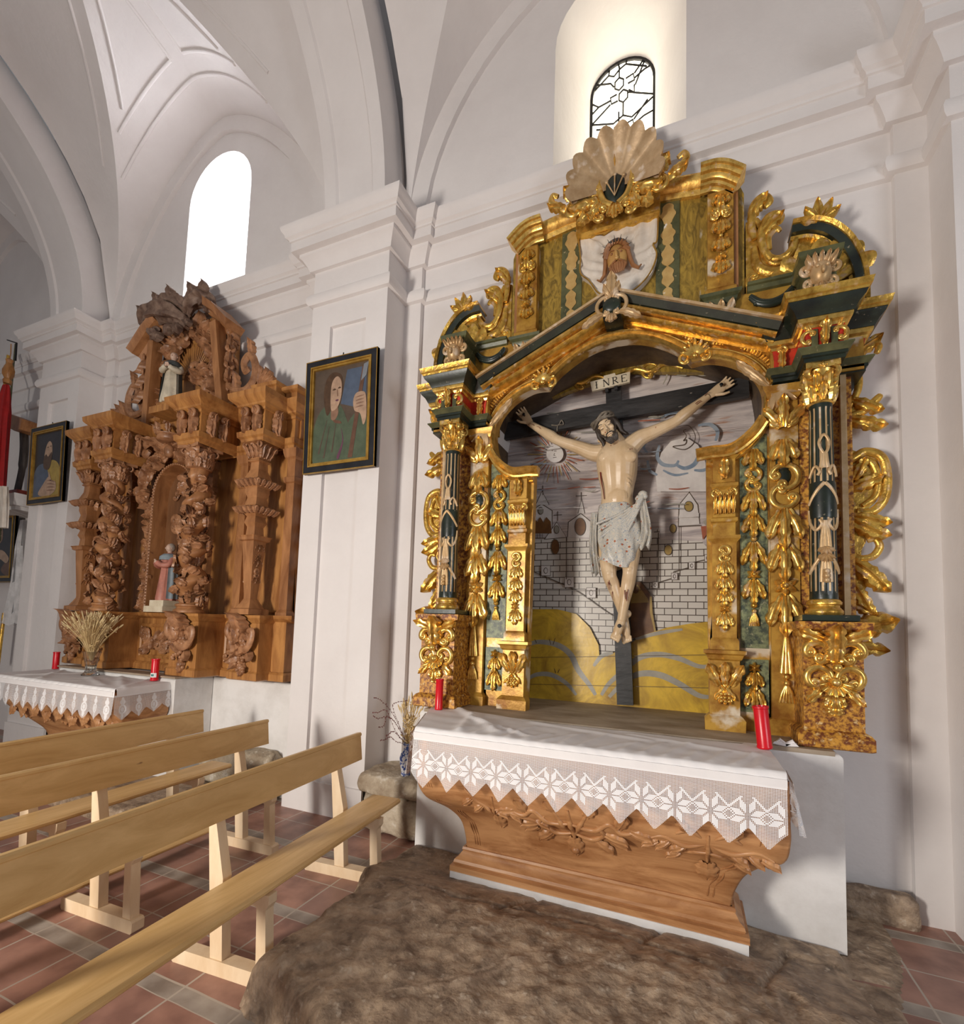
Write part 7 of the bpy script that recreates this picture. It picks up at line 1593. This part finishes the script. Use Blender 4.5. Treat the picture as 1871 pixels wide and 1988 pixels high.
    leaf(mb, s_*.60, 4.62, s_*.7, .18, .12, .07, 4, .7); leaf(mb, s_*.60, 4.50, s_*1.4, .16, .10, .06, 4, .7); mb.T = None
    mb.prism([(WX+a, b) for a, b in s([(.56, 3.93), (1.22, 3.93), (1.10, 4.0), (1.04, 4.12), (.9, 4.03), (.76, 4.06), (.66, 4.2), (.60, 4.5), (.56, 4.5)])], 3.50, 3.55); mb.build('side_scrollwork', WC, wa, smooth=45)
# niche: arched frame with vine border
arch = [(.30, 1.68)]+[(.30*cos(pi*k/16), 2.97+.30*sin(pi*k/16)) for k in range(17)]+[(-.30, 1.68)]
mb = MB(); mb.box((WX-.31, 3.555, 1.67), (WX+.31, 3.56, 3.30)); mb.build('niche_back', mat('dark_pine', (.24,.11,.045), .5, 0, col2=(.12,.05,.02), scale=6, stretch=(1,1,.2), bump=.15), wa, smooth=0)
mb = MB(); A3 = [(WX+a, b) for a, b in arch]; mb.sweep(A3, [(0, 0), (0, .16), (-.015, .17), (-.03, .15), (-.045, .12), (-.05, 0)], plane='xz', base=3.555); mb.build('niche_frame', WD, wa, smooth=40)
mb = MB(); mb.T = FW(3.39)
def dn(q, d): n = Vector((d.y, -d.x)); q2 = Vector((q.x, q.y, 0)); mb.ball((q.x-n.x*-.012, q.y-n.y*-.012, .0), .0135, 6, 5)
along([Vector((a, b)) for a, b in arch], .034, dn); mb.build('bead_border', WC, wa, smooth=60)
mb = MB(); mb.T = FW(3.50)
for s_ in (-1, 1): mb = MB(); mb.T = FW(3.50); foliage(mb, [(s_*.40, 1.72), (s_*.395, 2.3), (s_*.40, 2.92)], .10, .10, 44, 31+s_, .03); mb.build('vine_border', WC, wa, smooth=60)
mb = MB(); mb.T = FW(3.46)
foliage(mb, [(-.50, 2.95), (-.46, 3.15), (-.34, 3.30), (-.18, 3.40), (0, 3.44), (.18, 3.40), (.34, 3.30), (.46, 3.15)], .14, .14, 64, 77, .02)
for s_ in (-1, 1): vine(mb, [(s_*.10, 3.44), (s_*.26, 3.54), (s_*.40, 3.56), (s_*.50, 3.50), (s_*.44, 3.42), (s_*.38, 3.46)], .05, .10); leaf(mb, s_*.50, 3.10, pi+s_*.2, .30, .14, .10, 5, .5); leaf(mb, s_*.20, 3.52, s_*1.3, .24, .14, .12, 4, .6)
mb.ball((0, 3.40, .13), .065, 14, 10, sc=(.9, 1.1, .8)); mb.build('arch_foliage', WC, wa, smooth=60)
mb = MB(); cw = [(.115, 0), (.12, .03), (.115, .05)]; mb.lathe([(.12, 0), (.13, .01), (.125, .05), (.14, .06), (.14, .07), (.10, .07)], (WX, 3.33, 3.50), 24)
for k in range(8): a = 2*pi*k/8; mb.T = Matrix.Translation((WX, 3.33, 3.565)) @ Matrix.Rotation(a, 4, 'Z') @ frame(0, -.125, 0); leaf(mb, 0, 0, 0, .10, .07, .03, 3, .8)
mb.T = None; mb.build('carved_crown', WC, wa, smooth=60)
mb = MB(); mb.T = FW(3.555); rosette(mb, -.0, 3.06, .10, .05, 8); mb.build('rosette', WC, wa, smooth=60); mb = MB(); mb.T = FW(3.555); foliage(mb, [(-.15, 2.98), (0, 3.18), (.15, 2.98)], .08, .04, 10, 3); mb.build('niche_carving', WC, wa, smooth=60); mb = MB(); mb.T = FW(3.555); foliage(mb, [(-.12, 2.7), (.05, 2.4), (-.1, 2.1), (.1, 1.95)], .12, .06, 24, 12); mb.build('niche_carving', WC, wa, smooth=60)
# attic
mb = MB(); mb.prism([(WX-.60, 3.76), (WX+.60, 3.76), (WX+.56, 4.78), (WX+.3, 4.98), (WX-.3, 4.98), (WX-.56, 4.78)], 3.54, 3.64); mb.build('attic_board', WO, wa, smooth=0)
for s_ in (-1, 1):
    mb = MB(); mb.beam((WX+s_*.62, 3.47, 3.78), (WX+s_*.50, 3.40, 4.76), .09, .12, (0, 1, 0)); mb.build('attic_pilaster', WD, wa, smooth=0)
    mb = MB(); mb.T = frame(WX+s_*.66, 3.46, 4.45, ang=s_*.8)
    for v, w_ in ((.18, .10), (0, .12), (-.18, .10)): leaf(mb, 0, v, pi, .20, w_, .09, 4, .8); cscroll(mb, (0, v), .035, pi, -pi*.4, .02, .5, .5, .06)
    mb.build('attic_volutes', WC, wa, smooth=60)
    mb = MB(); seg = [(WX+s_*.78, 4.66), (WX+s_*.55, 4.88), (WX+s_*.40, 4.98)]
    mb.sweep(seg, [(-.14, 0), (-.14, .03), (-.10, .05), (-.09, .10), (-.05, .13), (-.04, .20), (.02, .23), (.03, .24), (.03, 0)], plane='xz', base=3.50, flip=(1 if s_ < 0 else -1)); mb.build('broken_cornice', WD, wa, smooth=25)
mb = MB(); mb.T = FW(3.53)
for k in range(26): a = pi*(.04+.92*k/25); mb.tube([(.12*cos(a), 4.30+.12*sin(a), .02), ((.36+.05*(k % 2))*cos(a), 4.30+(.36+.05*(k % 2))*sin(a), .03)], [.008, .004], 6, .8, (0, 0, 1))
mb.build('carved_rays', WO, wa, smooth=60)
mb = MB(); mb.T = FW(3.53); foliage(mb, [(.12, 4.35), (.35, 4.2), (.42, 4.5), (.2, 4.75), (0, 4.85), (-.25, 4.75), (-.40, 4.5)], .17, .10, 58, 91, .02); foliage(mb, [(-.42, 4.2), (-.46, 4.0), (-.40, 3.85)], .12, .08, 12, 92); foliage(mb, [(.44, 4.2), (.42, 4.0), (.30, 3.9)], .12, .08, 14, 93)
for u_, v_ in ((.30, 4.12), (-.36, 4.08)): mb.ball((u_, v_, .06), .055, 12, 10, sc=(.9, 1.1, .8)); leaf(mb, u_-.05, v_, -1.9, .14, .08, .05, 4, .3); leaf(mb, u_+.05, v_, 1.9, .14, .08, .05, 4, .3)
mb.build('attic_foliage', WC, wa, smooth=60)
mb = MB(); mb.T = FW(3.42, 0, -.15)
for (pp_, rr, ph) in (([(-.74, 5.16, .03), (-.58, 5.22, .08), (-.36, 5.20, .10), (-.12, 5.12, .10), (.05, 5.02, .06)], .105, 0), ([(-.50, 5.28, .02), (-.30, 5.32, .05), (-.10, 5.26, .06), (.02, 5.14, .06)], .085, 2), ([(.02, 5.10, .04), (.14, 5.20, .08), (.28, 5.24, .06), (.38, 5.16, .04), (.36, 5.06, .04)], .085, 4), ([(-.42, 5.06, .05), (-.46, 4.98, .08), (-.36, 4.92, .08)], .06, 1)):
    P = catmull(pp_, 10); rows = []
    for i, p in enumerate(P):
        t = i/(len(P)-1); r = rr*(.35+.65*sin(pi*(.08+.86*t))); d = (P[min(i+1, len(P)-1)]-P[max(i-1, 0)]).normalized(); a_ = Vector((-d.y, d.x, 0))
        rows.append([p+(a_*cos(2*pi*j/22)+Vector((0, 0, 1))*sin(2*pi*j/22)*.9)*r*(1+.26*sin(5*2*pi*j/22+t*5+ph)+.16*sin(t*17+j)) for j in range(22)])
    mb.grid(rows, closed_u=True, cap=True)
for u_, v_, a_, l_ in ((-.62, 5.22, -.6, .12), (-.40, 5.30, -.2, .12), (-.20, 5.32, .2, .12), (.18, 5.26, -.2, .13), (.32, 5.24, .5, .13), (-.05, 5.0, 2.8, .16), (-.15, 5.02, 3.4, .15), (.08, 5.0, 2.4, .15), (-.34, 4.96, 3.3, .12)): leaf(mb, u_, v_, a_, l_, .11, .09, 3, .4, w0=.05)
mb.build('crest_foliage', mat('dark_dusty_carving', (.27,.18,.13), .6, 0, col2=(.09,.045,.03), scale=10, bump=.3), wa, smooth=60)
mb = MB(); mb.box((WX-.16, 3.18, 3.775), (WX+.16, 3.6, 3.85)); mb.box((WX-.11, 3.22, 3.85), (WX+.11, 3.6, 3.90)); mb.build('statue_pedestal', WO, wa, smooth=0)

def statuette(name, label, x, y, z, H, robe, cape, flesh, hairm, ang=0.0, steps=None):
    t = thing(name, label, 'statue', (x, y, z)); T = Matrix.Translation((x, y, z)) @ Matrix.Rotation(ang, 4, 'Z') @ Matrix.Scale(H, 4)
    def rob(prof, a0=0, a1=2*pi, fold=.08, n=40):
        mb = MB(); mb.T = T; mb.lathe(prof, (0, 0, 0), n, a0=a0, a1=a1, flute=lambda a, h: 1+fold*max(0, 1-h)*sin(a*9+h*3)+fold*.5*sin(a*17)); return mb
    b = rob([(.001, 0), (.16, .0), (.165, .04), (.145, .25), (.125, .45), (.115, .58), (.13, .68), (.125, .76), (.06, .815), (.035, .84), (.001, .845)]).build('robe', robe, t, smooth=60)
    mb = MB(); mb.T = T; mb.lathe([(.178, .03), (.172, .2), (.155, .45), (.145, .6), (.15, .72), (.13, .78), (.06, .82)], n=34, a0=-pi*.12, a1=pi*1.12, flute=lambda a, h: 1+.07*sin(a*11)); mb.build('cape', cape, t, smooth=60)
    mb = MB(); mb.T = T; mb.lathe([(.10, .81), (.155, .76), (.16, .70), (.13, .695)], n=30); mb.build('hood', cape, t, smooth=60)
    mb = MB(); mb.T = T; mb.tube([(0, 0, .80), (0, -.005, .86)], .04, 12); mb.ball((0, -.01, .915), .066, 16, 12, sc=(.85, 1, 1.2)); mb.ball((0, -.075, .91), .012, 8, 6, sc=(.8, 1, 1.6)); mb.ball((-.055, 0, .915), .012); mb.ball((.055, 0, .915), .012)
    hd = mb.build('head', flesh, t, smooth=60)
    mb = MB(); mb.T = T; mb.ball((0, .012, .93), .068, 16, 10, sc=(.92, 1, 1.1)); mb.build('hair', hairm, hd, smooth=60)
    for q in (-1, 1):
        mb = MB(); mb.T = T; mb.tube(catmull([(q*.12, 0, .72), (q*.16, -.05, .62), (q*.10, -.15, .60), (q*.03, -.19, .64)], 4), [.05]*4+[.052]*4+[.045]*5, 10); sl = mb.build('sleeve', robe, t, smooth=60)
        mb = MB(); mb.T = T; mb.ball((q*.02, -.205, .655), .026, 10, 8)
        for k in range(4): mb.tube([(q*.02+(k-1.5)*.009, -.215, .66), (q*.012+(k-1.5)*.007, -.23, .70)], [.008, .005], 6)
        mb.tube([(q*.03, -.20, .66), (q*.012, -.21, .69)], [.009, .006], 6); mb.build('hand', flesh, sl, smooth=60)
    if steps:
        mb = MB(); mb.box((x-.15, y-.14, steps), (x+.15, y+.10, steps+(z-steps)*.5)); mb.box((x-.11, y-.11, steps+(z-steps)*.5), (x+.11, y+.08, z)); mb.build('stepped_base', M_['cream'], t, smooth=0)
    return t
sg = lambda n, c: mat(n, c, .5, 0, scale=12, bump=.05)
statuette('saint_statuette', 'small friar statue in white robe and black cape, on top of the brown altarpiece', WX-.0, 3.30, 3.902, .58, sg('ivory_robe', (.66,.58,.44)), sg('black_cape', (.06,.07,.07)), sg('statue_flesh', (.66,.45,.34)), sg('pale_hair', (.55,.42,.33)), .5)
statuette('saint_statuette', 'small saint statue in red and blue on cream steps, half hidden by the twisted column', WX-.02, 3.44, 1.80, .62, sg('pink_robe', (.56,.22,.16)), sg('bluegrey_cape', (.30,.36,.40)), sg('statue_flesh2', (.64,.44,.34)), sg('grey_hair', (.40,.34,.29)), -.3, steps=1.675)
